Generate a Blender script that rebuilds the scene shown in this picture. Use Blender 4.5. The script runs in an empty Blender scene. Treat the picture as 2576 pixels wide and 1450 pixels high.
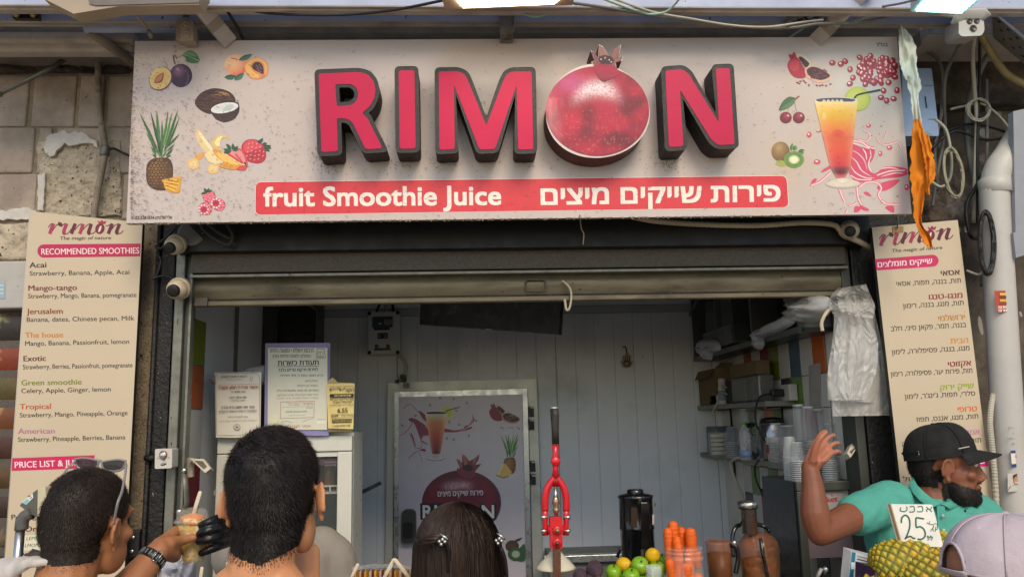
import bpy, bmesh, math, random
import numpy as np
from mathutils import Vector, Matrix, Quaternion, geometry, noise
random.seed(11)
SC = bpy.context.scene
COL = SC.collection
RAD = math.radians
# ------------------------------------------------------------------ camera
F_PX, W_PX, H_PX = 1980.0, 2575.0, 1450.0          # focal length and frame, in picture units
CAM = Vector((0, 0, 1.75))
YAW, PITCH, ROLL = RAD(3.0), RAD(9.57), RAD(1.35)
fwd = Vector((math.sin(YAW)*math.cos(PITCH), math.cos(YAW)*math.cos(PITCH), math.sin(PITCH)))
r0 = Vector((math.cos(YAW), -math.sin(YAW), 0)); u0 = r0.cross(fwd)
RT = r0*math.cos(ROLL) - u0*math.sin(ROLL); UP = u0*math.cos(ROLL) + r0*math.sin(ROLL)
cd = bpy.data.cameras.new("Camera"); cam = bpy.data.objects.new("Camera", cd); COL.objects.link(cam)
cam.matrix_world = Matrix(((RT.x, UP.x, -fwd.x, CAM.x), (RT.y, UP.y, -fwd.y, CAM.y), (RT.z, UP.z, -fwd.z, CAM.z), (0, 0, 0, 1)))
cd.sensor_width = 36; cd.lens = 36*F_PX/W_PX; cd.clip_end = 500; cd.clip_start = 0.05
SC.camera = cam
# ------------------------------------------------------------------ daylight
SUN_EL, SUN_AZ = RAD(40), RAD(15)                  # azimuth from straight behind the camera, to the left
wd = bpy.data.worlds.new("World"); SC.world = wd; wd.use_nodes = True
nt = wd.node_tree; nt.nodes.clear()
sky = nt.nodes.new('ShaderNodeTexSky'); sky.sky_type = 'NISHITA'; sky.sun_disc = False
sky.sun_elevation = SUN_EL; sky.sun_rotation = math.pi + SUN_AZ
bgn = nt.nodes.new('ShaderNodeBackground'); bgn.inputs[1].default_value = 0.14
outn = nt.nodes.new('ShaderNodeOutputWorld')
nt.links.new(sky.outputs[0], bgn.inputs[0]); nt.links.new(bgn.outputs[0], outn.inputs[0])
sd = bpy.data.lights.new("Sun", 'SUN'); sd.energy = 1.9; sd.angle = RAD(26); sd.color = (1.0, 0.83, 0.63)
sun = bpy.data.objects.new("Sun", sd); COL.objects.link(sun)
sdir = Vector((math.sin(SUN_AZ)*math.cos(SUN_EL), -math.cos(SUN_AZ)*math.cos(SUN_EL), math.sin(SUN_EL)))
sun.rotation_euler = sdir.to_track_quat('Z', 'Y').to_euler()
sun.location = sdir*20
SC.view_settings.view_transform = 'Standard'; SC.view_settings.look = 'None'
SC.view_settings.exposure = 0.36; SC.view_settings.gamma = 1.0
SC.cycles.max_bounces = 8; SC.cycles.transparent_max_bounces = 12; SC.cycles.caustics_reflective = False; SC.cycles.caustics_refractive = False
SC.cycles.sample_clamp_indirect = 6
# ------------------------------------------------------------------ helpers
def ray(u, v): return fwd + RT*((u-W_PX/2)/F_PX) + UP*((H_PX/2-v)/F_PX)
def P(u, v, y):                                     # the point of the plane Y = y seen at picture position u, v
    d = ray(u, v); return CAM + d*(y/d.y)
def PX(u, v, x):
    d = ray(u, v); return CAM + d*(x/d.x)
def PZ(u, v, z):
    d = ray(u, v); return CAM + d*((z-CAM.z)/d.z)
def px(y): return y/F_PX                            # metres per picture unit at depth y
def lin(c): return tuple((x/12.92 if x <= .04045 else ((x+.055)/1.055)**2.4) for x in c[:3])
def H(h): h = h.lstrip('#'); h = h if len(h) == 6 else '000000'; return lin([int(h[i:i+2], 16)/255 for i in (0, 2, 4)])
def zr(ox, oy, s, pts): return [((ox+x/s)*.67057, (oy+y/s)*.67057) for x, y in pts]
def mixc(a, b, t): return tuple(a[i]+(b[i]-a[i])*t for i in range(3))
def n3(x, y, z, s=1): return noise.noise(Vector((x*s, y*s, z*s)))

MATS = {}
def mat(name, col=(.5, .5, .5), rough=.5, metal=0, var=.12, vs=14, bump=0, bs=60, spots=None, alpha=1, trans=0, emit=None, vcol=False, spec=.5, sss=0, ior=1.45, coat=0, stretch=None, var2=None, rvar=.12, aniso=0):
    if name in MATS: return MATS[name]
    if isinstance(col, str): col = H(col)
    m = bpy.data.materials.new(name); m.use_nodes = True; MATS[name] = m
    N = m.node_tree.nodes; L = m.node_tree.links; b = N['Principled BSDF']
    b.inputs['Roughness'].default_value = rough; b.inputs['Metallic'].default_value = metal
    b.inputs['Specular IOR Level'].default_value = spec; b.inputs['IOR'].default_value = ior
    if trans: b.inputs['Transmission Weight'].default_value = trans
    if alpha < 1: b.inputs['Alpha'].default_value = alpha
    if sss:
        b.inputs['Subsurface Weight'].default_value = sss; b.inputs['Subsurface Radius'].default_value = (.012, .005, .003); b.inputs['Subsurface Scale'].default_value = .5
    if coat: b.inputs['Coat Weight'].default_value = coat; b.inputs['Coat Roughness'].default_value = .15
    tc = N.new('ShaderNodeTexCoord'); vec = tc.outputs['Object']
    if stretch:
        mp = N.new('ShaderNodeMapping'); mp.inputs['Scale'].default_value = stretch; L.new(vec, mp.inputs[0]); vec = mp.outputs[0]
    def rgb(c): n = N.new('ShaderNodeRGB'); n.outputs[0].default_value = (*c, 1); return n.outputs[0]
    def noi(s, d=5, r=.6):
        n = N.new('ShaderNodeTexNoise'); n.inputs['Scale'].default_value = s; n.inputs['Detail'].default_value = d; n.inputs['Roughness'].default_value = r; L.new(vec, n.inputs['Vector']); return n.outputs['Fac']
    def ramp(src, a, c):
        n = N.new('ShaderNodeMapRange'); n.inputs[1].default_value = a; n.inputs[2].default_value = c; L.new(src, n.inputs[0]); return n.outputs[0]
    def mx(fac, a, c, mode='MIX'):
        n = N.new('ShaderNodeMix'); n.data_type = 'RGBA'; n.blend_type = mode
        if isinstance(fac, float): n.inputs[0].default_value = fac
        else: L.new(fac, n.inputs[0])
        L.new(a, n.inputs[6]); L.new(c, n.inputs[7]); return n.outputs[2]
    if vcol:
        at = N.new('ShaderNodeAttribute'); at.attribute_name = 'Col'; c = at.outputs['Color']
        if var: c = mx(ramp(noi(vs), .3, .7), mx(1.0, c, rgb((1-var,)*3), 'MULTIPLY'), mx(1.0, c, rgb((1+var,)*3), 'MULTIPLY'))
    else:
        dk = tuple(x*(1-var) for x in col); lt = tuple(min(1, x*(1+var)) for x in col)
        c = mx(ramp(noi(vs), .3, .7), rgb(dk), rgb(lt)) if var else rgb(col)
    if var2:                                        # larger stains: (colour, scale, low, high)
        c2 = H(var2[0]) if isinstance(var2[0], str) else var2[0]
        c = mx(ramp(noi(var2[1], 6, .65), var2[2], var2[3]), c, rgb(c2))
    if spots:                                       # list of (colour, scale, threshold, stretch)
        for sc_, ss, th, st in spots:
            mp = N.new('ShaderNodeMapping'); mp.inputs['Scale'].default_value = st; L.new(tc.outputs['Object'], mp.inputs[0])
            wn = N.new('ShaderNodeTexNoise'); wn.inputs['Scale'].default_value = ss*.4; L.new(mp.outputs[0], wn.inputs[0])
            ad = N.new('ShaderNodeMix'); ad.data_type = 'RGBA'; ad.inputs[0].default_value = .08; L.new(mp.outputs[0], ad.inputs[6]); L.new(wn.outputs['Color'], ad.inputs[7])
            vo = N.new('ShaderNodeTexVoronoi'); vo.inputs['Scale'].default_value = ss; L.new(ad.outputs[2], vo.inputs['Vector'])
            # only some cells carry a speck
            sep = N.new('ShaderNodeSeparateColor'); L.new(vo.outputs['Color'], sep.inputs[0])
            mt = N.new('ShaderNodeMath'); mt.operation = 'MULTIPLY'; L.new(sep.outputs[0], mt.inputs[0]); mt.inputs[1].default_value = th
            lt_ = N.new('ShaderNodeMath'); lt_.operation = 'LESS_THAN'; L.new(vo.outputs['Distance'], lt_.inputs[0]); L.new(mt.outputs[0], lt_.inputs[1])
            c = mx(lt_.outputs[0], c, rgb(H(sc_) if isinstance(sc_, str) else sc_))
    L.new(c, b.inputs['Base Color'])
    if rvar:
        rr = N.new('ShaderNodeMapRange'); rr.inputs[1].default_value = .3; rr.inputs[2].default_value = .7; rr.inputs[3].default_value = max(.02, rough-rvar); rr.inputs[4].default_value = min(1, rough+rvar); L.new(noi(vs*1.7), rr.inputs[0]); L.new(rr.outputs[0], b.inputs['Roughness'])
    if bump:
        bn = N.new('ShaderNodeBump'); bn.inputs['Strength'].default_value = bump; bn.inputs['Distance'].default_value = .01; L.new(noi(bs, 6, .65), bn.inputs['Height']); L.new(bn.outputs[0], b.inputs['Normal'])
    if emit:
        b.inputs['Emission Color'].default_value = (*emit[0], 1); b.inputs['Emission Strength'].default_value = emit[1]
    return m

class MB:                                           # collects shapes, then links them as one mesh
    def __init__(s): s.v = []; s.f = []; s.mi = []; s.sm = []; s.ms = []; s.c = []; s.usec = False
    def _m(s, m):
        if m not in s.ms: s.ms.append(m)
        return s.ms.index(m)
    def add(s, vs, fs, m, smooth=False, cols=None):
        o = len(s.v); s.v += [tuple(x) for x in vs]; k = s._m(m)
        if cols is None: s.c += [(1, 1, 1)]*len(vs)
        else: s.c += (list(cols) if isinstance(cols[0], (tuple, list)) else [tuple(cols)]*len(vs)); s.usec = True
        for f in fs: s.f.append([i+o for i in f]); s.mi.append(k); s.sm.append(smooth)
    def hexa(s, p, m, cols=None):                   # 8 corners: front quad (4), back quad (4)
        s.add(p, [(0, 1, 2, 3), (7, 6, 5, 4), (0, 4, 5, 1), (1, 5, 6, 2), (2, 6, 7, 3), (3, 7, 4, 0)], m, False, cols)
    def box(s, a, b, m, cols=None):
        x0, y0, z0 = a; x1, y1, z1 = b
        s.hexa([(x0, y0, z0), (x1, y0, z0), (x1, y0, z1), (x0, y0, z1), (x0, y1, z0), (x1, y1, z0), (x1, y1, z1), (x0, y1, z1)], m, cols)
    def bbox(s, a, b, m, r=.004, cols=None):        # box with bevelled edges
        bm = bmesh.new(); bmesh.ops.create_cube(bm, size=1)
        for v in bm.verts: v.co = Vector([a[i]+(b[i]-a[i])*(v.co[i]+.5) for i in range(3)])
        bmesh.ops.bevel(bm, geom=bm.edges[:], offset=r, segments=2, affect='EDGES', profile=.5)
        bm.verts.index_update(); s.add([v.co[:] for v in bm.verts], [[v.index for v in f.verts] for f in bm.faces], m, False, cols); bm.free()
    def obox(s, c, ax, ay, az, m, r=0):             # oriented box: centre and three half-axis vectors
        c = Vector(c); pts = [c+ax*i+ay*j+az*k for j in (-1, 1) for (i, k) in ((-1, -1), (1, -1), (1, 1), (-1, 1))]
        s.hexa(pts, m)
    def panel(s, q, y, t, m):                       # quad given in the picture, lying on the plane Y=y, thickness t backwards
        f = [P(u, v, y) for u, v in q]; s.hexa(f + [p+Vector((0, t, 0)) for p in f], m)
    def prism(s, outer, d, m, holes=(), mside=None, front=True, back=True, cols=None):
        loops = [[Vector(p) for p in outer]] + [[Vector(p) for p in h] for h in holes]
        flat = [p for l in loops for p in l]; tri = geometry.tessellate_polygon(loops)
        d = Vector(d); n = len(flat)
        if front: s.add(flat, [tuple(t) for t in tri], m, False, cols)
        if back: s.add([p+d for p in flat], [tuple(t) for t in tri], mside or m, False, cols)
        for l in loops:
            k = len(l); s.add(l+[p+d for p in l], [(i, (i+1) % k, k+(i+1) % k, k+i) for i in range(k)], mside or m, False, cols)
    def tube(s, pts, r, m, seg=8, caps=True, smooth=True, cols=None, up=None):
        pts = [Vector(p) for p in pts]; n = len(pts); rs = r if isinstance(r, (list, tuple)) else [r]*n
        t0 = (pts[1]-pts[0]).normalized(); a = t0.orthogonal().normalized() if up is None else (Vector(up)-t0*t0.dot(Vector(up))).normalized()
        vs = []; tp = t0
        for i, p in enumerate(pts):
            t = (pts[min(i+1, n-1)]-pts[max(i-1, 0)]); t = t.normalized() if t.length > 1e-9 else tp
            q = tp.rotation_difference(t); a = (q @ a); a = (a-t*a.dot(t)).normalized(); b = t.cross(a); tp = t
            ra, rb = rs[i] if isinstance(rs[i], (tuple, list)) else (rs[i], rs[i])
            vs += [p+a*math.cos(2*math.pi*k/seg)*ra+b*math.sin(2*math.pi*k/seg)*rb for k in range(seg)]
        fs = [(i*seg+k, i*seg+(k+1) % seg, (i+1)*seg+(k+1) % seg, (i+1)*seg+k) for i in range(n-1) for k in range(seg)]
        if caps: fs += [tuple(range(seg))[::-1], tuple(range((n-1)*seg, n*seg))]
        s.add(vs, fs, m, smooth, cols)
    def lathe(s, prof, o, m, seg=20, ax=(0, 0, 1), smooth=True, cols=None, sq=None):
        o = Vector(o); ax = Vector(ax).normalized(); a = ax.orthogonal().normalized(); b = ax.cross(a); vs = []
        if abs(ax.z) > .99: a = Vector((1, 0, 0)); b = Vector((0, 1, 0))*(1 if ax.z > 0 else -1)
        cc = []
        for i, (r, z) in enumerate(prof):
            for k in range(seg):
                t = 2*math.pi*k/seg; vs.append(o+ax*z+(a*math.cos(t)+b*math.sin(t))*r)
                if cols and isinstance(cols[0], (tuple, list)): cc.append(cols[i])
        n = len(prof)
        fs = [(i*seg+k, i*seg+(k+1) % seg, (i+1)*seg+(k+1) % seg, (i+1)*seg+k) for i in range(n-1) for k in range(seg)]
        if prof[0][0] > 1e-5: fs.append(tuple(range(seg))[::-1])
        if prof[-1][0] > 1e-5: fs.append(tuple(range((n-1)*seg, n*seg)))
        s.add(vs, fs, m, smooth, cc or cols)
    def ell(s, c, r, m, rot=None, seg=20, rings=12, cols=None, fn=None):
        c = Vector(c); r = r if isinstance(r, (tuple, list)) else (r, r, r); vs = []; cc = []
        R = rot or Matrix.Identity(3)
        for i in range(rings+1):
            th = math.pi*i/rings
            for k in range(seg):
                t = 2*math.pi*k/seg; d = Vector((math.sin(th)*math.cos(t), math.sin(th)*math.sin(t), math.cos(th)))
                q = Vector((d.x*r[0], d.y*r[1], d.z*r[2]))
                if fn: q = fn(q, d)
                vs.append(c+R @ q)
        fs = [(i*seg+k, (i+1)*seg+k, (i+1)*seg+(k+1) % seg, i*seg+(k+1) % seg) for i in range(rings) for k in range(seg)]
        s.add(vs, fs, m, True, cols)
    def grid(s, fn, nu, nv, m, smooth=True, colfn=None):
        vs = [fn(i/nu, j/nv) for j in range(nv+1) for i in range(nu+1)]
        cols = [colfn(i/nu, j/nv) for j in range(nv+1) for i in range(nu+1)] if colfn else None
        s.add(vs, [(j*(nu+1)+i, j*(nu+1)+i+1, (j+1)*(nu+1)+i+1, (j+1)*(nu+1)+i) for j in range(nv) for i in range(nu)], m, smooth, cols)
    def mesh(s, name, off=Vector((0, 0, 0))):
        me = bpy.data.meshes.new(name); ox, oy, oz = off
        me.from_pydata([(x-ox, y-oy, z-oz) for x, y, z in s.v], [], s.f)
        for m in s.ms: me.materials.append(m)
        me.polygons.foreach_set('material_index', s.mi); me.polygons.foreach_set('use_smooth', s.sm)
        if s.usec:
            at = me.attributes.new('Col', 'FLOAT_COLOR', 'POINT'); at.data.foreach_set('color', [x for c in s.c for x in (*c, 1.0)])
        me.validate(); me.update(); return me

ROOT = {}
def tag(o, label, cat, group=None, kind=None):
    if label: o['label'] = label
    if cat: o['category'] = cat
    if group: o['group'] = group
    if kind: o['kind'] = kind
    return o
def T(name, label, cat, loc, group=None):           # a thing made of parts: an Empty at its base
    o = bpy.data.objects.new(name, None); COL.objects.link(o); o.location = loc; o.empty_display_size = .05
    ROOT[o.name] = Vector(loc); return tag(o, label, cat, group)
def part(name, mb, parent, label=None):
    off = ROOT[parent.name]; me = mb.mesh(name, off) if isinstance(mb, MB) else mb
    o = bpy.data.objects.new(name, me); COL.objects.link(o); o.parent = parent; ROOT[o.name] = off
    if label: o['label'] = label
    return o
def S(name, mb, label, cat, group=None, kind=None):  # a thing that is one mesh
    a = np.array(mb.v); lo, hi = a.min(0), a.max(0); off = Vector(((lo[0]+hi[0])/2, (lo[1]+hi[1])/2, lo[2]))
    o = bpy.data.objects.new(name, mb.mesh(name, off)); COL.objects.link(o); o.location = off; ROOT[o.name] = off
    return tag(o, label, cat, group, kind)
def dup(o, loc, rz=0, label=None, scale=None):
    r = o.copy(); COL.objects.link(r); r.location = loc
    if rz: r.rotation_euler.z = rz
    if scale: r.scale = (scale,)*3
    if label: r['label'] = label
    for ch in list(o.children):
        c = ch.copy(); COL.objects.link(c); c.parent = r
        for g in list(ch.children):
            d = g.copy(); COL.objects.link(d); d.parent = c
    return r
def cr(pts, n=8):                                   # Catmull-Rom through points
    pts = [Vector(p) for p in pts]; out = []
    for i in range(len(pts)-1):
        a, b, c, d = pts[max(i-1, 0)], pts[i], pts[i+1], pts[min(i+2, len(pts)-1)]
        for k in range(n):
            t = k/n; out.append(.5*((2*b)+(c-a)*t+(2*a-5*b+4*c-d)*t*t+(3*b-a-3*c+d)*t**3))
    return out+[pts[-1]]
def remesh(mb, name, voxel, smooth=6, off=Vector((0, 0, 0)), mats=None):   # fuse overlapping shapes into one continuous skin
    me = mb.mesh(name, off); o = bpy.data.objects.new(name, me); COL.objects.link(o)
    r = o.modifiers.new('r', 'REMESH'); r.mode = 'VOXEL'; r.voxel_size = voxel; r.use_smooth_shade = True
    if smooth: q = o.modifiers.new('s', 'SMOOTH'); q.factor = .5; q.iterations = smooth
    dg = bpy.context.evaluated_depsgraph_get(); nm = bpy.data.meshes.new_from_object(o.evaluated_get(dg)); nm.name = name
    bpy.data.objects.remove(o); bpy.data.meshes.remove(me)
    nm.materials.clear()
    for m in (mats or mb.ms[:1]): nm.materials.append(m)
    nm.polygons.foreach_set('material_index', [0]*len(nm.polygons)); nm.polygons.foreach_set('use_smooth', [True]*len(nm.polygons))
    return nm
def setcol(me, fn):                                 # per-vertex colour of a finished mesh
    at = me.attributes.new('Col', 'FLOAT_COLOR', 'POINT')
    at.data.foreach_set('color', [x for v in me.vertices for x in (*fn(v.co, v.normal), 1.0)])

# ---- printed graphics: flat shapes drawn on a surface; pl(u, v, k) maps a picture position to layer k of that surface
_TX = {}
def text_mesh(s, res=3):                            # outlines of a line of text, each contour filled on its own: x, y, layer
    if s in _TX: return _TX[s]
    cu = bpy.data.curves.new('t', 'FONT'); cu.body = s; cu.resolution_u = res
    o = bpy.data.objects.new('t', cu); COL.objects.link(o); dg = bpy.context.evaluated_depsgraph_get()
    cv = o.evaluated_get(dg).to_curve(dg); loops = []
    for sp in cv.splines:
        bp = sp.bezier_points; pts = []
        for i in range(len(bp)):
            p, q = bp[i], bp[(i+1) % len(bp)]; seg = geometry.interpolate_bezier(p.co, p.handle_right, q.handle_left, q.co, res+1) if (p.handle_right-p.co).length+(q.handle_left-q.co).length > 1e-4 and abs((p.handle_right-p.co).cross(q.co-p.co).z)+abs((q.handle_left-q.co).cross(p.co-q.co).z) > 1e-6 else [p.co]
            pts += [(v[0], v[1]) for v in (seg[:-1] if len(seg) > 1 else seg)]
        if len(pts) > 2: loops.append(pts)
    bpy.data.objects.remove(o); bpy.data.curves.remove(cu)
    ar = lambda l: sum(l[i-1][0]*l[i][1]-l[i][0]*l[i-1][1] for i in range(len(l)))
    def inside(p, l):
        c = False
        for i in range(len(l)):
            (x0, y0), (x1, y1) = l[i-1], l[i]
            if (y0 > p[1]) != (y1 > p[1]) and p[0] < (x1-x0)*(p[1]-y0)/(y1-y0)+x0: c = not c
        return c
    holes = [l for l in loops if any(m is not l and ar(m)*ar(l) < 0 and abs(ar(m)) > abs(ar(l)) and inside(l[0], m) for m in loops)]; outs = [l for l in loops if not any(l is h for h in holes)]; vs = []; fs = []
    for k, l in enumerate(outs):
        hs = [h for h in holes if inside(h[0], l)]; ls = [[Vector((x, y, 0)) for x, y in q] for q in [l]+hs]; base = len(vs)
        vs += [(x, y, (k % 7)*.12) for q in [l]+hs for x, y in q]; fs += [tuple(i+base for i in t) for t in geometry.tessellate_polygon(ls)]
    _TX[s] = (vs, fs); return vs, fs
def heb(s):                                         # right-to-left line, numbers kept left-to-right
    out = []; num = ''
    for ch in s:
        if ch.isdigit() or (num and ch in '.:/-'): num += ch
        else:
            if num: out.append(num); num = ''
            out.append({'(': ')', ')': '('}.get(ch, ch))
    if num: out.append(num)
    return ''.join(reversed(out))
class Gfx:
    def __init__(s, mb, pl, m): s.mb = mb; s.pl = pl; s.m = m; s.n = 0
    def _z(s, k): s.n += 1; return k + (s.n % 90)*.009
    def poly(s, pts, col, k=1, holes=(), fn=None):
        z = s._z(k); loops = [[Vector((u, v, 0)) for u, v in l] for l in [pts]+list(holes)]
        tri = geometry.tessellate_polygon(loops); flat = [p for l in loops for p in l]
        cols = [fn(p.x, p.y) for p in flat] if fn else (H(col) if isinstance(col, str) else col)
        s.mb.add([s.pl(p.x, p.y, z) for p in flat], [tuple(t) for t in tri], s.m, False, cols)
    def blob(s, pts, col, k=1, n=6, fn=None):       # closed smooth outline
        p = [Vector((*q, 0)) for q in pts]; c = cr([p[-1]]+p+[p[0], p[1]], n)[n:-n]
        s.poly([(q.x, q.y) for q in c[:-1]], col, k, fn=fn)
    def ell(s, cu, cv, ru, rv, c0, c1=None, k=1, rot=0, seg=24, fn=None, rings=4):
        z = s._z(k); a = H(c0) if isinstance(c0, str) else c0; b = a if c1 is None else (H(c1) if isinstance(c1, str) else c1)
        cr_, sr = math.cos(rot), math.sin(rot); vs = []; cc = []
        R = rings if (c1 is not None or fn) else 1
        pts = [(0, 0)]+[(i/R, 2*math.pi*j/seg) for i in range(1, R+1) for j in range(seg)]
        for r, t in pts:
            x, y = ru*r*math.cos(t), rv*r*math.sin(t); u, v = cu+x*cr_-y*sr, cv+x*sr+y*cr_
            vs.append(s.pl(u, v, z)); cc.append(fn(r, t, u, v) if fn else mixc(a, b, r**1.6))
        fs = [(0, 1+j, 1+(j+1) % seg) for j in range(seg)]
        fs += [(1+(i-1)*seg+j, 1+i*seg+j, 1+i*seg+(j+1) % seg, 1+(i-1)*seg+(j+1) % seg) for i in range(1, R) for j in range(seg)]
        s.mb.add(vs, fs, s.m, False, cc)
    def stroke(s, pts, w, col, k=1, smooth=5, nib=None):
        p = cr([(u, v, 0) for u, v in pts], smooth) if smooth and len(pts) > 2 else [Vector((u, v, 0)) for u, v in pts]
        z = s._z(k); n = len(p); vs = []
        for i, q in enumerate(p):
            if nib: d = Vector((math.cos(nib), math.sin(nib), 0))
            else:
                t = p[min(i+1, n-1)]-p[max(i-1, 0)]; d = Vector((-t.y, t.x, 0)).normalized() if t.length else Vector((1, 0, 0))
            ww = w(i/(n-1)) if callable(w) else w
            a, b = q+d*ww/2, q-d*ww/2; vs += [s.pl(a.x, a.y, z), s.pl(b.x, b.y, z)]
        s.mb.add(vs, [(2*i, 2*i+1, 2*i+3, 2*i+2) for i in range(n-1)], s.m, False, H(col) if isinstance(col, str) else col)
    def text(s, t, u0, v0, u1, v1, h, col, k=2, bold=0, shear=0, ref=None, fn=None, jig=0):
        hb = any('\u0590' < ch < '\u05ff' for ch in t); cp = [(0, 0)]
        if bold: cp = [(bold*i, bold*j) for i, j in (((-1, -1), (1, -1), (1, 1), (-1, 1), (0, 0)) if h > 20 else ((-1, 0), (1, 0)))]
        a, f = text_mesh(t); x0, x1 = min(p[0] for p in a), max(p[0] for p in a)
        ref = ref or (.60 if hb else .70); cols = H(col) if isinstance(col, str) else col
        for dx, dy in cp:
            z = s._z(k); vs = []; cc = []
            for x, y, lz in a:
                q = (x+dx-x0)/(x1-x0); yy = (y+dy)/ref*h; u = u0+(u1-u0)*q+shear*yy+(v1-v0)/(u1-u0)*yy; v = v0+(v1-v0)*q-yy
                vs.append(s.pl(u, v, z+lz*.05)); cc.append(fn(u, v) if fn else cols)
            s.mb.add(vs, f, s.m, False, cc)
def rounded(pts, r, n=5):
    out = []; N = len(pts)
    for i in range(N):
        p = Vector(pts[i]); a = Vector(pts[i-1])-p; b = Vector(pts[(i+1) % N])-p
        d = min(r, a.length*.45, b.length*.45); s = p+a.normalized()*d; e = p+b.normalized()*d
        for k in range(n+1):
            t = k/n; q = s*(1-t)**2+p*2*t*(1-t)+e*t*t; out.append((q.x, q.y))
    return out
def offset(pts, d):                                 # grow (or shrink) an outline, mitred
    N = len(pts); A = sum(pts[i-1][0]*pts[i][1]-pts[i][0]*pts[i-1][1] for i in range(N)); sg = 1 if A > 0 else -1; out = []
    for i in range(N):
        p = Vector(pts[i]); a = (p-Vector(pts[i-1])).normalized(); b = (Vector(pts[(i+1) % N])-p).normalized()
        na = Vector((a.y, -a.x))*sg; nb = Vector((b.y, -b.x))*sg; m = na+nb
        m = m.normalized() if m.length > 1e-6 else na; c = max(.5, m.dot(na)); out.append(tuple(p+m*(d/c)))
    return out
PRINT = mat('printed_ink', vcol=True, rough=.42, var=.04, vs=40, rvar=.05)
def YP(y, step=.00016):                              # a print surface on the plane Y = y
    return lambda u, v, k: P(u, v, y-k*step)
# ================================================================== setting
YF = 3.0
def X(u, v, y): return P(u, v, y).x
def Z(v, y, u=1290): return P(u, v, y).z
M_stone = mat('stone', 'a8998a', .9, var=.3, vs=5, bump=.6, bs=45, var2=('6b5a46', 2.6, .50, .75), spots=[('2a241d', 45, .12, (1, 1, 1))])
M_mortar = mat('mortar', '94866f', .95, var=.3, vs=18, bump=.8, bs=70)
M_rough = mat('rough_render', 'b5a892', .95, var=.25, vs=25, bump=1.0, bs=60, spots=[('2c2620', 70, .30, (1, 1, 1)), ('5a4f42', 38, .2, (1, 1, 1))])
M_white_plaster = mat('white_plaster', 'c4bfb6', .85, var=.15, bump=.5, bs=50, spots=[('4b4238', 50, .1, (1, 1, 1))])
M_grime = mat('grimy_rock', '51463a', .95, var=.5, vs=14, bump=1, bs=28, var2=('2b2520', 9, .45, .65))
M_galv = mat('galvanised', '77766b', .5, .55, var=.2, vs=22, spots=[('2b2924', 60, .16, (1, 1, .3))], bump=.12, bs=90)
M_galv2 = mat('galvanised_green', '4c4f47', .5, .5, var=.2, vs=10, stretch=(1, 1, .2))
M_tar = mat('tarred_steel', '1d1b18', .42, .2, var=.4, vs=30, bump=.6, bs=60, spots=[('b9b2a2', 75, .09, (1, 1, .5))])
M_black = mat('black_steel', '161615', .5, .1, var=.15, vs=9)
M_conc = mat('pitted_concrete', '8f8068', .95, var=.25, vs=30, bump=1, bs=90, spots=[('2e271e', 85, .33, (1, 1, 1)), ('c0b49c', 60, .15, (1, 1, 1))])
M_shut = mat('shutter_steel', '6f6650', .55, .35, var=.22, vs=7, stretch=(.5, 1, 2), var2=('3b3628', 6, .5, .8), spots=[('1f1b14', 40, .10, (.5, 1, 1)), ('a49c80', 85, .10, (1, 1, 1))], bump=.12, bs=120)
M_shut_d = mat('shutter_housing', '574f46', .62, .25, var=.22, vs=120, bump=.15, bs=160, spots=[('8c8474', 120, .10, (1, 1, 1))])
M_beam = mat('beam_paint', 'a3acc2', .5, var=.12, vs=6, var2=('a79c90', 7, .58, .85), spots=[('3b332b', 45, .13, (1, 1, 1))], bump=.1)
M_beam_d = mat('beam_underside', 'b0a69b', .7, var=.2, vs=5, var2=('85796c', 4, .5, .8), spots=[('2e2822', 60, .1, (1, 1, 1))])
M_beige = mat('beige_enamel', 'a2927c', .45, var=.1, vs=6)
M_cable_b = mat('black_cable', '1a1a1a', .5, var=.1); M_cable_g = mat('grey_cable', '6c6a64', .55, var=.15); M_cable_w = mat('pale_cable', 'b0ab98', .5, var=.12); M_cable_t = mat('teal_wire', '9fc3ae', .5, var=.1); M_cable_y = mat('ochre_cable', '86774c', .6, var=.2)
M_pvc = mat('white_pvc', 'b5b0a8', .42, var=.08, vs=4, var2=('8a7f74', 5, .6, .85))
M_steel = mat('bright_steel', 'b9b6ad', .25, .95, var=.08)
M_brass = mat('brass', 'a58a56', .35, .8)
M_pave = mat('paving', 'a39b8c', .85, var=.2, vs=2, bump=.3, bs=20)

g = MB(); g.grid(lambda a, b: Vector((-60+120*a, -60+120*b, 0)), 4, 4, M_pave, False)
S('ground', g, None, None, kind='structure')

# ---- stone wall to the left
wl = T('stone_wall', 'old stone block wall with peeled plaster left of the shop sign', 'wall', (-1.9, 3.1, 0))
m = MB(); xr = X(390, 700, 3.06)
m.box((-4, 3.064, 0), (xr, 3.4, 4.6), M_mortar); part('mortar_bed', m, wl)
m = MB()
def block(u0, v0, u1, v1, y=3.055, M=M_stone):
    a, b = P(u0, v1, y), P(u1, v0, y); j = [random.uniform(-.004, .004) for _ in range(4)]
    m.bbox((a.x, y+j[0], a.z), (b.x, 3.12, b.z), M, r=.007)
rows = [(188, 318.5, [(-260, -88), (-86, 74.5), (76, 193.5), (195, 264), (265.5, 345), (347, 460)]), (320, 435, [(-260, -68), (-66, 88), (90, 131), (133, 264), (266, 345)]),
        (436.5, 551, [(-260, -38), (-36, 92), (303, 345)]), (60, 184, [(-260, -60)])]
for v0, v1, us in rows:
    for u0_, u1_ in us: block(u0_, v0, u1_, v1)
part('block_course', m, wl)
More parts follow.
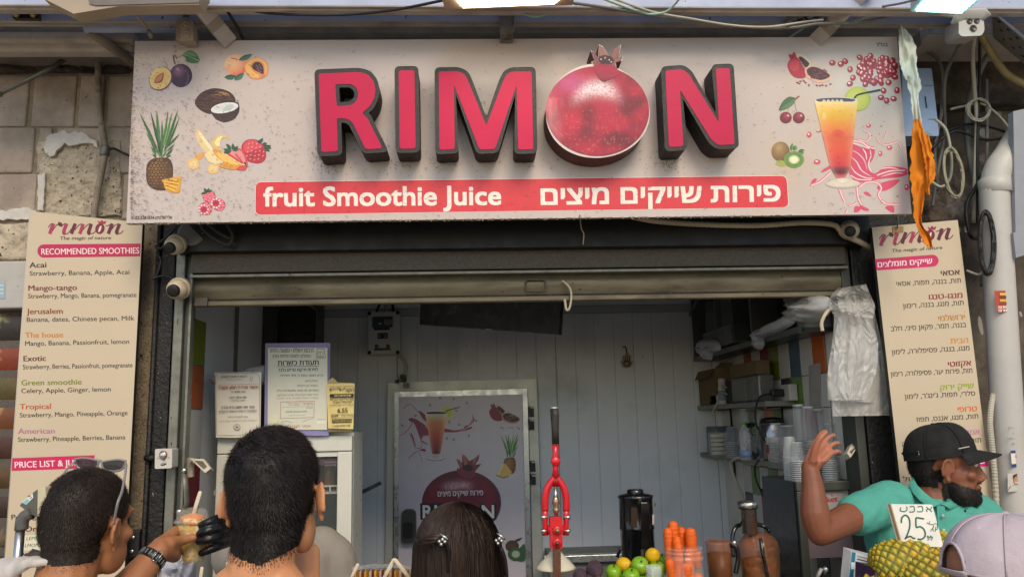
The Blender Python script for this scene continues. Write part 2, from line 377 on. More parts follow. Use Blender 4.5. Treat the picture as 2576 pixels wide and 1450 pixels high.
def patch(u0, v0, u1, v1, y, amp, fr, M, nx=60, edge=.5, seed=0, dep=0):   # broken-edged lumpy patch of render
    def fn(a, b):
        r = 1-2*max(abs(a-.5), abs(b-.5)); wob = .06*n3(a*5, b*5, seed); p = P(u0+(u1-u0)*(a+.5*wob), v0+(v1-v0)*(b-.5*wob), y)
        h = n3(p.x, p.z, seed, fr)+.5*n3(p.x, p.z, seed+3, fr*2.7)+.25*n3(p.x, p.z, seed+5, fr*6)
        return p+Vector((0, -amp*h-dep*min(1, r*8)+(0.05 if r < .012 else 0), 0))
    q = MB(); q.grid(fn, nx, int(nx*abs((v1-v0)/(u1-u0)))+1, M); return q
part('broken_render', patch(94, 352, 305, 545, 3.052, .012, 22, M_rough, 90, seed=2), wl)
part('rough_ledge', patch(-220, 560, 100, 660, 3.06, .022, 11, M_rough, 70, seed=4, dep=.02), wl)
part('grimy_course', patch(-220, 126, 345, 190, 3.065, .03, 9, M_grime, 110, seed=7, dep=.02), wl)
m = MB(); rnd = random.Random(3)
def ragged(pts, y, M, t=.012, j=5):
    o = []
    for i in range(len(pts)):
        a, b = pts[i], pts[(i+1) % len(pts)]; k = max(2, int(math.dist(a, b)/9))
        for q in range(k): o.append((a[0]+(b[0]-a[0])*q/k+rnd.uniform(-j, j), a[1]+(b[1]-a[1])*q/k+rnd.uniform(-j, j)))
    m.prism([P(u, v, y) for u, v in o], (0, t, 0), M)
ragged([(112, 372), (118, 345), (150, 330), (205, 335), (243, 352), (248, 378), (230, 362), (190, 360), (150, 364), (128, 398)], 3.036, M_white_plaster)
ragged([(95, 440), (112, 436), (109, 528), (94, 528)], 3.036, M_white_plaster, j=2)
ragged([(-40, 536), (60, 522), (92, 530), (88, 552), (-40, 552)], 3.045, M_white_plaster, j=3)
part('plaster_remnant', m, wl)
# conduit and rod on the wall
m = MB(); m.tube(cr([P(246, 140, 3.02), P(250, 270, 3.02), P(263, 360, 3.015), P(264, 380, 3.01), P(258, 420, 3.01), P(246, 480, 3.015), P(238, 530, 3.02), P(234, 580, 3.02)], 6), .0125, mat('old_conduit', '8b7f6e', .7, var=.3, vs=20, var2=('3f352a', 14, .5, .7)), 10)
m.lathe([(.016, -.02), (.018, -.015), (.018, .015), (.016, .02)], P(264, 380, 3.01), M_galv, 10, ax=(.1, 0, 1))
S('conduit', m, 'bent old conduit pipe running down the stone wall', 'pipe')
m = MB(); m.tube([P(-10, 241, 2.92), P(120, 176, 2.97), P(190, 133, 3.02)], .009, M_galv, 8); m.lathe([(.004, 0), (.013, .002), (.013, .01)], P(3, 235, 2.92), M_brass, 8, ax=(-.8, 0, -.4))
S('metal_rod', m, 'thin slanting metal rod in front of the stone wall, far left', 'rod')
m = MB(); m.tube(cr([P(262, 380, 3.01), P(285, 374, 3.03), P(310, 385, 3.02), P(345, 400, 3.03)], 6), .005, M_cable_b, 6)
S('wall_cable', m, 'short dark cable from the bent conduit to the big sign', 'cable')

# ---- pitted concrete strip, steel post, galvanised rails (left jamb)
m = MB(); m.box((X(345, 724, 3.04), 3.045, 0), (X(391, 724, 3.0), 3.3, Z(540, 3.0)), M_conc)
S('concrete_pilaster', m, 'narrow pitted concrete strip between the English menu and the black post', 'pillar')
jl = T('door_jamb', 'left shop door jamb of black post and galvanised shutter rails', 'jamb', (X(450, 724, 3), 3.0, 0))
m = MB(); a, b = X(392, 724, 3.0), X(441, 724, 3.0)
m.bbox((a, 2.985, 0), (b, 3.2, 2.72), M_tar, .006); m.tube([(a+.012, 2.98, 0), (a+.012, 2.98, 2.7)], .010, M_tar, 8)
part('steel_post', m, jl)
m = MB(); a, b, c = X(441, 724, 2.97), X(464, 724, 2.97), X(488, 724, 2.99)
m.bbox((a, 2.965, 0), (b, 3.1, 2.72), M_galv, .004); m.box((b+.002, 2.985, 0), (c-.009, 3.02, 2.62), M_galv2); m.box((c-.008, 2.97, 0), (c, 2.995, 2.62), M_galv)
part('shutter_rail', m, jl)
m = MB(); xs = X(476, 724, 2.96)                  # hanging strap on the rail
m.tube([P(464, 1182, 2.95), P(468, 1225, 2.94), P(470, 1262, 2.945), P(455, 1320, 2.955)], [(.010, .003)]*4, M_galv, 8)
for u, v in ((464, 1182), (452, 1285)): m.lathe([(.012, 0), (.012, .006), (.006, .012), (.0, .012)], P(u, v, 2.95), M_steel, 8, ax=(0, -1, 0))
part('latch_strap', m, jl)
jr = T('door_jamb', 'right shop door jamb of dark steel behind the plastic bag', 'jamb', (X(2170, 724, 3), 3.0, 0))
m = MB(); a, b, c, d = X(2118, 760, 3.0), X(2140, 760, 3.0), X(2186, 760, 3.0), X(2300, 760, 3.0)
m.bbox((a, 2.985, 0), (b, 3.1, 2.62), M_galv2, .003); part('shutter_rail', m, jr)
m = MB(); m.bbox((b+.003, 2.975, 0), (d, 3.2, 2.72), M_tar, .006); part('steel_post', m, jr)

# ---- roller shutter, rolled up, under the sign
sh = T('roller_shutter', 'grimy rolled up metal shutter under the big sign', 'shutter', (.2, 3.0, Z(757, 3.0)))
xl, xr_ = X(488, 724, 3), X(2122, 724, 3)
m = MB(); m.box((X(440, 600, 2.9), 2.90, Z(622, 2.9)), (X(2190, 600, 2.9), 3.25, Z(540, 2.9)+.25), M_black); part('lintel', m, sh)
m = MB(); m.bbox((xl, 2.955, Z(676, 2.955)), (xr_, 3.2, Z(627, 2.955)+.02), M_shut_d, .005)
m.box((xl, 2.950, Z(686, 2.95)), (xr_, 3.1, Z(680, 2.95)), M_galv); part('shutter_hood', m, sh)
m = MB(); z0, z1 = Z(741, 3), Z(690, 3)
m.grid(lambda a, b: Vector((xl+(xr_-xl)*a, 3.0-.010*math.sin(math.pi*min(1, b*1.05))-.002*n3(a*14, b*3, 1), z0+(z1-z0)*b)), 60, 10, M_shut)
m.box((xl, 3.012, z0), (xr_, 3.03, z1+.08), M_black); part('slat', m, sh)
m = MB(); m.bbox((xl+.004, 2.985, Z(757, 2.985)), (xr_-.004, 3.02, Z(745, 2.985)), M_shut, .004); m.box((xl, 2.996, Z(745, 2.99)), (xr_, 3.01, Z(741, 2.99)), M_tar); part('bottom_bar', m, sh)
m = MB(); hc = [(1322, 703), (1371, 703), (1373, 731), (1322, 733)]
hp = [P(u, v, 2.982) for u, v in rounded(hc, 8)]; m.tube(hp+[hp[0]], .0035, M_shut_d, 6); part('handle', m, sh)
m = MB(); m.bbox((xl+.01, 2.975, Z(758, 2.98)), (xl+.06, 3.0, Z(736, 2.98)), M_shut_d, .004); part('end_catch', m, sh)
m = MB(); m.tube(cr([P(1414, 705, 2.975), P(1432, 722, 2.965), P(1437, 745, 2.97), P(1432, 775, 2.972), P(1424, 778, 2.972), P(1420, 752, 2.97)], 6), [(.006, .003)]*31, mat('twine', 'b7aa92', .8, var=.2), 6)
S('plastic_strip', m, 'torn beige plastic strip tied to the shutter bottom bar', 'strip')
m = MB(); m.tube(cr([P(1458, 540, 2.70), P(1462, 575, 2.86), P(1468, 588, 2.87), P(1466, 615, 2.88)], 6), .0025, mat('twine', '', 0), 5)
S('twine', m, 'thin twine dangling below the big sign onto the dark lintel', 'twine')

# ---- roof structure above the sign
def beam(name, y0, y1, vbot, h, u0, u1, M1, M2, label, g=None, pv=1290):
    q = MB(); z = Z(vbot, y0); a, b = X(u0, vbot, y0), X(u1, vbot, y0)
    q.box((a, y0, z+.003), (b, y1, z+h), M1); q.box((a, y0+.001, z), (b, y1-.001, z+.003), M2)
    q.box((a, y0+.018, z-.006), (b, y0+.03, z), M2)
    return S(name, q, label, 'beam', g)
beam('roof_beam', 2.56, 2.62, 18, .22, -250, 2900, M_beam, M_beam_d, 'pale painted roof beam along the very top of the photo', 'roof beams above the sign')
beam('roof_beam', 2.70, 2.735, 56, .2, -250, 2900, M_beam, M_beam_d, 'second pale roof beam, just below and behind the topmost one', 'roof beams above the sign')
m = MB(); m.box((X(-300, 90, 2.9), 2.86, Z(112, 2.86)), (X(2300, 90, 2.9), 3.3, Z(60, 2.86)+.5), mat('dark_soffit', '7d746b', .8, var=.3, vs=3, var2=('4a443d', 3, .45, .7)))
m.box((X(545, 90, 2.8), 2.79, Z(86, 2.8)), (X(2300, 90, 2.8), 2.86, Z(70, 2.8)), mat('dark_channel', '9a9086', .7, var=.2))
S('roof_fascia', m, 'dark steel fascia right behind the top edge of the sign', 'fascia')
m = MB()
for a_, b_, yy in ((78, 104, 2.80), (106, 128, 2.83)): m.bbox((X(-250, 100, yy), yy, Z(b_, yy, 150)), (X(335, 100, yy), yy+.06, Z(a_, yy, 150)), M_beam_d, .01)
S('roof_girder', m, 'dusty double girder above the stone wall at top left', 'beam')
m = MB(); m.tube([P(214, 72, 2.74), P(445, 71, 2.74)], .0165, M_beam, 14); m.tube([P(226, 80, 2.75), P(336, 158, 2.86)], .018, mat('dusty_pipe', '7d7062', .8, var=.25), 12)
m.tube([P(205, 55, 2.72), P(330, 55, 2.72), P(450, 53, 2.72)], .003, M_beam_d, 6)
S('roof_pipe', m, 'pale pipe with a slanting branch above the stone wall', 'pipe')
br = T('beam_bracket', 'dark bolted bracket plate on the beam at far top left', 'bracket', P(62, 45, 2.66))
m = MB(); m.panel([(30, 2), (93, 12), (97, 47), (32, 46)], 2.66, .02, M_tar); m.panel([(8, -25), (55, -25), (95, 20), (60, 22)], 2.62, .03, M_tar); part('plate', m, br)
for u in (43, 85):
    m = MB(); m.lathe([(.012, 0), (.012, .006), (.007, .007), (.007, .016), (0, .016)], P(u, 38, 2.66), M_brass, 6, ax=(0, -1, 0)); part('bolt', m, br)
def brace(label, a, b, w, y0, y1, cap):
    A, B = P(*a, y0), P(*b, y1); d = (B-A).normalized(); s = d.cross(Vector((0, 1, 0))).normalized()*w/2; t = d.cross(s).normalized()*w*.35; c = (A+B)/2; h = (B-A)/2
    q = MB(); q.obox(c, h, s, t, M_beam_d); q.obox(A+(B-A)*cap+t*0, d*.018, s*1.02, t*1.02, mat('primer_grey', '8d8272', .7)); S('roof_brace', q, label, 'brace', 'slanting steel braces above the sign')
brace('slanting steel brace above the plum and peach', (458, -40), (575, 104), .055, 2.50, 2.72, .66)
brace('slanting steel brace above the pomegranate halves', (2200, -50), (2046, 108), .055, 2.50, 2.74, .72)
m = MB(); m.tube([P(472, -5, 2.6), P(485, 6, 2.6), P(560, 90, 2.72)], .003, M_cable_b, 6); m.tube([P(567, 20, 2.58), P(600, 75, 2.7), P(612, 100, 2.72)], .006, M_cable_b, 6)
S('brace_cable', m, 'black cable running along the left slanting brace', 'cable')
m = MB(); m.tube([P(318, 5, 2.58), P(374, 78, 2.66)], .0055, M_beige, 8); m.lathe([(.008, 0), (.009, .02), (.006, .03)], P(374, 78, 2.66), M_galv, 8, ax=(.4, 0, -.9))
S('stay_rod', m, 'thin slanting stay rod left of the pale junction box', 'rod')
jb = T('junction_box', 'pale junction box with two round knockouts on the sign top', 'junction box', P(465, 102, 2.70))
m = MB(); m.panel([(452, 49), (483, 50), (486, 101), (455, 102)], 2.66, .05, M_beige); m.panel([(442, 56), (453, 46), (456, 102), (442, 101)], 2.68, .04, M_beige)
m.tube([P(461, -5, 2.68), P(462, 42, 2.68)], .006, M_cable_g, 8); m.tube([P(473, -5, 2.68), P(470, 42, 2.68)], .006, M_cable_g, 8); part('box', m, jb)
for v in (65, 88):
    m = MB(); m.lathe([(.017, 0), (.017, .004), (.012, .004), (.011, .002), (.006, .002), (.005, .006), (0, .006)], P(467, v, 2.66), M_beige, 16, ax=(0, -1, 0)); part('knockout', m, jb)
m = MB(); zt = Z(98, 2.69); m.box((X(1257, 50, 2.68), 2.675, Z(98, 2.68)), (X(1289, 50, 2.68), 2.715, Z(-10, 2.68)), mat('strap_steel', '8b8680', .45, .3, var2=('4a4038', 9, .45, .6)))
S('hanger_bracket', m, 'flat grey hanger strap above the letters, under the flood lamp', 'bracket')
# lamps
LAMP_E = mat('lamp_diffuser', 'ffffff', .3, var=0, rvar=0, emit=(H('fff0d0'), 14))
fl = T('flood_lamp', 'lit flood lamp hanging at the top centre above the letters', 'lamp', P(1275, 0, 2.42))
m = MB(); c = P(1279, -14, 2.44); w = X(1448, 10, 2.44)-X(1110, 10, 2.44)
A, B, C, D = P(1104, -30, 2.36), P(1455, -30, 2.36), P(1438, 14, 2.46), P(1119, 25, 2.46)
m.hexa([D, C, C+Vector((0, .02, .10)), D+Vector((0, .02, .10)), A, B, B+Vector((0, .02, .08)), A+Vector((0, .02, .08))], M_beige); part('housing', m, fl)
m = MB(); dn = Vector((0, -.003, -.006)); m.add([p+dn for p in (A.lerp(C, .06)+(B-A)*.0, B.lerp(D, .06), C.lerp(A, .14), D.lerp(B, .14))], [(0, 1, 2, 3)], LAMP_E); part('diffuser', m, fl)
LAMP_C = mat('cool_diffuser', 'e8ffff', .3, var=0, rvar=0, emit=(H('c4fbff'), 7))
pl = T('panel_lamp', 'bluish lit louvred panel lamp at the top right corner', 'lamp', P(2380, 10, 2.4))
q = [(2306, 0+30), (2470, 44-12), (2525, -20), (2345, -40)]
q = [(2290, 33), (2420, 40), (2500, -30), (2352, -40)]; f = [P(u, v, 2.5-(.0 if i < 2 else .2)) for i, (u, v) in enumerate(q)]
nrm = (f[1]-f[0]).cross(f[3]-f[0]).normalized(); nrm = nrm if nrm.z > 0 else -nrm
m = MB(); m.hexa([p+nrm*.004 for p in f]+[p+nrm*.05 for p in f], mat('lamp_rim', 'a9c4c2', .4)); part('housing', m, pl)
cen = sum(f, Vector())/4; g2 = [cen+(p-cen)*.86 for p in f]
m = MB(); m.add([p-nrm*.001 for p in g2], [(0, 1, 2, 3)], LAMP_C); part('diffuser', m, pl)
m = MB()
for k in range(7):
    t = k/7+.04; a, b = g2[0].lerp(g2[3], t), g2[1].lerp(g2[2], t); d = (g2[3]-g2[0]).normalized()*.004; m.hexa([a-nrm*.006, b-nrm*.006, b+d-nrm*.006, a+d-nrm*.006]+[a-nrm*.002, b-nrm*.002, b+d-nrm*.002, a+d-nrm*.002], mat('louvre', 'b9e6ee', .35))
part('louvre', m, pl)
fh = T('flood_lamp', 'unlit beige flood lamp housing at the top left corner', 'lamp', P(200, 10, 2.45))
m = MB(); f = [P(u, v, 2.45) for u, v in ((108, -4), (185, 35), (300, 16), (500, 12), (520, -40), (120, -40))]; m.prism(f, (0, .06, 0), M_beige); part('housing', m, fh)
m = MB(); m.prism([P(u, v, 2.446) for u, v in ((222, -2), (225, 10), (240, 14), (500, 7), (515, -40), (222, -40))], (0, .02, 0), mat('smoked_glass', '6b6259', .2)); part('glass', m, fh)
# loose cables across the top
def cable(label, pts, r, M, y=None, group=None, n=8):
    q = MB(); q.tube(cr([P(u, v, yy) for u, v, yy in pts], n), r, M, 7); return S('cable', q, label, 'cable', group)
cable('black cable sagging across the top left roof beams to the flood lamp', [(520, 8, 2.56), (600, 22, 2.6), (680, 34, 2.6), (770, 38, 2.58), (880, 37, 2.56), (1000, 24, 2.5), (1120, 0, 2.44)], .005, M_cable_b)
cable('thin dark cable looping from the flood lamp to the right brace', [(1440, 8, 2.5), (1540, 22, 2.56), (1660, 42, 2.6), (1800, 58, 2.62), (1904, 70, 2.64), (1990, 70, 2.6), (2060, 60, 2.6), (2160, 58, 2.64), (2240, 40, 2.64)], .0055, M_cable_g)
cable('pale green wire sagging above the pomegranate and N', [(1508, -6, 2.45), (1560, 14, 2.5), (1620, 33, 2.52), (1640, 36, 2.52), (1675, 30, 2.5), (1700, 8, 2.46), (1720, -20, 2.4)], .004, M_cable_t)
cable('long pale wire drooping from the top centre to the right brace', [(1540, -4, 2.46), (1640, 30, 2.52), (1740, 48, 2.56), (1840, 64, 2.58), (1930, 68, 2.58), (2020, 56, 2.6), (2070, 50, 2.6)], .0042, M_cable_w)
cable('short pale green wire loop right of the hanger strap', [(1310, 20, 2.6), (1322, 36, 2.6), (1345, 43, 2.6), (1368, 36, 2.6), (1382, 14, 2.6)], .0035, M_cable_t)
cable('thin grey cable behind the hanger strap', [(1288, 18, 2.69), (1294, 50, 2.69), (1290, 78, 2.70), (1272, 102, 2.71)], .003, M_cable_w)
cable('two-core cable along the beam by the panel lamp', [(2120, 42, 2.62), (2180, 24, 2.6), (2270, 8, 2.5), (2330, -10, 2.4)], .004, M_cable_g)
cable('dusty cable draped under the panel lamp', [(2060, 60, 2.66), (2140, 56, 2.66), (2232, 27, 2.6), (2330, 34, 2.6), (2420, 44, 2.58)], .006, M_cable_w)
cable('green wire dropping behind the right end of the sign', [(2036, 60, 2.70), (2010, 78, 2.74), (1978, 100, 2.76)], .004, M_cable_t)
m = MB()
for k in range(9):
    a = P(2030+random.uniform(-70, 30), 58+random.uniform(-6, 6), 2.66); m.tube(cr([a, a+Vector((.05, -.02, random.uniform(-.01, .03))), a+Vector((random.uniform(.06, .13), 0, random.uniform(-.02, .03)))], 4), .004, random.choice([M_cable_b, M_cable_y, M_cable_g]), 6)
S('cable_joint', m, 'untidy taped cable joint beside the right slanting brace', 'cable')

# ---- wall on the right, with its boxes and cables
wr = T('concrete_wall', 'dirty concrete block wall right of the sign behind the cables', 'wall', (2.3, 3.2, 0))
m = MB(); x0 = X(2190, 724, 3.2); m.box((x0, 3.12, 0), (5, 3.4, 4.6), mat('dirty_block', '685d50', .95, var=.35, vs=4, bump=.6, bs=30, var2=('3a322a', 2.5, .42, .62), spots=[('9d968a', 20, .25, (1, 1, .5))]))
part('block_face', m, wr)
m = MB(); m.bbox((x0, 3.04, Z(262, 3.04, 2400)), (X(2700, 200, 3.04), 3.13, Z(120, 3.04, 2400)), M_grime, .01); part('lintel_stone', m, wr)
part('broken_render', patch(2330, 380, 2560, 560, 3.09, .014, 16, mat('rubble', '5d5146', .95, var=.5, vs=16, bump=1, bs=40, var2=('a29a90', 9, .55, .7)), 60, seed=9), wr)
m = MB(); m.bbox((X(2300, 100, 2.9), 2.75, Z(70, 2.75, 2400)), (X(2800, 100, 2.9), 2.80, Z(40, 2.75, 2400)), M_beam, .005); m.box((X(2300, 100, 2.9), 2.80, Z(86, 2.8, 2400)), (X(2800, 100, 2.9), 3.12, Z(60, 2.8, 2400)), M_beam_d)
S('roof_ledge', m, 'pale steel ledge under the panel lamp above the right wall', 'ledge')
eb = T('distribution_box', 'pale blue plastic distribution box beside the right end of the sign', 'electric box', P(2325, 340, 2.95))
m = MB(); f = [P(u, v, 2.95) for u, v in rounded([(2268, 172), (2343, 172), (2362, 342), (2270, 342)], 6)]; m.prism(f, (0, .12, 0), mat('blue_white_plastic', 'a9bfe0', .4, var=.05)); part('housing', m, eb)
m = MB(); G = Gfx(m, YP(2.948), PRINT)
G.poly([(2325, 243), (2328, 243), (2332, 272), (2329, 272)], '2a3340', 1)
for a, b in (((2325, 215), (2347, 215)), ((2333, 300), (2352, 300))): G.stroke([a, b], 1.2, '44506a', 1, 0)
part('latch', m, eb)
pp = T('drain_pipe', 'thick white plastic drain pipe down the right edge of the photo', 'pipe', (X(2530, 1000, 2.85), 2.85, 0))
m = MB(); m.tube(cr([P(2590, 300, 2.86), P(2540, 385, 2.86), P(2513, 425, 2.85), P(2502, 470, 2.85), P(2502, 520, 2.85)], 7)+[P(2512, 700, 2.85), P(2530, 1000, 2.85), P(2560, 1460, 2.85), P(2595, 1900, 2.85)], .054, M_pvc, 24); part('pipe_run', m, pp)
m = MB(); A = P(2503, 470, 2.85); m.lathe([(.0545, -.03), (.0585, -.028), (.0585, .03), (.0545, .032)], A, M_pvc, 24); part('coupling', m, pp)
m = MB(); m.panel([(2548, 280), (2640, 260), (2640, 560), (2554, 590)], 2.79, .03, mat('grey_cabinet', '8b8e93', .5, var=.06)); m.panel([(2548, 585), (2640, 555), (2640, 620), (2555, 648)], 2.785, .03, mat('grey_cabinet', '', 0))
S('meter_cabinet', m, 'grey cabinet cut off by the right edge, above the drain pipe', 'cabinet')
# bullet camera, tray
bc = T('bullet_camera', 'white bullet camera with two lamps at the top right', 'camera', P(2442, 92, 2.55))
m = MB(); f = [P(u, v, 2.55) for u, v in rounded([(2411, 50), (2425, 40), (2473, 38), (2476, 78), (2468, 90), (2420, 92), (2411, 86)], 6)]; m.prism(f, (.05, .16, .05), M_pvc); m.tube([P(2403, 62, 2.56), P(2409, 45, 2.545), P(2425, 36, 2.54), P(2474, 35, 2.54), P(2480, 46, 2.545)], [(.004, .02)]*5, M_pvc, 8, up=(0, 1, 0)); part('body', m, bc)
for u, v, r in ((2438, 54, .009), (2456, 53, .009), (2447, 72, .011)):
    m = MB(); m.lathe([(r*1.15, 0), (r*1.15, .003), (r, .003), (r*.8, .001), (0, .0005)], P(u, v, 2.549), mat('camera_lens', '3b3430', .2), 16, ax=(0, -1, 0)); part('lens', m, bc)
ct = T('cable_tray', 'perforated grey cable tray in the top right corner', 'tray', P(2540, 80, 2.7))
m = MB(); q = [P(2498, 32, 2.62), P(2600, 125, 2.62), P(2610, 190, 2.75), P(2500, 95, 2.75)]; m.hexa(q+[p+Vector((0, .006, .004)) for p in q], mat('tray_zinc', '857f78', .6, .3, var=.2))
m.hexa([P(2496, 25, 2.6), P(2610, 118, 2.6), P(2612, 128, 2.61), P(2498, 35, 2.61)]+[P(2496, 25, 2.62), P(2610, 118, 2.62), P(2612, 128, 2.63), P(2498, 35, 2.63)], M_beam)
for a in range(4):
    for b in range(3):
        p = q[0].lerp(q[1], .12+.22*a+.05*b).lerp(q[3].lerp(q[2], .12+.22*a+.05*b), .2+.28*b); m.lathe([(.008, 0), (.008, .002)], p-Vector((0, .006, 0)), M_tar, 10, ax=(0, -1, .3))
part('tray_bed', m, ct)
m = MB(); m.panel([(2500, -5), (2590, -20), (2600, 60), (2540, 50)], 2.72, .06, mat('rust', '7a5546', .9, var=.4, vs=10)); part('rusty_plate', m, ct, 'rusty plate')
# cables on the right wall
def rc(label, pts, r, M): return cable(label, pts, r, M, group='cables hanging on the right wall')
rc('thick grey cable curving down the middle of the right wall', [(2490, 130, 2.9), (2462, 180, 2.95), (2436, 260, 2.98), (2432, 330, 2.98), (2440, 400, 2.98), (2456, 480, 2.98), (2465, 540, 3.0)], .013, M_cable_g)
rc('straight twisted pair dropping from the bullet camera', [(2450, 90, 2.66), (2446, 140, 2.8), (2450, 220, 2.9), (2456, 300, 2.92), (2452, 420, 2.95), (2448, 560, 2.98)], .008, M_cable_w)
rc('dark cable beside the straight twisted pair', [(2464, 92, 2.8), (2463, 200, 2.9), (2459, 330, 2.92), (2455, 560, 2.98)], .006, M_cable_b)
rc('thin cable looping left from the bullet camera to the bundle', [(2424, 92, 2.66), (2400, 140, 2.8), (2378, 190, 2.9), (2374, 260, 2.95), (2376, 330, 3.0), (2360, 420, 3.0), (2345, 520, 3.0)], .007, M_cable_g)
rc('cable arching from behind the streamer to the tied bundle', [(2284, 90, 2.9), (2320, 120, 2.95), (2358, 150, 2.95), (2370, 200, 2.95), (2366, 290, 2.97), (2350, 380, 2.98), (2360, 480, 3.0)], .007, M_cable_g)
rc('ochre hose swinging to the drain pipe', [(2466, 88, 2.7), (2490, 130, 2.75), (2530, 185, 2.78), (2580, 215, 2.78)], .014, M_cable_y)
rc('pale cable running right from the coil', [(2390, 275, 2.95), (2420, 268, 2.95), (2470, 262, 2.95), (2520, 300, 2.95), (2560, 360, 2.95)], .005, M_cable_w)
rc('dark slack cable crossing below the coil', [(2380, 330, 2.95), (2440, 312, 2.95), (2510, 325, 2.95), (2570, 352, 2.95)], .006, M_cable_b)
rc('slack dark cable loop low on the right wall', [(2340, 375, 2.95), (2400, 330, 2.94), (2470, 350, 2.94), (2530, 345, 2.94), (2580, 318, 2.94)], .006, M_cable_b)
rc('vertical grey cable left of the drain pipe', [(2480, 200, 2.95), (2482, 400, 2.95), (2478, 600, 2.95), (2468, 720, 2.95)], .007, M_cable_g)
rc('dark kinked cable above the Hebrew menu', [(2470, 440, 2.93), (2455, 470, 2.93), (2430, 520, 2.93), (2440, 590, 2.93), (2460, 600, 2.95)], .008, M_cable_b)
rc('pale cable stub curling under the dark coil', [(2430, 680, 2.9), (2460, 690, 2.88), (2472, 680, 2.86), (2470, 668, 2.86)], .005, M_cable_w)
rc('cable hooked over the white conduit bundle', [(2352, 300, 2.9), (2380, 330, 2.9), (2392, 400, 2.92), (2388, 450, 2.94), (2366, 470, 2.95), (2340, 455, 2.96)], .006, M_cable_w)
def coil(label, c, ru, rv, y, n, r, M, rot=0, jit=.12):
    q = MB(); rr = random.Random(len(label))
    for k in range(n):
        a, b = ru*(1+rr.uniform(-jit, jit)), rv*(1+rr.uniform(-jit/2, jit/2)); ou, ov = rr.uniform(-3, 3), rr.uniform(-3, 3); pts = []
        for i in range(25):
            t = 2*math.pi*i/24; x, z = a*math.cos(t), b*math.sin(t); pts.append(P(c[0]+ou+x*math.cos(rot)-z*math.sin(rot), c[1]+ov+x*math.sin(rot)+z*math.cos(rot), y+rr.uniform(-.01, .01)))
        q.tube(pts, r, M, 6, caps=False)
    S('cable_coil', q, label, 'cable coil', 'coils of cable on the right wall')
coil('round white coil of thin cable high on the right wall', (2462, 276), 28, 27, 2.9, 6, .0028, M_cable_w)
coil('tall grey coil of cable right of the orange streamer', (2397, 435), 22, 62, 2.88, 8, .0035, mat('old_cable', '8e8872', .5, var=.2), rot=-.15)
coil('long black coil of cable hanging by the drain pipe', (2482, 610), 17, 78, 2.80, 10, .0045, M_cable_b, rot=-.03)
m = MB(); pts = [P(2497, 990, 2.84), P(2490, 1060, 2.83), P(2497, 1140, 2.83), P(2505, 1250, 2.83), P(2512, 1460, 2.83)]; c = cr(pts, 26); m.tube(c, [.0105 if i % 2 else .0088 for i in range(len(c))], M_cable_w, 10, smooth=False)
S('corrugated_conduit', m, 'thin ribbed grey conduit between the Hebrew menu and the drain pipe', 'conduit')
m = MB(); pts = [P(1590, 545, 2.84), P(1650, 556, 2.86), P(1760, 564, 2.87), P(1900, 567, 2.87), P(2020, 560, 2.87), P(2090, 564, 2.87), P(2110, 576, 2.87), P(2120, 590, 2.87), P(2150, 603, 2.88), P(2185, 620, 2.92)]; c = cr(pts, 22); m.tube(c, [.0115 if i % 2 else .0098 for i in range(len(c))], mat('cream_hose', 'b5a88c', .5, var=.1), 10)
S('flexible_conduit', m, 'cream ribbed conduit under the right half of the sign', 'conduit')
# orange and white streamer
st = T('streamer', 'torn orange and white cloth streamer over the right end of the sign', 'streamer', P(2320, 620, 2.66))
def cloth(rows, y, M, amp=.02, nu=22, cfn=None, seed=1):
    rr = [(Vector((a, b, 0)), Vector((c, d, 0))) for a, b, c, d in rows]
    L = cr([a for a, _ in rr], 9); R = cr([b for _, b in rr], 9); n = len(L)-1
    def fn(s_, t):
        i = min(n, int(round(t*n))); q = L[i].lerp(R[i], s_); e = (abs(s_-.5)*2)**6; rg = lambda x: 1-2*abs((x % 1)-.5)
        return P(q.x+e*4*n3(t*18, s_*3, seed+5)+e*2*n3(t*50, s_, seed), q.y+4*n3(s_*3, t*9, seed+2), y+amp*1.2*n3(s_*2.2, t*6, seed)+amp*.7*rg(s_*2.2+.5*n3(t*3, s_, seed)+seed)+amp*.35*rg(t*5+s_*2.5+n3(s_*2, t*5, seed+3)))
    q = MB(); q.grid(fn, nu, n, M, True); return q
M_or = mat('orange_cloth', 'c9740c', .95, var=.12, vs=9, sss=0); M_wc = mat('white_cloth', 'cfccbc', .8, var=.12, vs=8)
part('orange_strip', cloth([(2298, 300, 2312, 300), (2292, 350, 2330, 350), (2290, 410, 2352, 425), (2288, 440, 2348, 455), (2292, 470, 2330, 475), (2296, 515, 2322, 515), (2302, 560, 2318, 560), (2318, 600, 2340, 595), (2332, 622, 2345, 622)], 2.64, M_or, .012), st)
part('white_strip', cloth([(2262, 62, 2266, 62), (2260, 95, 2290, 90), (2262, 150, 2304, 125), (2268, 180, 2306, 170), (2278, 200, 2316, 215), (2290, 245, 2310, 245), (2296, 300, 2318, 310)], 2.66, M_wc, .014, seed=3), st)
part('orange_tatter', cloth([(2308, 320, 2336, 340), (2320, 380, 2346, 390), (2326, 410, 2352, 420), (2330, 445, 2340, 450), (2330, 490, 2338, 490)], 2.62, M_or, .01, seed=5), st)
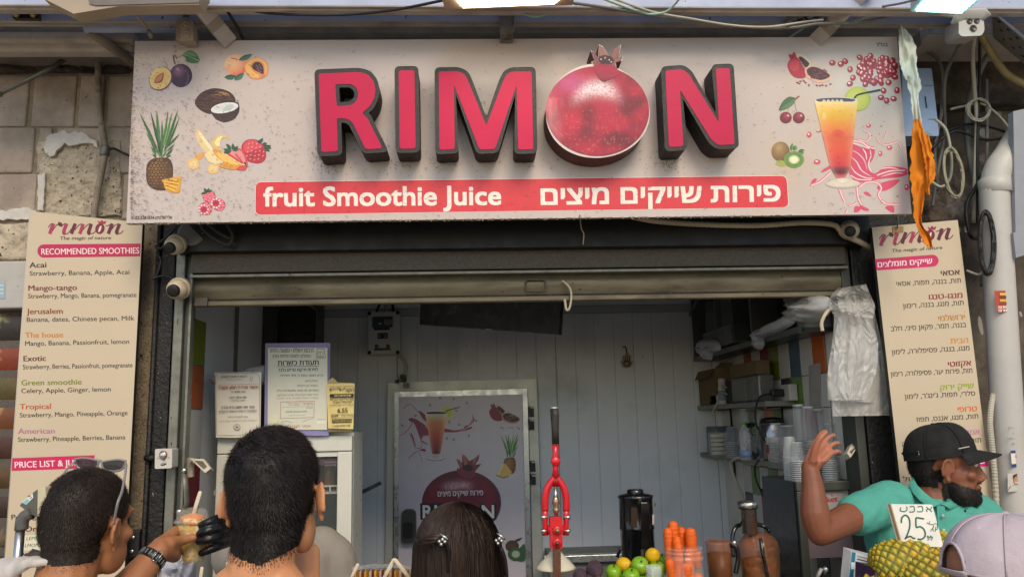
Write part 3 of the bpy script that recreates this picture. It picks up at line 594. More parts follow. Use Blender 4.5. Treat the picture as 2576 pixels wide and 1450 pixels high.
# ---- neighbouring shop at far left: painted shutter and its white sign
ns = T('painted_shutter', 'roller shutter with faded graffiti behind the left menu board', 'shutter', (X(0, 1100, 3.0), 3.0, 0))
cols = ['2f2923', '7d3622', '5c4c2a', '6a4022', '45291e', '4d3a22', '38261e', '42352a', '2e251f', '372c23']
for i in range(9):
    z1, z0 = Z(790+74*i, 3.02, 0), Z(790+74*(i+1)-7, 3.02, 0); M_ = mat('graffiti_%s' % 'abcdefghi'[i], cols[i], .6, var=.35, vs=3, var2=(['8f8a5a', 'c9a75c', '4d4a2a', 'b08a48', '3a2a24', '8a4a2c', '2f2622', '6d6048', '2b2420'][i], 3.6, .5, .57), spots=[('221d18', 22, .22, (.6, 1, 1))], bump=.3, bs=30)
    m = MB(); m.grid(lambda a, b: Vector((-3.2+1.9*a, 3.02-.014*math.sin(math.pi*b), z0+(z1-z0)*b)), 20, 8, M_); m.box((-3.2, 3.012, z0-.03), (-1.3, 3.03, z0), M_shut_d); part('slat', m, ns)
nsb = T('sign_box', 'blank white neighbouring sign box left of the English menu', 'sign', P(0, 770, 2.98))
m = MB(); m.bbox((-3.2, 2.98, Z(775, 2.98, 0)), (X(90, 720, 2.98), 3.1, Z(656, 2.98, 0)), mat('dirty_white', 'a9a69f', .6, var=.08, spots=[('4b443b', 40, .1, (1, 1, 1))]), .006); part('board', m, nsb)
m = MB(); G = Gfx(m, YP(2.978), PRINT); G.poly([(-30, 709), (12, 709), (12, 750), (-30, 750)], '8fa6ae', 1)
for k in range(3): G.stroke([(-20, 718+k*10), (9, 717+k*10)], 3, 'b9c3c4', 3, 0)
part('blue_sticker', m, nsb)
# ================================================================== the big sign
M_board = mat('sign_board', 'beb1a9', .34, var=.04, vs=3, rvar=.06, var2=('c0ab93', 1.6, .5, .8), spots=[('5d4a3a', 70, .07, (1, 1, 1)), ('3d2f24', 34, .035, (1, 1, 1))])
M_edge = mat('sign_edge', '8a7e6c', .7, var=.3, vs=25, spots=[('1f1a14', 50, .3, (1, 1, 1))])
YS = 2.72
sg = T('shop_sign', 'huge white sign reading RIMON with printed fruit over the shop front', 'sign', P(1300, 550, YS))
m = MB(); q = [P(318, 562, YS), P(2292, 538, YS), P(2255, 93, YS), P(340, 104, YS)]
m.hexa(q+[p+Vector((0, .022, 0)) for p in q], M_edge); m.add([p-Vector((0, .0012, 0)) for p in q], [(0, 1, 2, 3)], M_board)
part('board', m, sg)
m = MB(); G = Gfx(m, YP(YS-.0016), PRINT)
def A1(*p): return zr(520, 160, 4.770, p)
def A2(*p): return zr(520, 400, 3.452, p)
def B1(*p): return zr(2880, 160, 4.265, p)
def B2(*p): return zr(2880, 440, 3.8155, p)
def leaf(G, a, b, w, c0, c1, k=1):
    a, b = Vector(a), Vector(b); d = b-a; n = Vector((-d.y, d.x)).normalized()*w
    up = [a, a+d*.25+n*.75, a+d*.55+n, a+d*.85+n*.5, b]; dn = [b, a+d*.8-n*.35, a+d*.5-n*.7, a+d*.2-n*.5, a]
    G.poly([tuple(p) for p in up+dn[1:-1]], c0, k); G.poly([tuple(p) for p in [a+d*.03]+[a+d*.5-n*.1, b, a+d*.8-n*.35, a+d*.5-n*.7, a+d*.2-n*.5]], c1, k+1)
def shade(c0, c1, c2, lx=-.35, ly=-.35):            # printed ball: light spot, body, rim
    c0, c1, c2 = H(c0), H(c1), H(c2)
    def f(r, t, u, v):
        x, y = r*math.cos(t), r*math.sin(t); d = math.hypot(x-lx, y-ly); return mixc(c0, c1, min(1, d*1.6)) if d < .62 else mixc(c1, c2, min(1, (d-.62)*1.3))
    return f
def plum(G):
    (u, v), = A1((755, 590)); G.ell(u, v, 28.5, 29.5, '000', k=1, fn=shade('8a6a80', '4b3348', '352238', -.2, -.4), rings=8)
    (u, v), = A1((700, 480)); G.ell(u, v, 7, 4, 'b9899c', '6a4a60', 2, .8)
    G.stroke(A1((830, 500), (880, 560), (880, 680), (840, 760)), 2.4, '6d5470', 2)
    (u, v), = A1((395, 650)); G.ell(u, v, 32, 27, '6c4560', k=3, rot=-.8); G.ell(u-1.2, v-1.2, 30, 25, 'd6b06a', 'e2c280', 4, -.8)
    G.blob(A1((445, 545), (440, 630), (400, 710), (290, 725), (285, 690), (320, 610), (390, 560)), '7f4a34', 6); G.blob(A1((435, 555), (420, 630), (380, 690), (300, 712), (300, 680), (340, 610)), 'bb7c58', 7)
    G.stroke(A1((500, 450), (505, 400), (450, 320)), 2, '8f8a52', 5); G.stroke(A1((655, 385), (630, 320), (625, 250)), 3, '4a2f30', 3); G.stroke(A1((610, 240), (660, 245), (680, 295)), 2.2, '4a2f30', 3); G.stroke(A1((690, 280), (780, 225)), 1.6, '7f8c58', 3)
    G.blob(A1((785, 220), (880, 152), (980, 160), (1055, 240), (1090, 330), (1000, 372), (880, 350), (830, 270)), '4b7554', 4); G.blob(A1((800, 215), (880, 165), (970, 175), (1040, 250), (940, 240), (860, 215)), '6f9a72', 5); G.stroke(A1((800, 220), (910, 250), (1080, 330)), 1.3, 'a9c3a0', 6)
def peach(G):
    (u, v), = A1((1740, 400)); G.ell(u, v, 29, 26.5, '000', k=1, rings=9, seg=32, fn=lambda r, t, x, y: mixc(mixc(H('e8b892'), H('e9c08d'), .5+.5*math.sin(t)), H('cf4a3a'), max(0, min(1, (.55*r*math.cos(t-.9)+.1+.35*r)*.95))))
    G.stroke(A1((1650, 275), (1720, 290), (1770, 310)), 2.5, 'a06a40', 2)
    leaf(G, *A1((1785, 318), (2035, 205)), 8, '48715a', '315443', 3); leaf(G, *A1((1530, 625), (1755, 600)), 8, '3c6452', '2a4a3d', 2); leaf(G, *A1((1710, 675), (1885, 540)), 8, '4a7560', '315443', 4)
    G.blob(A1((1890, 450), (1920, 360), (2040, 280), (2150, 270), (2280, 340), (2320, 440), (2310, 560), (2250, 620), (2150, 655), (2020, 640), (1930, 560)), 'e08a5c', 5); G.blob(A1((1905, 450), (1940, 370), (2050, 292), (2150, 285), (2265, 350), (2295, 450), (2260, 570), (2150, 625), (2030, 620), (1945, 545)), 'e6b45e', 6)
    G.blob(A1((2000, 420), (2050, 340), (2160, 330), (2240, 400), (2250, 580), (2150, 575), (2050, 520)), 'd9825c', 7); G.blob(A1((2030, 420), (2080, 355), (2160, 355), (2220, 420), (2232, 560), (2150, 530), (2060, 485)), '40262e', 8)
    for a in ((2100, 400, 2150, 470), (2150, 390, 2200, 480), (2110, 470, 2200, 530)): G.stroke(A1(a[:2], a[2:]), 1.6, '8d6a66', 9, 0)
def coconut(G):
    o = A1((1005, 1080), (1050, 970), (1150, 880), (1320, 820), (1480, 830), (1630, 885), (1720, 985), (1700, 1080), (1400, 1200), (1280, 1275), (1150, 1235), (1050, 1160)); G.blob(o, '3d2722', 1)
    rnd = random.Random(5)
    for i in range(130):
        x, y = rnd.uniform(1040, 1660), rnd.uniform(850, 1200); dx = (x-1365)/360; dy = (y-1040)/200
        if dx*dx+dy*dy > .80: continue
        w = rnd.uniform(60, 150); hi = math.exp(-((x-1500)/130)**2-((y-920)/50)**2); c = mixc(mixc(H('2c1b18'), H('6a4638'), rnd.random()), H('b98a5c'), hi)
        G.stroke(A1((x-w/2, y+.05*w*(1 if x < 1400 else -.3)), (x, y-6), (x+w/2, y+w*.12)), 1.3, c, 2, 3)
    G.blob(A1((1285, 1180), (1400, 1100), (1600, 1065), (1760, 1065), (1800, 1130), (1790, 1250), (1700, 1370), (1540, 1422), (1400, 1380), (1310, 1280)), '37231f', 4)
    for i in range(50):
        x, y = rnd.uniform(1330, 1770), rnd.uniform(1260, 1400)
        if ((x-1545)/240)**2+((y-1200)/215)**2 < .93: G.stroke(A1((x, y), (x+8, y+40)), 1.1, mixc(H('2a1a17'), H('6a4c42'), rnd.random()), 5, 0)
    (u, v), = A1((1537, 1168)); G.ell(u, v, 34.8, 12.8, 'c9cdc8', 'dcdcd6', 6, -.17); G.blob(A1((1500, 1210), (1590, 1120), (1690, 1110), (1690, 1170), (1610, 1215)), 'b4bab8', 7)
def pine(G, Fz, sc=1, k0=0):
    rnd = random.Random(8); W = 3.0*sc
    body = Fz((95, 870), (110, 750), (170, 680), (270, 660), (390, 670), (440, 760), (445, 880), (430, 990), (370, 1070), (270, 1085), (160, 1050), (105, 970)); G.blob(body, '4f331c', 1+k0)
    for r in range(11):
        for c in range(8):
            x = 112+45*c+(22 if r % 2 else 0); y = 690+38*r
            if ((x-268)/172)**2+((y-872)/205)**2 > .93: continue
            l = max(0, 1-abs(x-220)/200)*max(0, 1-abs(y-800)/260); col = mixc(H('5a371c'), H('c99a55'), min(1, l*.9+rnd.uniform(0, .25)))
            a, b, c_, d = Fz((x-18, y+4), (x, y-17), (x+18, y+4), (x, y+15)); G.poly([a, b, c_, d], col, 2+k0); e, = Fz((x, y)); G.ell(e[0], e[1], 1.6*sc, 1.3*sc, '2f1c10', k=3+k0, seg=8)
    lv = [((270, 670), (230, 40), 30), ((300, 660), (150, 60), 24), ((260, 600), (10, 85), 24), ((300, 600), (380, 45), 18), ((310, 560), (430, 70), 22), ((320, 600), (508, 35), 24), ((330, 600), (530, 130), 22), ((230, 560), (115, 255), 16), ((220, 540), (97, 340), 18), ((340, 560), (465, 265), 18), ((350, 540), (530, 350), 18), ((230, 600), (150, 440), 18), ((360, 580), (462, 485), 20), ((230, 640), (152, 515), 20), ((350, 640), (440, 545), 20), ((270, 640), (280, 430), 26), ((300, 650), (300, 170), 24), ((300, 655), (215, 560), 20), ((300, 655), (360, 570), 20), ((230, 660), (175, 612), 14), ((350, 660), (420, 620), 14)]
    for i, (a, b, w) in enumerate(lv):
        a, b = Fz(a, b); g_ = rnd.random(); leaf(G, a, b, w*.14*sc*1.3, mixc(H('27472e'), H('4f8446'), g_), mixc(H('16301f'), H('7fae5c'), rnd.random()), 4+k0+(i % 3))
    return
def pine_slice(G, pts, k=8):
    G.poly(pts, 'd9a53a', k); a, b, c = Vector(pts[0]), Vector(pts[1]), Vector(pts[2])
    for t in (.2, .4, .6, .8): G.stroke([tuple(a.lerp(b, t)), tuple(c.lerp(b, t*.5+.2))], 1.2, 'b3792c', k+1, 0)
plum(G); peach(G); coconut(G); pine(G, A2, 1)
G.blob(A2((300, 950), (400, 925), (540, 910), (540, 1000), (525, 1105), (440, 1112), (350, 1070), (320, 990)), 'd59a2c', 9)
for a in ((330, 965, 520, 1000), (330, 1000, 500, 1050), (350, 1040, 470, 1090), (400, 935, 530, 960)): G.stroke(A2(a[:2], a[2:]), 2.6, 'e9bc52', 10, 0); G.stroke(A2((a[0]+15, a[1]+18), (a[2]-15, a[3]+15)), 1.2, '8d5f22', 10, 0)
# banana, strawberries, raspberries
G.blob(A2((735, 320), (790, 310), (880, 430), (970, 550), (960, 590), (860, 590), (800, 510), (760, 440)), 'ddc08a', 1); G.blob(A2((780, 320), (870, 430), (950, 540), (930, 570), (860, 480), (800, 400)), 'ecdcae', 2)
G.blob(A2((950, 500), (970, 420), (1050, 365), (1130, 380), (1185, 435), (1120, 400), (1070, 420), (1050, 500), (1075, 590), (1020, 560)), 'd9b565', 3); G.blob(A2((985, 470), (1030, 400), (1090, 385), (1060, 430), (1040, 520)), 'efdca0', 4)
G.blob(A2((740, 630), (800, 600), (860, 600), (850, 640), (780, 690), (745, 690)), 'd99a4a', 2)
for x, y, r in ((710, 740, 80), (965, 800, 78)):
    (u, v), = A2((x, y)); G.ell(u, v, r*.194, r*.18, 'e7c98f', 'd9b06a', 3); G.ell(u, v, 6, 5.5, 'f0dfb2', 'e7c98f', 4)
    for t in range(3): G.stroke([(u, v), (u+5*math.cos(t*2.1), v+5*math.sin(t*2.1))], 1, 'a06a3c', 5, 0)
# strawberries
G.blob(A2((1330, 540), (1370, 450), (1450, 420), (1540, 435), (1620, 500), (1650, 600), (1640, 680), (1580, 730), (1480, 730), (1400, 690)), 'b02c3a', 2); G.blob(A2((1350, 530), (1390, 455), (1460, 430), (1540, 450), (1600, 520), (1500, 560), (1400, 600)), 'd14a50', 3)
for i in range(5):
    for j in range(6):
        x, y = 1375+52*j-8*i, 470+52*i+12*(j % 2)
        if ((x-1500)/140)**2+((y-580)/140)**2 < .85: (u, v), = A2((x, y)); G.ell(u, v, 2.4, 1.8, 'f0a9a0', k=4, seg=8, rot=-.5); G.ell(u+.5, v+.5, 1.3, 1, '8d2430', k=5, seg=8)
for a, b in (((1560, 470), (1605, 405)), ((1600, 490), (1660, 470)), ((1620, 520), (1715, 505)), ((1620, 530), (1700, 575)), ((1580, 470), (1535, 440)), ((1610, 500), (1720, 540))): leaf(G, *A2(a, b), 5, '2f5a3e', '1f4430', 6)
G.blob(A2((1140, 600), (1200, 570), (1300, 540), (1360, 580), (1400, 680), (1410, 760), (1370, 825), (1280, 820), (1220, 780), (1240, 700), (1170, 640)), 'c94a52', 5); G.blob(A2((1180, 600), (1290, 560), (1350, 610), (1385, 720), (1350, 740), (1290, 680)), 'dc8a82', 6); G.stroke(A2((1250, 610), (1310, 680), (1345, 730)), 4, 'c0444e', 7)
for a, b in (((1220, 560), (1215, 475)), ((1230, 560), (1285, 510)), ((1200, 560), (1130, 485)), ((1200, 580), (1095, 550)), ((1190, 590), (1100, 590)), ((1220, 570), (1290, 545))): leaf(G, *A2(a, b), 5, '34603f', '1f4430', 7)
G.blob(A2((860, 610), (960, 570), (1010, 640), (1095, 715), (1020, 745), (920, 720), (870, 660)), 'e2cf98', 6)
G.blob(A2((960, 570), (1010, 555), (1080, 600), (1200, 660), (1330, 740), (1370, 750), (1310, 770), (1240, 815), (1130, 800), (1040, 770), (1100, 720), (1020, 660)), 'd4923a', 8); G.blob(A2((990, 580), (1080, 615), (1200, 680), (1300, 750), (1180, 740), (1060, 680)), 'e8b95c', 9); G.stroke(A2((1080, 600), (1200, 665), (1330, 745), (1375, 752)), 2.5, 'eed48a', 10); G.stroke(A2((1370, 715), (1382, 750)), 3, '3a2a1c', 11, 0)
for cx, cy, r in ((910, 1160, 85), (1040, 1270, 82), (865, 1320, 88)):
    rnd = random.Random(cx); (u, v), = A2((cx, cy)); G.ell(u, v, r*.19, r*.185, 'c23a52', 'a82840', 3)
    for i in range(26):
        t = i*2.4; q = math.sqrt(i/26)*.88; G.ell(u+r*.19*q*math.cos(t), v+r*.185*q*math.sin(t), 4.2, 3.8, 'ec8f97', 'c8405a', 4, seg=10, rings=2)
for cx, cy in ((1000, 1250), (840, 1330)):
    (u, v), = A2((cx, cy)); G.ell(u, v, 9, 8, '9a1f38', 'c23a52', 6)
    for i in range(9): t = i*.7; G.ell(u+11*math.cos(t), v+11*math.sin(t), 2.6, 2, 'f2d2cf', k=7, seg=8, rot=t)
for b in ((840, 1055), (910, 1050), (950, 1075), (805, 1130)): leaf(G, A2((885, 1110))[0], A2(b)[0], 4, '36593f', '24402c', 6)
# right side: pomegranate halves, seeds, cherries, kiwi
G.blob(B1((310, 380), (340, 290), (400, 240), (480, 250), (560, 360), (620, 450), (590, 560), (480, 570), (380, 520)), 'a32336', 2); G.blob(B1((330, 370), (370, 290), (430, 265), (500, 320), (480, 440), (390, 450)), 'bf3348', 3)
for b in ((330, 185), (370, 200), (415, 145), (440, 190)): leaf(G, B1((400, 270))[0], B1(b)[0], 6, 'b02c3c', '9a2032', 4)
G.blob(B1((450, 200), (520, 180), (620, 240), (680, 340), (600, 420), (520, 300)), 'd8c0a4', 3); G.blob(B1((490, 240), (540, 230), (640, 310), (660, 350), (600, 400), (530, 310)), '3a2226', 4)
G.blob(B1((590, 430), (680, 380), (800, 390), (920, 450), (1000, 520), (960, 600), (840, 640), (720, 610), (620, 550)), 'd8a98c', 4); G.blob(B1((620, 440), (700, 390), (800, 405), (920, 465), (990, 525), (950, 570), (840, 600), (730, 570), (650, 520)), '43222a', 5)
rnd = random.Random(2)
for i in range(60):
    x, y = rnd.uniform(640, 960), rnd.uniform(410, 580)
    if ((x-805)/175)**2+((y-500)/90)**2 < .85: (u, v), = B1((x, y)); G.ell(u, v, 2.6, 2.2, mixc(H('7a2a38'), H('a3545c'), rnd.random()), '2f171d', 6, seg=8, rings=2)
for x, y in ((470, 640), (500, 655), (520, 620), (570, 610), (600, 640), (655, 680), (780, 685), (830, 690), (870, 680), (930, 690), (1000, 665)): (u, v), = B1((x, y)); G.ell(u, v, 3.4, 2, '8d2a34', k=3, seg=9, rot=rnd.random())
def seed(G, x, y, r, fz, k):
    (u, v), = fz((x, y)); a = rnd.uniform(0, 3); G.ell(u, v, r*1.0, r*.86, 'b23344', '7c1c2c', k, a, 12, rings=3); G.ell(u-r*.2, v-r*.25, r*.42, r*.3, mixc(H('e58f92'), H('f0d0cc'), rnd.random()), k=k+1, rot=a, seg=8)
for x, y in ((1030, 325), (1165, 345), (1235, 300), (1468, 240), (1640, 215), (1315, 430), (1360, 565), (1310, 660), (1560, 665), (2065, 765), (1810, 880), (1900, 930), (2010, 900), (1850, 770), (1930, 640), (1525, 575), (1455, 480)): seed(G, x, y, 8.2, B1, 3)
for i in range(80):
    t = rnd.uniform(0, 6.28); q = math.sqrt(rnd.random()); seed(G, 1790+300*q*math.cos(t)*(1 if math.cos(t) > 0 else 1.15), 440+230*q*math.sin(t), 8.2, B1, 2+(i % 5))
G.blob(B1((175, 1085), (230, 950), (330, 868), (420, 880), (450, 900), (400, 990), (300, 1060)), '41613f', 2); G.blob(B1((190, 1080), (300, 980), (440, 900), (390, 990), (300, 1055)), '56794e', 3)
G.stroke(B1((425, 910), (435, 1010), (460, 1105)), 1.6, '8a7a68', 2); G.stroke(B1((330, 1050), (318, 1110)), 1.6, '8a7a68', 2); G.stroke(B1((450, 895), (500, 855)), 4, '8d3c38', 3, 0)
for x in (285, 493): (u, v), = B1((x, 1200)); G.ell(u, v, 15, 14.5, '000', k=3, fn=shade('a84058', '7d1f34', '561424', .1, -.3), rings=6); G.ell(u+6, v-5, 3, 2.2, 'e4b6b4', k=4, rot=.8, seg=10)
(u, v), = B2((180, 490)); G.ell(u, v, 23, 25, '000', k=1, fn=shade('b0915c', '8d6f42', '6a4f30', -.2, -.4), rings=6)
for a, b in (((330, 480), (350, 370)), ((370, 480), (400, 400)), ((430, 490), (525, 465)), ((440, 500), (515, 510))): leaf(G, *B2(a, b), 6, '5d8c48', '2f5a34', 2)
G.blob(B2((105, 665), (160, 610), (240, 640), (250, 700), (160, 695)), '9aa24e', 2)
(u, v), = B2((372, 605)); G.ell(u, v, 25.5, 21, '6f8a3c', k=3); G.ell(u, v, 23, 18.5, '000', k=4, fn=lambda r, t, x, y: mixc(H('e3e0b0'), H('4f7d2f'), min(1, max(0, (r-.38)*3)) if r < .72 else .9)if r > .35 else H('e6e2b8'), rings=7)
# the drink
def strip(G, rows, k):
    z = G._z(k); vs = []; cc = []; N = 7
    for uL, uR, v, c in rows:
        c = H(c) if isinstance(c, str) else c
        for i in range(N+1): t = i/N; e = abs(t-.5)*2; vs.append(G.pl(uL+(uR-uL)*t, v, z)); cc.append(mixc(c, mixc(c, (.85, .6, .35), .25), e**3))
    G.mb.add(vs, [(j*(N+1)+i, j*(N+1)+i+1, (j+1)*(N+1)+i+1, (j+1)*(N+1)+i) for j in range(len(rows)-1) for i in range(N)], G.m, False, cc)
def splash(G, fz, k, cols=('c94a63', 'd9748a')):
    for pts in [((1200, 400), (1330, 430), (1520, 450), (1500, 600), (1440, 680), (1450, 760), (1540, 800), (1700, 700), (1990, 740), (1900, 850), (1700, 870), (1500, 900), (1300, 930), (1180, 840), (1150, 700)), ((1500, 820), (1700, 760), (2000, 790), (1900, 850), (1650, 870)), ((1560, 1010), (1640, 930), (1880, 890), (1780, 1000), (1640, 1055)), ((1290, 1120), (1340, 1250), (1440, 1310), (1420, 1340), (1330, 1300)), ((1250, 1270), (1340, 1290), (1290, 1350), (1230, 1350)), ((1680, 1280), (1790, 1265), (1800, 1360), (1720, 1330)), ((1370, 1070), (1430, 1070), (1480, 1130), (1400, 1110)), ((600, 980), (640, 890), (700, 880), (660, 950)), ((760, 775), (880, 690), (910, 720), (800, 780))]: G.blob(fz(*pts), cols[0], k)
    for pts, w in [(((1200, 330), (1330, 350), (1440, 420), (1520, 440)), 7), (((1370, 180), (1440, 220), (1460, 280), (1400, 340), (1290, 310)), 5), (((1560, 290), (1600, 360), (1700, 390), (1850, 350), (1900, 440)), 4.5), (((1700, 205), (1660, 300)), 4), (((1300, 1000), (1400, 930), (1550, 930), (1620, 1010), (1580, 1110), (1680, 1230), (1880, 1240)), 6), (((1020, 1020), (1060, 1130), (1100, 1210)), 6), (((1270, 990), (1290, 1150), (1340, 1250)), 6), (((610, 970), (720, 930), (800, 870), (900, 780)), 6), (((1150, 1230), (1180, 1260), (1270, 1215)), 5), (((1110, 1370), (1140, 1320)), 6)]:
        G.stroke(fz(*pts), w, cols[1], k+2); G.stroke(fz(*[(x+4, y+6) for x, y in pts]), w*.4, 'ecd5cc', k+3)
    for pts in [((1200, 370), (1320, 400), (1450, 450)), ((1450, 620), (1440, 700), (1480, 780)), ((1560, 830), (1750, 770), (1960, 760)), ((1180, 830), (1300, 890), (1480, 890))]: G.stroke(fz(*pts), 3.2, 'e9c6c0', k+4)
    for pts in [((1190, 470), (1290, 520), (1380, 620), (1420, 760)), ((1180, 560), (1270, 640), (1340, 760), (1480, 850)), ((1350, 440), (1400, 520), (1410, 610)), ((1180, 690), (1250, 790), (1380, 860), (1520, 870)), ((1600, 740), (1740, 720), (1880, 745)), ((1620, 850), (1800, 800), (1940, 800)), ((1460, 460), (1470, 560), (1430, 660))]: G.stroke(fz(*pts), lambda t: .8+2.6*math.sin(3.14*t), mixc(H('e2a9b0'), H('ecd2cc'), (pts[0][0] % 7)/7), k+4)
    for x, y, a, b in ((590, 248, 10, 12), (705, 638, 14, 10), (1440, 120, 10, 8), (1740, 435, 11, 9), (1985, 1000, 9, 12), (1610, 520, 8, 10), (1620, 125, 4, 3), (1850, 1125, 6, 3), (1590, 240, 3, 2), (1480, 260, 4, 3), (725, 200, 10, 4)): (u, v), = fz((x, y)); G.ell(u, v, a*.62, b*.62, 'cf5a70', 'c0405a', k+2, seg=12); G.ell(u-1.5, v-1.5, a*.25, b*.2, 'f0dcd6', k=k+3, seg=8)
splash(G, B2, 1)
L = zr(2840, 0, 2.576, [(550, 970), (690, 1443), (970, 985), (915, 1443)])
(u0, v0), = zr(2840, 0, 2.576, [(760, 975)]); 
(lu, lv), = zr(2840, 0, 2.576, [(970, 955)]); G.ell(lu, lv, 32.5, 31, 'a9b046', k=5); G.ell(lu, lv, 29, 27.5, 'c3c45c', 'b4b84a', 6)
G.ell(u0, v0, 54.5, 9, 'd9d0c0', k=6, rot=-.02); G.ell(u0-1, v0-1.5, 50, 6.5, '3a3a48', '4d4c5c', 7)
for i in range(5): (uu, vv), = zr(2840, 0, 2.576, [(640+42*i, 978)]); G.poly([(uu-5, vv+3), (uu, vv-5), (uu+6, vv-1), (uu+5, vv+4)], 'c9b59a', 8)
def glass(G, fz, k):
    pass
w = lambda v: (2047.5+(v-252)*.238+ (0 if v < 400 else 0), 2157-(v-252)*.108)
rows = [(v, c) for v, c in ((256, 'e6c88a'), (275, 'e0b33f'), (292, 'd8a22c'), (310, 'd98b2a'), (328, 'd9722c'), (346, 'cf5230'), (365, 'd2542f'), (382, 'd5492f'), (400, 'cd3a38'), (415, 'c43438'), (424, '7a2430'), (434, '471c24'), (439, 'a82c38'), (446, 'c8686a'))]
strip(G, [(*((w(v)) if v < 424 else (2090+(v-424)*.55, 2138-(v-424)*.55)), v, c) for v, c in rows], 9)
G.ell(2108, 340, 18, 15, 'c9472f', 'd5602e', 10, rings=5); G.ell(2072, 290, 8, 14, 'dcc06a', 'd9a437', 10)
G.stroke([(2148, 248), (2154, 241), (2166, 236), (2214, 226)], 4.2, '1f1c1c', 12)
bu, bv = B2((1070, 950))[0]; G.ell(bu, bv, 44, 11.5, 'bcb09c', k=6); G.ell(bu, bv-1.5, 42, 9.5, 'd4cab8', 'c9bda8', 7); G.ell(bu, bv-7, 18, 8, 'dccfbe', 'cdb9a6', 8)
part('printed_fruit', m, sg)
# ---- red banner and lettering
m = MB(); G = Gfx(m, YP(YS-.0016), PRINT)
G.poly(rounded([(641, 541), (642, 457), (1979, 441), (1984, 522)], 16, 6), 'ece4d8', 1); G.poly(rounded([(642, 540), (643, 458), (1978, 442), (1983, 521)], 15, 6), 'cf3038', 2)
G.text('fruit Smoothie Juice', 664, 518, 1259, 514, 47.5, 'e6ded0', 4, bold=.022); G.text(heb('פירות שייקים מיצים'), 1361.6, 514, 1961, 505, 39, 'e6ded0', 4, bold=.026)
G.text('02-5381834-'+heb('אלי שלטים'), 340, 552, 432, 550.6, 7.5, '2a211a', 4, bold=.02, shear=.15); G.text(heb('בס"ד'), 2203, 117.5, 2232, 117, 8.5, '3a3330', 4, bold=.015)
part('lettering', m, sg)
m = MB(); G = Gfx(m, YP(YS-.0062, .0004), PRINT); rnd = random.Random(21)   # stuck-on dirt
for i in range(4600):
    u = 330+1920*rnd.random()**(2.6 if i % 3 else 1.2); v = 105+445*rnd.random()**.72
    if rnd.random() > .25+.75*math.exp(-(u-330)/900): continue
    a = rnd.gauss(.1, .7); l = rnd.uniform(.8, 4.4) if i % 4 else rnd.uniform(.9, 2); du, dv = l*math.cos(a), l*math.sin(a); wdt = rnd.uniform(.5, 1.1)
    c = mixc(H('2b1f16'), H('7d6648'), rnd.random()**1.2); G.poly([(u-du, v-dv-wdt*.5), (u+du, v+dv-wdt*.3), (u+du*.8, v+dv+wdt*.5), (u-du*.9, v-dv+wdt*.6)], c, 0)
for (cu, cv) in ((815, 400), (812, 390), (830, 420), (1010, 410), (1110, 405), (1660, 400), (1690, 405)):
    for i in range(60):
        u, v = rnd.gauss(cu, 16), rnd.gauss(cv, 14); s_ = rnd.uniform(.5, 1.5); G.ell(u, v, s_, s_*.8, '33241a', k=0, seg=6)
for i in range(260):                                # debris along the lower edge
    u = rnd.uniform(318, 2000); v = 562-(u-318)*.0122; l = rnd.uniform(1, 6); G.poly([(u-rnd.uniform(1, 4), v-1.5), (u+rnd.uniform(1, 4), v-1.5), (u+rnd.uniform(-2, 2), v+l)], mixc(H('2b2119'), H('8d7c62'), rnd.random()), 0)
part('grime', m, sg)
# ---- channel letters
M_lb = mat('letter_border', '1b1a1c', .5, var=.2, vs=40, spots=[('a59c8c', 90, .05, (1, 1, 1))]); M_lr = mat('letter_red', 'b80a40', .38, spec=.3, var=.05, rvar=.05, spots=[('6e1222', 70, .06, (1, 1, 1))]); M_ls = mat('letter_side', '262320', .65, var=.3, vs=20, spots=[('7d7564', 60, .12, (1, 1, 1))], bump=.2)
def ZB(*p): return zr(960, 0, 2.576, p)
def ZC(*p): return zr(1920, 0, 2.576, p)
letters = {
 'R': (ZB((605, 712), (1000, 697), (1085, 722), (1138, 788), (1155, 870), (1140, 955), (1098, 1030), (1022, 1095), (1078, 1142), (1130, 1250), (1222, 1432), (1060, 1443), (990, 1300), (930, 1178), (872, 1145), (780, 1142), (791, 1462), (632, 1470)), ZB((803, 845), (905, 845), (948, 880), (950, 940), (900, 983), (808, 988)), ZB((765, 815), (920, 813), (975, 850), (988, 920), (965, 985), (920, 1015), (780, 1028))),
 'I': (ZB((1378, 682), (1530, 680), (1542, 1434), (1388, 1438)), None, None),
 'M': (ZB((1765, 692), (1955, 690), (2020, 722), (2052, 790), (2225, 1215), (2385, 790), (2422, 718), (2475, 692), (2663, 690), (2678, 1443), (2533, 1447), (2517, 822), (2310, 1440), (2160, 1447), (1912, 818), (1920, 1442), (1772, 1449)), None, None),
 'N': (ZC((1480, 682), (1645, 670), (1705, 712), (1998, 1186), (1968, 663), (2102, 657), (2150, 1395), (1990, 1402), (1928, 1352), (1622, 866), (1656, 1412), (1516, 1422)), None, None)}
for ch, (red, hole, inner) in letters.items():
    yf = 2.618; out = rounded(offset(red, 9.8), 13, 5); hs = [rounded(hole, 5)] if hole else []
    lt = MB(); P_ = lambda l, y=yf: [P(u, v, y) for u, v in l]
    lt.prism(P_(out), (0, YS-yf-.003, 0), M_lb, [P_(h) for h in hs], M_ls, back=False)
    lr_ = part('channel_letter', lt, sg, 'raised letter '+ch); fm = MB()
    fm.prism(P_(rounded(red, 7, 4), yf-.0015), (0, .0014, 0), M_lr, [P_(rounded(inner, 6), yf-.0015)] if inner else [], back=False); part('red_face', fm, lr_)
    eg = MB(); o3 = P_(out, yf); eg.tube(o3+[o3[0]], .0014, mat('worn_edge', '4d473c', .7, var=.4, vs=60), 4, caps=False); part('worn_edge', eg, lr_)
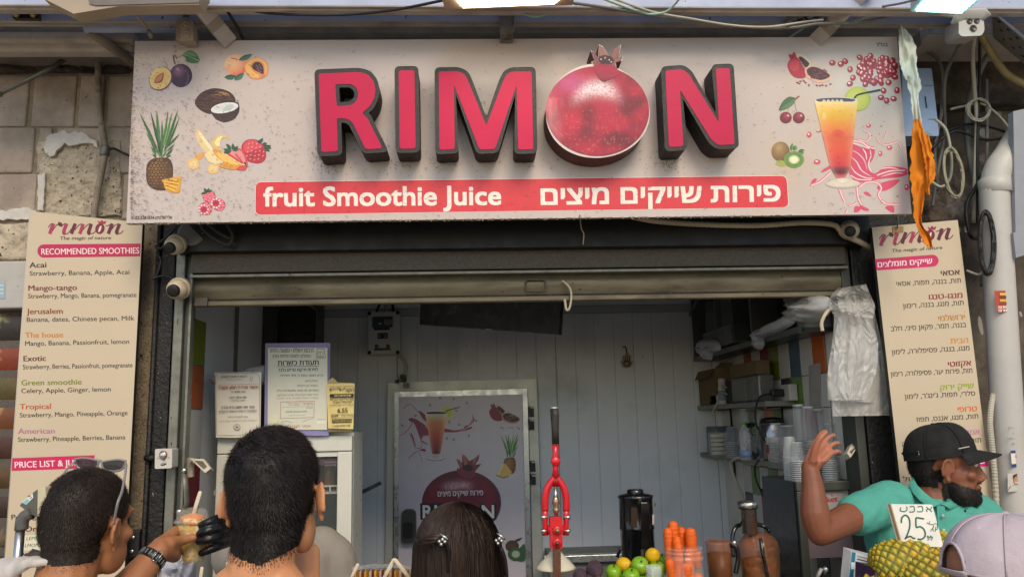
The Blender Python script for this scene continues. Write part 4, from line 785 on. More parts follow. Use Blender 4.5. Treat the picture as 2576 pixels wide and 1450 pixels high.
# the pomegranate standing for the O
yf = 2.618; cx, cy = ZC((825, 1075))[0]; rx, ry = 132.5, 115.5
def outl(t): k = 1+.02*math.sin(3*t+.5)-.015*math.cos(2*t); return (cx+rx*k*math.cos(t), cy+ry*k*math.sin(t)*(1.0 if math.sin(t) < 0 else 1.02))
body = [outl(2*math.pi*i/72) for i in range(72)]
M_ps = mat('pomegranate_side', '4f241d', .55, var=.2); M_rim = mat('pale_rim', 'c2b8b0', .4)
crown = ZC((790, 650), (765, 600), (800, 588), (758, 490), (790, 500), (832, 565), (840, 430), (880, 450), (915, 510), (932, 560), (990, 480), (1057, 430), (1040, 510), (1005, 570), (1078, 545), (1060, 590), (1003, 605), (1010, 660))
pg = MB(); pg.prism([P(u, v, yf) for u, v in body], (0, YS-yf-.003, 0), M_rim, mside=M_ps, back=False); pg.prism([P(u, v, yf+.001) for u, v in crown], (0, YS-yf-.005, 0), M_rim, mside=M_ps, back=False)
po = part('channel_letter', pg, sg, 'raised pomegranate in place of the letter O')
pm = MB(); G = Gfx(pm, YP(yf-.0004), mat('pomegranate_print_glare', vcol=True, rough=.5, var=.05, vs=60, rvar=.05))
def pcol(r, t, u, v):
    x, y = (u-cx)/rx, (v-cy)/ry; s2 = n3(u*.35, v*.07, 9)+.7*n3(u*.9, v*.3, 4); c = mixc(H('b3183a'), H('86122e'), max(0, min(1, .5+.8*n3(x*2.2, y*2.2, 1))))
    c = mixc(c, H('5f1024'), max(0, min(.8, 1.5*n3(x*2.6+5, y*2.6, 4)+.25*x))); c = mixc(c, H('d98a62'), max(0, min(.34, (s2-.35)*.9*(.25+max(0, y+.3)))))
    hl = math.exp(-((x+.02)/.40)**4-((y+.50-.22*x*x*4)/.17)**2); c = mixc(c, H('efdfe0'), max(0, min(.92, hl*(.75+.9*n3(u*.7, v*.7, 2)))))
    c = mixc(c, H('c45a92'), .6*math.exp(-((x+.5)/.28)**2-((y+.62)/.22)**2)); c = mixc(c, H('c9929a'), .55*max(0, min(1, (-.6-x)*3))*(1 if y > -.3 else .3)*(.7+.5*n3(u*.1, v*.02, 8)))  # pink patch at upper left: lamp glare painted into the print colours
    return mixc(c, H('4a0e1c'), max(0, (r-.92)*4)) if y > 0 else c
G.ell(cx, cy, rx-2.5, ry-2.5, '000', k=1, fn=lambda r, t, u, v: pcol(r, t, u, v), rings=46, seg=150)
ck = lambda pts, c: G.poly([tuple(Vector(p)*.94+Vector((ZC((905, 590))[0]))*.06) for p in pts], c, 4)
ck(crown, '7d4a46')
for pts, c in ((((840, 440), (880, 460), (915, 515), (925, 570), (850, 570)), '96685c'), (((1050, 440), (1000, 560), (940, 600), (950, 550), (990, 490)), '8f5c50'), (((765, 500), (800, 515), (840, 580), (820, 600)), '7a4450'), (((1070, 555), (1010, 600), (980, 640), (960, 620), (1000, 575)), '8a5a54')): G.poly(ZC(*pts), c, 6)
G.blob(ZC((835, 560), (890, 535), (960, 550), (985, 600), (935, 635), (870, 625)), '3a1c26', 8)
G.blob(ZC((790, 640), (860, 620), (960, 625), (1010, 650), (1030, 720), (960, 760), (880, 790), (820, 730)), '7d3a62', 8, fn=lambda u, v: mixc(H('5a2038'), H('9a1c3c'), min(1, abs(u-ZC((900, 700))[0][0])/28)))
for p in ((860, 575), (900, 560), (940, 580), (960, 600)): G.ell(*ZC(p)[0], 2, 2, 'c9b0a8', k=10, seg=8)
part('pomegranate_print_glare', pm, po)
# ================================================================== menu boards
M_menu = mat('menu_board', 'c0b095', .42, var=.03, vs=3, rvar=.04, spots=[('7a6040', 30, .04, (1, 1, 1))]); M_medge = mat('menu_edge', '2a2621', .6)
def logo(G, T2, k, sc):
    def st(pts, w, c): G.stroke([T2(x, y) for x, y in pts], w*sc, c, k, 6)
    D_, P_ = '5d1a2c', 'a02c50'
    hl = 6
    for pts in (((465, 805), (490, 775), (512, 768)), ((505, 840), (545, 785), (575, 768)), ((590, 800), (620, 772), (640, 768)), ((620, 865), (650, 866), (690, 820), (716, 775)), ((722, 830), (760, 785), (792, 770)), ((800, 830), (840, 785), (872, 768)), ((870, 866), (900, 862), (925, 840)), ((1075, 830), (1110, 785), (1145, 770)), ((1140, 866), (1165, 862), (1192, 835)), ((1020, 790), (1050, 785), (1075, 770))): st(pts, 9, D_)
    for pts, c in ((((520, 768), (498, 815), (480, 868)), P_), (((560, 768), (585, 775), (584, 795)), D_), (((645, 768), (622, 825), (616, 858), (632, 866)), P_), (((728, 768), (708, 815), (690, 868)), D_), (((802, 770), (790, 815), (770, 868)), P_), (((882, 770), (868, 815), (855, 855), (872, 866)), D_), (((1085, 768), (1066, 815), (1046, 868)), D_), (((1155, 770), (1138, 815), (1126, 852), (1142, 866)), D_)): st(pts, 34, c)
    u, v = T2(965, 818); G.ell(u, v, 45*sc, 52*sc, '8d2446', '4f1626', k+1, .3, rings=4); G.ell(u, v+2*sc, 10*sc, 34*sc, 'e2d3b6', k=k+2, rot=.35)
    G.poly([T2(x, y) for x, y in ((955, 772), (940, 738), (965, 752), (985, 732), (1000, 750), (1028, 742), (1015, 772))], '9a2440', k+3)
ml = T('menu_board', 'tall cream English smoothie menu board left of the shop opening', 'menu board', P(165, 1450, 2.92))
yb = 2.925; m = MB(); q = [P(4, 1500, yb), P(310, 1500, yb), P(359, 560, yb), P(75, 531, yb)]
m.hexa(q+[p+Vector((0, .02, 0)) for p in q], M_medge); m.add([p-Vector((0, .001, 0)) for p in q], [(0, 1, 2, 3)], M_menu); m.tube([P(75.5, 532, yb), P(4.5, 1500, yb)], .002, M_pvc, 4); part('board', m, ml)
m = MB(); G = Gfx(m, YP(yb-.0012), PRINT)
def A5(x, y): return ((x/2.576)*.67057, (540+y/2.576)*.67057)
logo(G, A5, 1, .26); G.text('The magic of nature', 150, 603, 278.5, 601.5, 8.6, '3a2a26', 3, bold=.012, shear=.2)
band = [(109, 614.3), (354, 612), (352.6, 644.5), (109, 647.5)]; G.poly([band[0], band[1], band[2], band[3]]+[(109-15*math.sin(t), 631+16.5*math.cos(t)) for t in [math.pi*i/10 for i in range(1, 10)]], 'b01c48', 1)
G.text('RECOMMENDED SMOOTHIES', 104, 640, 350, 637, 15.2, 'ead6d2', 3, bold=.012)
MENU = [('Acai', 74.2, 673, 116.4, 672, '2b0b12', 'Strawberry, Banana, Apple, Acai', 74.7, 692.8, 325.4, 689), ('Mango-tango', 71.6, 730.5, 193.2, 728.7, '6a1020', 'Strawberry, Mango, Banana, pomegranate', 70.8, 749.7, 343, 746.3), ('Jerusalem', 67.2, 789.3, 157.5, 788, '7a3a12', 'Banana, dates, Chinese pecan, Milk', 67.2, 808.8, 337.9, 804.9), ('The house', 63.3, 848.6, 158.8, 847.3, 'c07a2a', 'Mango, Banana, Passionfruit, lemon', 63.3, 868.7, 324.6, 863.5), ('Exotic', 59.4, 907.7, 115.3, 906.4, '4a0818', 'Strawberry, Berries, Passionfruit, pomegranate', 57.8, 927.8, 333.2, 922.6), ('Green smoothie', 53.9, 968.1, 205.1, 965.8, '6d7c10', 'Celery, Apple, Ginger, lemon', 53.9, 987.6, 278.5, 983.2), ('Tropical', 50, 1028.3, 127.6, 1027, 'b8470e', 'Strawberry, Mango, Pineapple, Orange', 50, 1048.8, 320.7, 1042.6), ('American', 45.6, 1090, 137.5, 1088.7, 'a8688a', 'Strawberry, Pineapple, Berries, Banana', 45.6, 1110.2, 315, 1103.5)]
for t, a, b, c, d, col, t2, e, f, g_, h in MENU: G.text(t, a, b, c, d, 13.6, col, 2, bold=.02); G.text(t2, e, f, g_, h, 11.6, '221c1a', 2, bold=.006)
G.poly([(31, 1151), (238, 1143.5), (236, 1176), (29.5, 1183)], 'c01c54', 1); G.text('PRICE LIST & JUICES', 37.5, 1175.5, 228, 1168.5, 15.5, 'ecd9d4', 3, bold=.014)
G.text('Pomegranate', 29, 1305, 150, 1301, 12.5, '3d1018', 2, bold=.012); G.text('Orange', 63, 1335.5, 135, 1333, 13.5, '3d1018', 2, bold=.016); G.text('with', 57, 1397, 100, 1395.5, 12, '3d1018', 2, bold=.012)
G.poly([(61, 1345), (150, 1342), (148, 1380), (59, 1383)], 'd5cdb4', 1)
for w, x, y, h in (('LEMON', 66, 1357, 8.5), ('LMON-NANA', 62, 1374.5, 8.5)): G.text(w, x, y, x+len(w)*8.6, y-2, h, '1f6a4c', 3, bold=.004, shear=.25)
part('lettering', m, ml)
mr = T('menu_board', 'tilted cream Hebrew menu board right of the shop opening', 'menu board', P(2400, 1450, 2.86))
yb = 2.86; m = MB(); q = [P(2296, 1500, yb), P(2526, 1500, yb), P(2408, 553, yb), P(2192, 572, yb)]
m.hexa(q+[p+Vector((0, .02, 0)) for p in q], M_medge); m.add([p-Vector((0, .001, 0)) for p in q], [(0, 1, 2, 3)], M_menu); part('board', m, mr)
m = MB(); m.tube([P(2257, 540, 2.83), P(2258, 560, 2.845), P(2256, 575, 2.85)], .003, M_galv, 6); m.panel([(2244, 571), (2272, 568), (2272, 583), (2246, 585)], 2.856, .002, mat('brown_tape', '9a7a50', .5)); part('hook', m, mr)
m = MB(); G = Gfx(m, YP(yb-.0012), PRINT)
def A8(x, y): return ((2840+x/2.576)*.67057, (540+y/2.576)*.67057)
def lg(x, y): s = (x-465)/725; return A8(1178+712*s, 985+(y-868)*1.08-72*s)
logo(G, lg, 1, .262)
def ht(t, x0, y0, x1, y1, h, col, row, bold=.012, k=2, sh=0):
    o = {540: 362.1, 1080: 724.2, 1602: 1074.25}[row]; G.text(t, 1904.4+.26032*x0, o+.26032*y0, 1904.4+.26032*x1, o+.26032*y1, h*.26032, col, k, bold, sh)
ht('The magic of nature', 1298, 1046, 1785, 1012, 32, '3a2a26', 540, .012, 3, .2)
G.poly([A8(*p) for p in ((1135, 1111), (1690, 1068))]+[A8(1690+62*math.sin(t), 1126-58*math.cos(t)) for t in [math.pi*i/10 for i in range(1, 10)]]+[A8(*p) for p in ((1690, 1184), (1150, 1220))], 'c0285a', 1)
ht(heb('שייקים מומלצים'), 1165, 1190, 1690, 1152, 47, 'efd5d6', 540, .022, 3)
for row, t, x0, y0, x1, y1, col, t2, a, b, c, d in ((540, 'אסאי', 1775, 1272, 1955, 1260, '4a2220', 'תות, בננה, תפוח, אסאי', 1345, 1372, 1968, 1338), (1080, 'מנגו-טנגו', 1660, 110, 1982, 92, '8a2a22', 'תות, מנגו, בננה, רימון', 1408, 195, 1993, 162), (1080, 'ירושלמי', 1750, 318, 2005, 302, 'b57a28', 'בננה, תמר, פקאן סיני, חלב', 1292, 415, 2018, 374), (1080, 'הבית', 1868, 535, 2038, 525, 'c98222', 'מנגו, בננה, פסיפלורה, לימון', 1300, 640, 2050, 598), (1080, 'אקזוטי', 1845, 760, 2065, 745, '7f2028', 'תות, פירות יער, פסיפלורה, רימון', 1290, 852, 2078, 815), (1080, 'שייק ירוק', 1770, 985, 2092, 962, '8aa01a', "סלרי, תפוח, ג'ינג'ר, לימון", 1425, 1070, 2105, 1036), (1080, 'טרופי', 1938, 1195, 2122, 1185, 'd06424', 'תות, מנגו, אננס, תפוז', 1537, 1290, 2135, 1256), (1080, 'אמריקאי', 1880, 1427, 2148, 1408, 'b878a0', 'תות, אננס, פירות יער, בננה', 1400, 1528, 2162, 1486)):
    ht(heb(t), x0, y0, x1, y1, 47, col, row, .024); ht(heb(t2), a, b, c, d, 42, '2d241c', row, .006)
o = 1074.25; zz = lambda x, y: (1904.4+.26032*x, o+.26032*y)
G.poly([zz(1800, 308), zz(2222, 275), zz(2232, 372), zz(1808, 405)], 'd01c70', 1); ht(heb('מחירון'), 1830, 375, 2195, 345, 50, 'f0dbe0', 1602, .02, 3)
for t, x0, y0, x1, y1 in (('גדול', 1410, 522, 1560, 512), ('סלק', 2052, 612, 2160, 604), ('גזר', 2040, 722, 2142, 714), ('תפוז', 2050, 830, 2200, 818), ('רימון', 1420, 640, 1580, 630)): ht(heb(t), x0, y0, x1, y1, 42, '2d1a16', 1602, .01)
part('lettering', m, mr)
# stickers on the drain pipe (curved with the pipe)
def pipe_pl(y): return lambda u, v, k: P(u, v, y-k*.0006)
for nm, lab in (('red', 'red sticker of a stacked burger with white Hebrew words on the drain pipe'), ('flag', 'small blue and white flag sticker low on the drain pipe'), ('portrait', 'small portrait sticker of a smiling man in a maroon shirt'), ('notice', 'grey printed notice stuck on the drain pipe above the flag sticker')):
    m = MB()
    axis = lambda v: 2512+(v-700)*.0605
    def cp(u, v, k): w = (u-axis(v))/40; w = max(-.97, min(.97, w)); return P(axis(v)+40*w, v, 2.85-.0545*math.sqrt(1-w*w)-.0008-k*.0004)
    G = Gfx(m, cp, PRINT)
    def fillq(q, col, k=1, n=6):
        z = G._z(k); vs = []
        for j in range(n+1):
            for i in range(n+1):
                a = Vector(q[0]).lerp(Vector(q[1]), i/n); b = Vector(q[3]).lerp(Vector(q[2]), i/n); p = a.lerp(b, j/n); vs.append(cp(p.x, p.y, z))
        m.add(vs, [(j*(n+1)+i, j*(n+1)+i+1, (j+1)*(n+1)+i+1, (j+1)*(n+1)+i) for j in range(n) for i in range(n)], PRINT, False, H(col))
    if nm == 'red':
        fillq([(2500, 731), (2552, 730), (2559, 784), (2507, 785)], 'a83a24')
        for a, c in ((736, 'e0b050'), (744, '6a3a1c'), (752, 'd9a24a'), (760, '7d4a22')): fillq([(2514, a), (2541, a), (2542, a+6), (2515, a+6)], c, 3)
        G.text(heb('טעם השכונה'), 2510, 776, 2553, 774, 7, 'f0e8dc', 5, bold=.03); G.text(heb('בלי פשרות'), 2511, 784, 2554, 782, 6, 'f0e8dc', 5, bold=.03)
    elif nm == 'flag':
        fillq([(2541, 1132), (2600, 1128), (2603, 1172), (2545, 1174)], 'd8d3c6'); fillq([(2541, 1132), (2600, 1128), (2600, 1136), (2542, 1139)], '2f3f7d', 3); fillq([(2544, 1166), (2602, 1162), (2603, 1171), (2545, 1174)], '2f3f7d', 3)
        G.stroke([(2572, 1162), (2556, 1150), (2558, 1139), (2568, 1140), (2574, 1147)], 2, 'b8323c', 5); G.stroke([(2565, 1155), (2572, 1144), (2577, 1155), (2565, 1155)], 1.2, '2f3f7d', 5, 0); G.stroke([(2565, 1147), (2577, 1147), (2571, 1158), (2565, 1147)], 1.2, '2f3f7d', 5, 0)
    elif nm == 'portrait':
        fillq([(2534, 1190), (2596, 1186), (2598, 1232), (2534, 1236)], 'bcb7ab')
        G.poly([(2533, 1236), (2540, 1222), (2552, 1218), (2562, 1218), (2574, 1224), (2578, 1236)], '5a2026', 3); G.ell(2557, 1206, 8.5, 12, 'b78a70', 'a3765c', 4); G.poly([(2548, 1204), (2548, 1194), (2556, 1190), (2566, 1194), (2567, 1204), (2562, 1197), (2552, 1198)], '2a2018', 6); G.stroke([(2552, 1211), (2557, 1213), (2562, 1211)], 1.6, 'eae2d8', 6); G.ell(2553, 1204, 1.1, .8, '2a2018', k=7, seg=6); G.ell(2561, 1204, 1.1, .8, '2a2018', k=7, seg=6)
    else:
        for i, (a, b) in enumerate(((2552, 2572), (2556, 2574), (2534, 2572), (2548, 2572), (2532, 2572), (2546, 2574))): G.text(heb('הודעה לציבור'[:6+i]), a, 1052+13*i, b, 1051+13*i, 4.5, '6d675c', 1, bold=.005)
    S('sticker', m, lab, 'sticker', 'stickers on the drain pipe')
# ================================================================== inside the shop
YB = 4.70; XL, XR = -1.15, 1.48
M_panel = mat('wall_panel', 'd6dcdf', .45, var=.05, vs=2, rvar=.05, var2=('a9b0ae', 2, .5, .8), spots=[('4d504c', 5, .02, (1, 1, 1)), ('9a9c96', 12, .05, (1, 1, .4))]); M_gap = mat('panel_joint', '9aa0a2', .6)
M_panel_l = mat('side_panel', 'e3e8ee', .4, var=.05, vs=2)
M_cab = mat('black_laminate', '1c1d1d', .35, var=.2); M_cab_e = mat('cabinet_edge', '5b5e5c', .4, .2); M_shelf = mat('grey_shelf', '77776f', .5, var=.12)
rm = T('shop_room', 'narrow juice shop interior of pale ribbed wall panels', 'room', (0.1, 4.0, 0))
m = MB(); w = .118; x = XL; k = 0; zt = Z(786, YB, 1500); zb2 = Z(768, YB, 1500)
m.box((XL, YB+.004, 0), (XR, YB+.06, 2.9), M_gap)
while x < XR:
    j = .004 if k % 8 == 5 else .0008
    f = [(x, 0), (x+.004, -.0022), (x+w-.004-j, -.0022), (x+w-j, 0)]
    vs = [(a, YB+b, z) for z in (0, zt-.004) for a, b in f]; m.add(vs, [(0, 1, 5, 4), (1, 2, 6, 5), (2, 3, 7, 6)], M_panel); x += w; k += 1
m.box((XL, YB-.004, zt), (XR, YB+.02, zb2-.003), mat('panel_trim', 'a9b2b6', .4)); m.box((XL, YB-.002, zb2+.003), (XR, YB+.02, 2.9), M_panel); part('back_wall', m, rm)
m = MB(); xs = [3.03, 3.85, 3.87, 4.72]; m.box((XL-.1, 3.10, 0), (XL, 3.84, 2.9), M_panel_l); m.box((XL-.1, 3.855, 0), (XL, YB, 2.9), M_panel_l); m.box((XL-.1, 3.83, 0), (XL-.012, 3.86, 2.9), M_black); m.box((XL-.1, 3.86, 0), (XL+.008, 3.90, 2.9), M_shelf); part('left_wall', m, rm)
m = MB(); m.box((XR, 3.10, 0), (XR+.1, YB, 2.9), mat('white_wall', 'd0cec4', .6, var=.08, vs=3)); part('right_wall', m, rm)
m = MB(); m.box((XL-.1, 3.06, 2.9), (XR+.1, YB+.1, 3.0), mat('room_ceiling', 'e6e8e8', .8)); part('ceiling', m, rm)
m = MB(); m.box((XL-.1, 2.9, .004), (XR+.1, YB+.1, .03), mat('room_floor', '8d8a84', .5)); part('floor', m, rm)
TC = ['7d8a1e', 'b5551c', 'c6c3ba', '7a1a26', '55781e', '2f2f2f', '3f5666', 'bdbab2', '8d3a20', '6a7a1c']
TM = {c: mat('tile_'+str(i), c, .22, var=.05, rvar=.05) for i, c in enumerate(sorted(set(TC)))}
def tiles(xw, sgn, rows, name):                     # colour tiles on a side wall: rows of (y0, y1, z0, z1, colour)
    q = MB()
    for y0, y1, z0, z1, c in rows: q.bbox((min(xw, xw+sgn*.008), y0+.002, z0+.002), (max(xw, xw+sgn*.008), y1-.002, z1-.002), TM[c], .0015)
    q.box((min(xw, xw+sgn*.004), min(r[0] for r in rows), min(r[2] for r in rows)), (max(xw, xw+sgn*.004), max(r[1] for r in rows), max(r[3] for r in rows)), M_shelf); part(name, q, rm)
L = [(3.10, 3.43, z0, z1, c) for z0, z1, c in ((2.01, 2.20, '7d8a1e'), (1.83, 2.01, 'b5551c'), (1.63, 1.83, 'c6c3ba'), (1.44, 1.63, '7a1a26'), (1.25, 1.44, '55781e'), (1.05, 1.25, 'bdbab2'))]
tiles(XL+.0005, 1, L, 'tile_strip')
L = []; cm = {'w': 'bdbab2', 'o': 'b5551c', 'b': '3f5666', 'r': '7a1a26', 'g': '55781e', 'k': '2f2f2f', 'd': '8d3a20', 'y': '6a7a1c'}
for (z1, z0), p in zip(((2.2, 1.933), (1.933, 1.78), (1.78, 1.63), (1.63, 1.47), (1.47, 1.313), (1.313, 1.16), (1.16, 1.0)), ('wdwrywbwowwg', 'wwrwwkgwwbow', 'wgwogwwrwgww', 'wwkwwowwgwrw', 'wgwgwwkwwrww', 'kwrwwowgwwkw', 'owgwdwwkwgww')):
    for i in range(9): L.append((4.35-.125*(i+1), 4.35-.125*i, 1.75+(z0-1.75)*.925, 1.75+(z1-1.75)*.925, cm[p[i]]))
tiles(XR-.0005, -1, L, 'tile_backsplash')
# dark shelf cabinet at the back left
bl = T('shelf_cabinet', 'dark shelf cabinet at the back left behind the posted papers', 'cabinet', (-1.05, 4.5, 1.6))
x0, x1 = X(655, 800, 4.35), X(798, 800, 4.45); m = MB(); m.box((x0-.2, 4.36, 1.66), (x0+.09, 4.40, 2.7), mat('dark_grey_door', '3b3c3a', .4)); m.box((x0, 4.42, 1.6), (x1, 4.66, 2.7), M_cab); m.box((x1-.012, 4.40, 1.6), (x1, 4.42, 2.7), M_cab_e); m.box((x0+.28, 4.40, 1.6), (x0+.292, 4.42, 2.7), M_cab_e); part('carcass', m, bl)
m = MB(); m.tube([P(742, 745, 4.38), P(795, 778, 4.38)], (.008), M_cab_e, 6); part('door_stay', m, bl)
# hanging screen
tv = T('television', 'black flat television hanging tilted under the shutter, seen from below', 'television', P(1230, 800, 3.9))
m = MB(); f = [P(1055, 815, 3.95), P(1405, 840, 3.75), P(1414, 700, 3.70), P(1060, 700, 3.90)]; bk = Vector((.02, .05, 0)); m.hexa(f+[p+bk for p in f], mat('tv_black', '0d0d0e', .35)); part('screen', m, tv)
m = MB(); m.panel([(1222, 826), (1237, 827), (1237, 829), (1222, 828.5)], 3.83, .01, M_pvc); part('marking', m, tv)
# electric box with conduit
eb2 = T('control_box', 'grey electric control box with a green and a red button on the back wall', 'electric box', P(965, 893, 4.6))
yb = 4.58; m = MB(); M_eb = mat('box_grey', 'bcc1c0', .4, var=.05); f = [P(u, v, yb) for u, v in rounded([(926, 785), (1004, 783), (1006, 888), (926, 891)], 5)]; m.prism(f, (0, .11, 0), M_eb); part('housing', m, eb2)
m = MB(); m.panel([(936, 796), (987, 795), (987, 822), (936, 824)], yb-.012, .02, mat('smoked_cover', '4a5254', .15)); part('breaker_cover', m, eb2)
m = MB(); G = Gfx(m, YP(yb-.0125), PRINT); G.poly([(966, 803), (986, 802), (986, 816), (966, 817)], '6d7677', 1); G.poly([(952, 812), (959, 812), (959, 815), (952, 815)], 'd8dcdc', 2)
G2 = Gfx(m, YP(yb-.001), PRINT); G2.poly([(940, 824), (980, 823), (980, 829), (940, 830)], '2a2d2d', 1); G2.poly([(949, 837), (975, 836), (975, 851), (949, 852)], '2a2d2d', 1); G2.poly([(941, 875), (982, 874), (982, 880), (941, 881)], '2a2d2d', 1)
for u in (954, 969): G2.ell(u, 842, 1.6, 1.2, 'cfd4d4', k=3, seg=6); G2.ell(u, 847, 1.6, 1.2, 'cfd4d4', k=3, seg=6)
part('panel_marking', m, eb2)
for u, c, nm in ((948, '1f6a4a', 'green'), (976, '8a2a2c', 'red')):
    m = MB(); m.lathe([(.012, 0), (.012, .008), (.009, .011), (0, .011)], P(u, 870, yb), mat('button_'+nm, c, .35), 12, ax=(0, -1, 0)); part('button', m, eb2, nm+' push button')
for u, v in ((929, 788), (1000, 786), (929, 886), (1000, 885)):
    m = MB(); m.lathe([(.011, 0), (.011, .006), (.007, .009), (0, .009)], P(u, v, yb), M_black, 10, ax=(0, -1, 0)); part('corner_screw', m, eb2)
m = MB(); m.tube(cr([P(1000, 893, 4.62), P(1012, 900, 4.6), P(1021, 918, 4.6), P(1020, 935, 4.6), P(1014, 945, 4.62)], 6), .011, M_pvc, 8); S('conduit', m, 'pale bent conduit below the control box', 'conduit'); m = MB(); m.tube([P(970, 700, 4.64), P(971, 784, 4.64)], .009, M_pvc, 8); m.tube(cr([P(972, 745, 4.62), P(955, 765, 4.62), P(947, 784, 4.63)], 5), .008, M_black, 6); m.tube([P(984, 745, 4.62), P(990, 784, 4.63)], .009, M_black, 6)
S('control_cable', m, 'cables running up from the top of the control box', 'cables')
m = MB(); m.panel([(1006, 941), (1020, 941), (1020, 958), (1006, 958)], 4.60, .06, M_black); m.panel([(993, 955), (1002, 953), (1002, 962), (993, 962)], 4.6, .04, M_black); m.panel([(1014, 962), (1027, 962), (1027, 973), (1014, 973)], 4.58, .06, M_cab_e)
S('door_closer', m, 'small black switch on top of the cold room door frame', 'switch')
# hamsa
hm = T('hamsa', 'small brass hand shaped amulet hanging on the back wall', 'amulet', P(1576, 926, 4.68))
m = MB(); o = [(1569, 893), (1573, 892), (1575, 886), (1580, 886), (1583, 892), (1587, 893), (1587, 908), (1592, 906), (1590, 914), (1586, 922), (1576, 925), (1567, 922), (1563, 914), (1561, 906), (1566, 908), (1566, 895)]; m.prism([P(u, v, 4.67) for u, v in o], (0, .008, 0), mat('old_brass', '7d745c', .4, .7)); part('hand_plate', m, hm)
m = MB(); G = Gfx(m, YP(4.669), PRINT); G.poly([(1569, 896), (1584, 896), (1584, 910), (1587, 912), (1583, 920), (1576, 922), (1570, 920), (1566, 912), (1569, 910)], '22201c', 1); G.ell(1576, 914, 4, 3.5, 'b5ad98', k=2); G.ell(1576, 914, 2.2, 1.8, '22201c', k=3)
for u in (1571, 1576, 1581): G.stroke([(u, 896), (u, 905)], 1.3, 'b5ad98', 2, 0)
part('engraving', m, hm); m = MB(); m.tube(cr([P(1566, 872, 4.68), P(1573, 872, 4.675), P(1575, 880, 4.675), P(1576, 888, 4.675)], 4), .004, M_black, 6); part('cord', m, hm)
# cold room door with printed poster
cd_ = T('cold_room_door', 'cold room door with pomegranate poster in a grey metal frame', 'door', P(1160, 1500, 4.66))
M_dfr = mat('door_frame_metal', 'c9cabd', .4, .2, var=.12, vs=5, var2=('6d6e66', 5, .55, .8)); M_alu = mat('aluminium_trim', 'b5b8b5', .3, .6, var=.06)
m = MB(); yd = 4.66; fr = [(975, 961), (1349, 952), (1370, 1600), (966, 1600)]; inn = [(993, 984), (1327, 975), (1345, 1600), (984, 1600)]
for a, b in ((0, 1), (1, 2), (3, 0)): f = [P(*fr[a], yd), P(*fr[b], yd), P(*inn[b], yd), P(*inn[a], yd)]; m.hexa(f+[p+Vector((0, .04, 0)) for p in f], M_dfr)
part('frame', m, cd_)
lf = MB(); q = [(993, 1600), (1340, 1600), (1326, 977), (993, 986)]; lf.panel(q, 4.645, .03, mat('door_print', 'd6d0d6', .4, var=.04)); leaf_ = part('leaf', lf, cd_)
m = MB(); o = [(992, 985), (1326, 976), (1341, 1600), (990, 1600)]; i_ = [(1003, 998), (1314, 991), (1328, 1600), (1001, 1600)]
for a, b in ((0, 1), (1, 2), (3, 0)): f = [P(*o[a], 4.63), P(*o[b], 4.63), P(*i_[b], 4.63), P(*i_[a], 4.63)]; m.hexa(f+[p+Vector((0, .016, 0)) for p in f], M_alu)
part('trim', m, leaf_)
m = MB(); G = Gfx(m, YP(4.6435), PRINT)
def D5(x, y): return (979.0+x*.22204, 952.2+y*.22204)
def dz(*p): return [D5(*a) for a in p]
# poster drink
for pts in [((215, 455), (260, 440), (330, 470), (420, 540), (450, 640), (380, 640), (360, 690), (330, 620), (290, 520), (250, 490)), ((330, 360), (400, 400), (420, 480), (380, 450)), ((620, 560), (740, 580), (850, 560), (930, 540), (930, 560), (840, 590), (740, 600), (620, 600)), ((850, 540), (920, 500), (950, 420), (960, 470), (920, 520), (860, 560)), ((240, 610), (270, 650), (300, 770), (270, 720)), ((360, 690), (440, 740), (380, 720)), ((330, 800), (400, 790), (410, 820), (360, 810))]: G.blob(dz(*pts), '6d2a40', 1)
for pts, w in [(((165, 340), (190, 310), (240, 290), (290, 330), (340, 390)), 3), (((110, 650), (180, 610), (240, 540), (270, 480)), 2.5), (((230, 620), (260, 690), (300, 780), (370, 770), (360, 700)), 2.5), (((220, 900), (300, 830), (340, 830), (380, 940)), 2.5), (((360, 680), (400, 640), (450, 640)), 2), (((620, 600), (760, 600), (860, 560), (930, 480), (950, 400)), 2)]: G.stroke(dz(*pts), w, '7d3a50', 2); G.stroke([(a+1, b+1) for a, b in dz(*pts)], w*.4, 'c9bcc0', 3)
for x, y in ((575, 215), (727, 222), (878, 270), (295, 413), (148, 522), (760, 355), (680, 487), (788, 517), (980, 470), (900, 640), (728, 683), (652, 670), (460, 297), (410, 535)): u, v = D5(x, y); G.ell(u, v, 3.6, 2.6, '6a3a4a', k=3, seg=10, rot=x); G.ell(u, v-.6, 1.6, .9, 'cfc6ca', k=4, seg=6)
u, v = D5(655, 378); G.ell(u, v, 16.5, 16.5, '8f9448', 'a0a458', 4); u, v = D5(530, 385); G.ell(u, v, 28, 4.5, 'a9a4a0', k=5); G.ell(u, v, 25.5, 3.4, '26262a', k=6)
rows = [(395, 405, 658, 'a39a8c'), (430, 411, 654, '9d8a70'), (480, 420, 645, '9a6a40'), (560, 436, 628, '96502e'), (640, 448, 615, '8a3a30'), (720, 460, 602, '76262e'), (790, 472, 590, '621e2a'), (830, 480, 580, '36141c'), (850, 486, 575, '6a2430')]
strip(G, [(D5(a, y)[0], D5(b, y)[0], D5(0, y)[1], c) for y, a, b, c in rows], 7)
u, v = D5(522, 900); G.ell(u, v, 23, 6.5, '77757a', k=4); G.ell(u, v-1.2, 21.5, 5, '9a9896', k=5); G.ell(u, v-5, 9, 5, '8f8888', k=6)
G.stroke(dz((640, 390), (648, 365), (680, 350), (800, 318)), 2.3, '161616', 8)
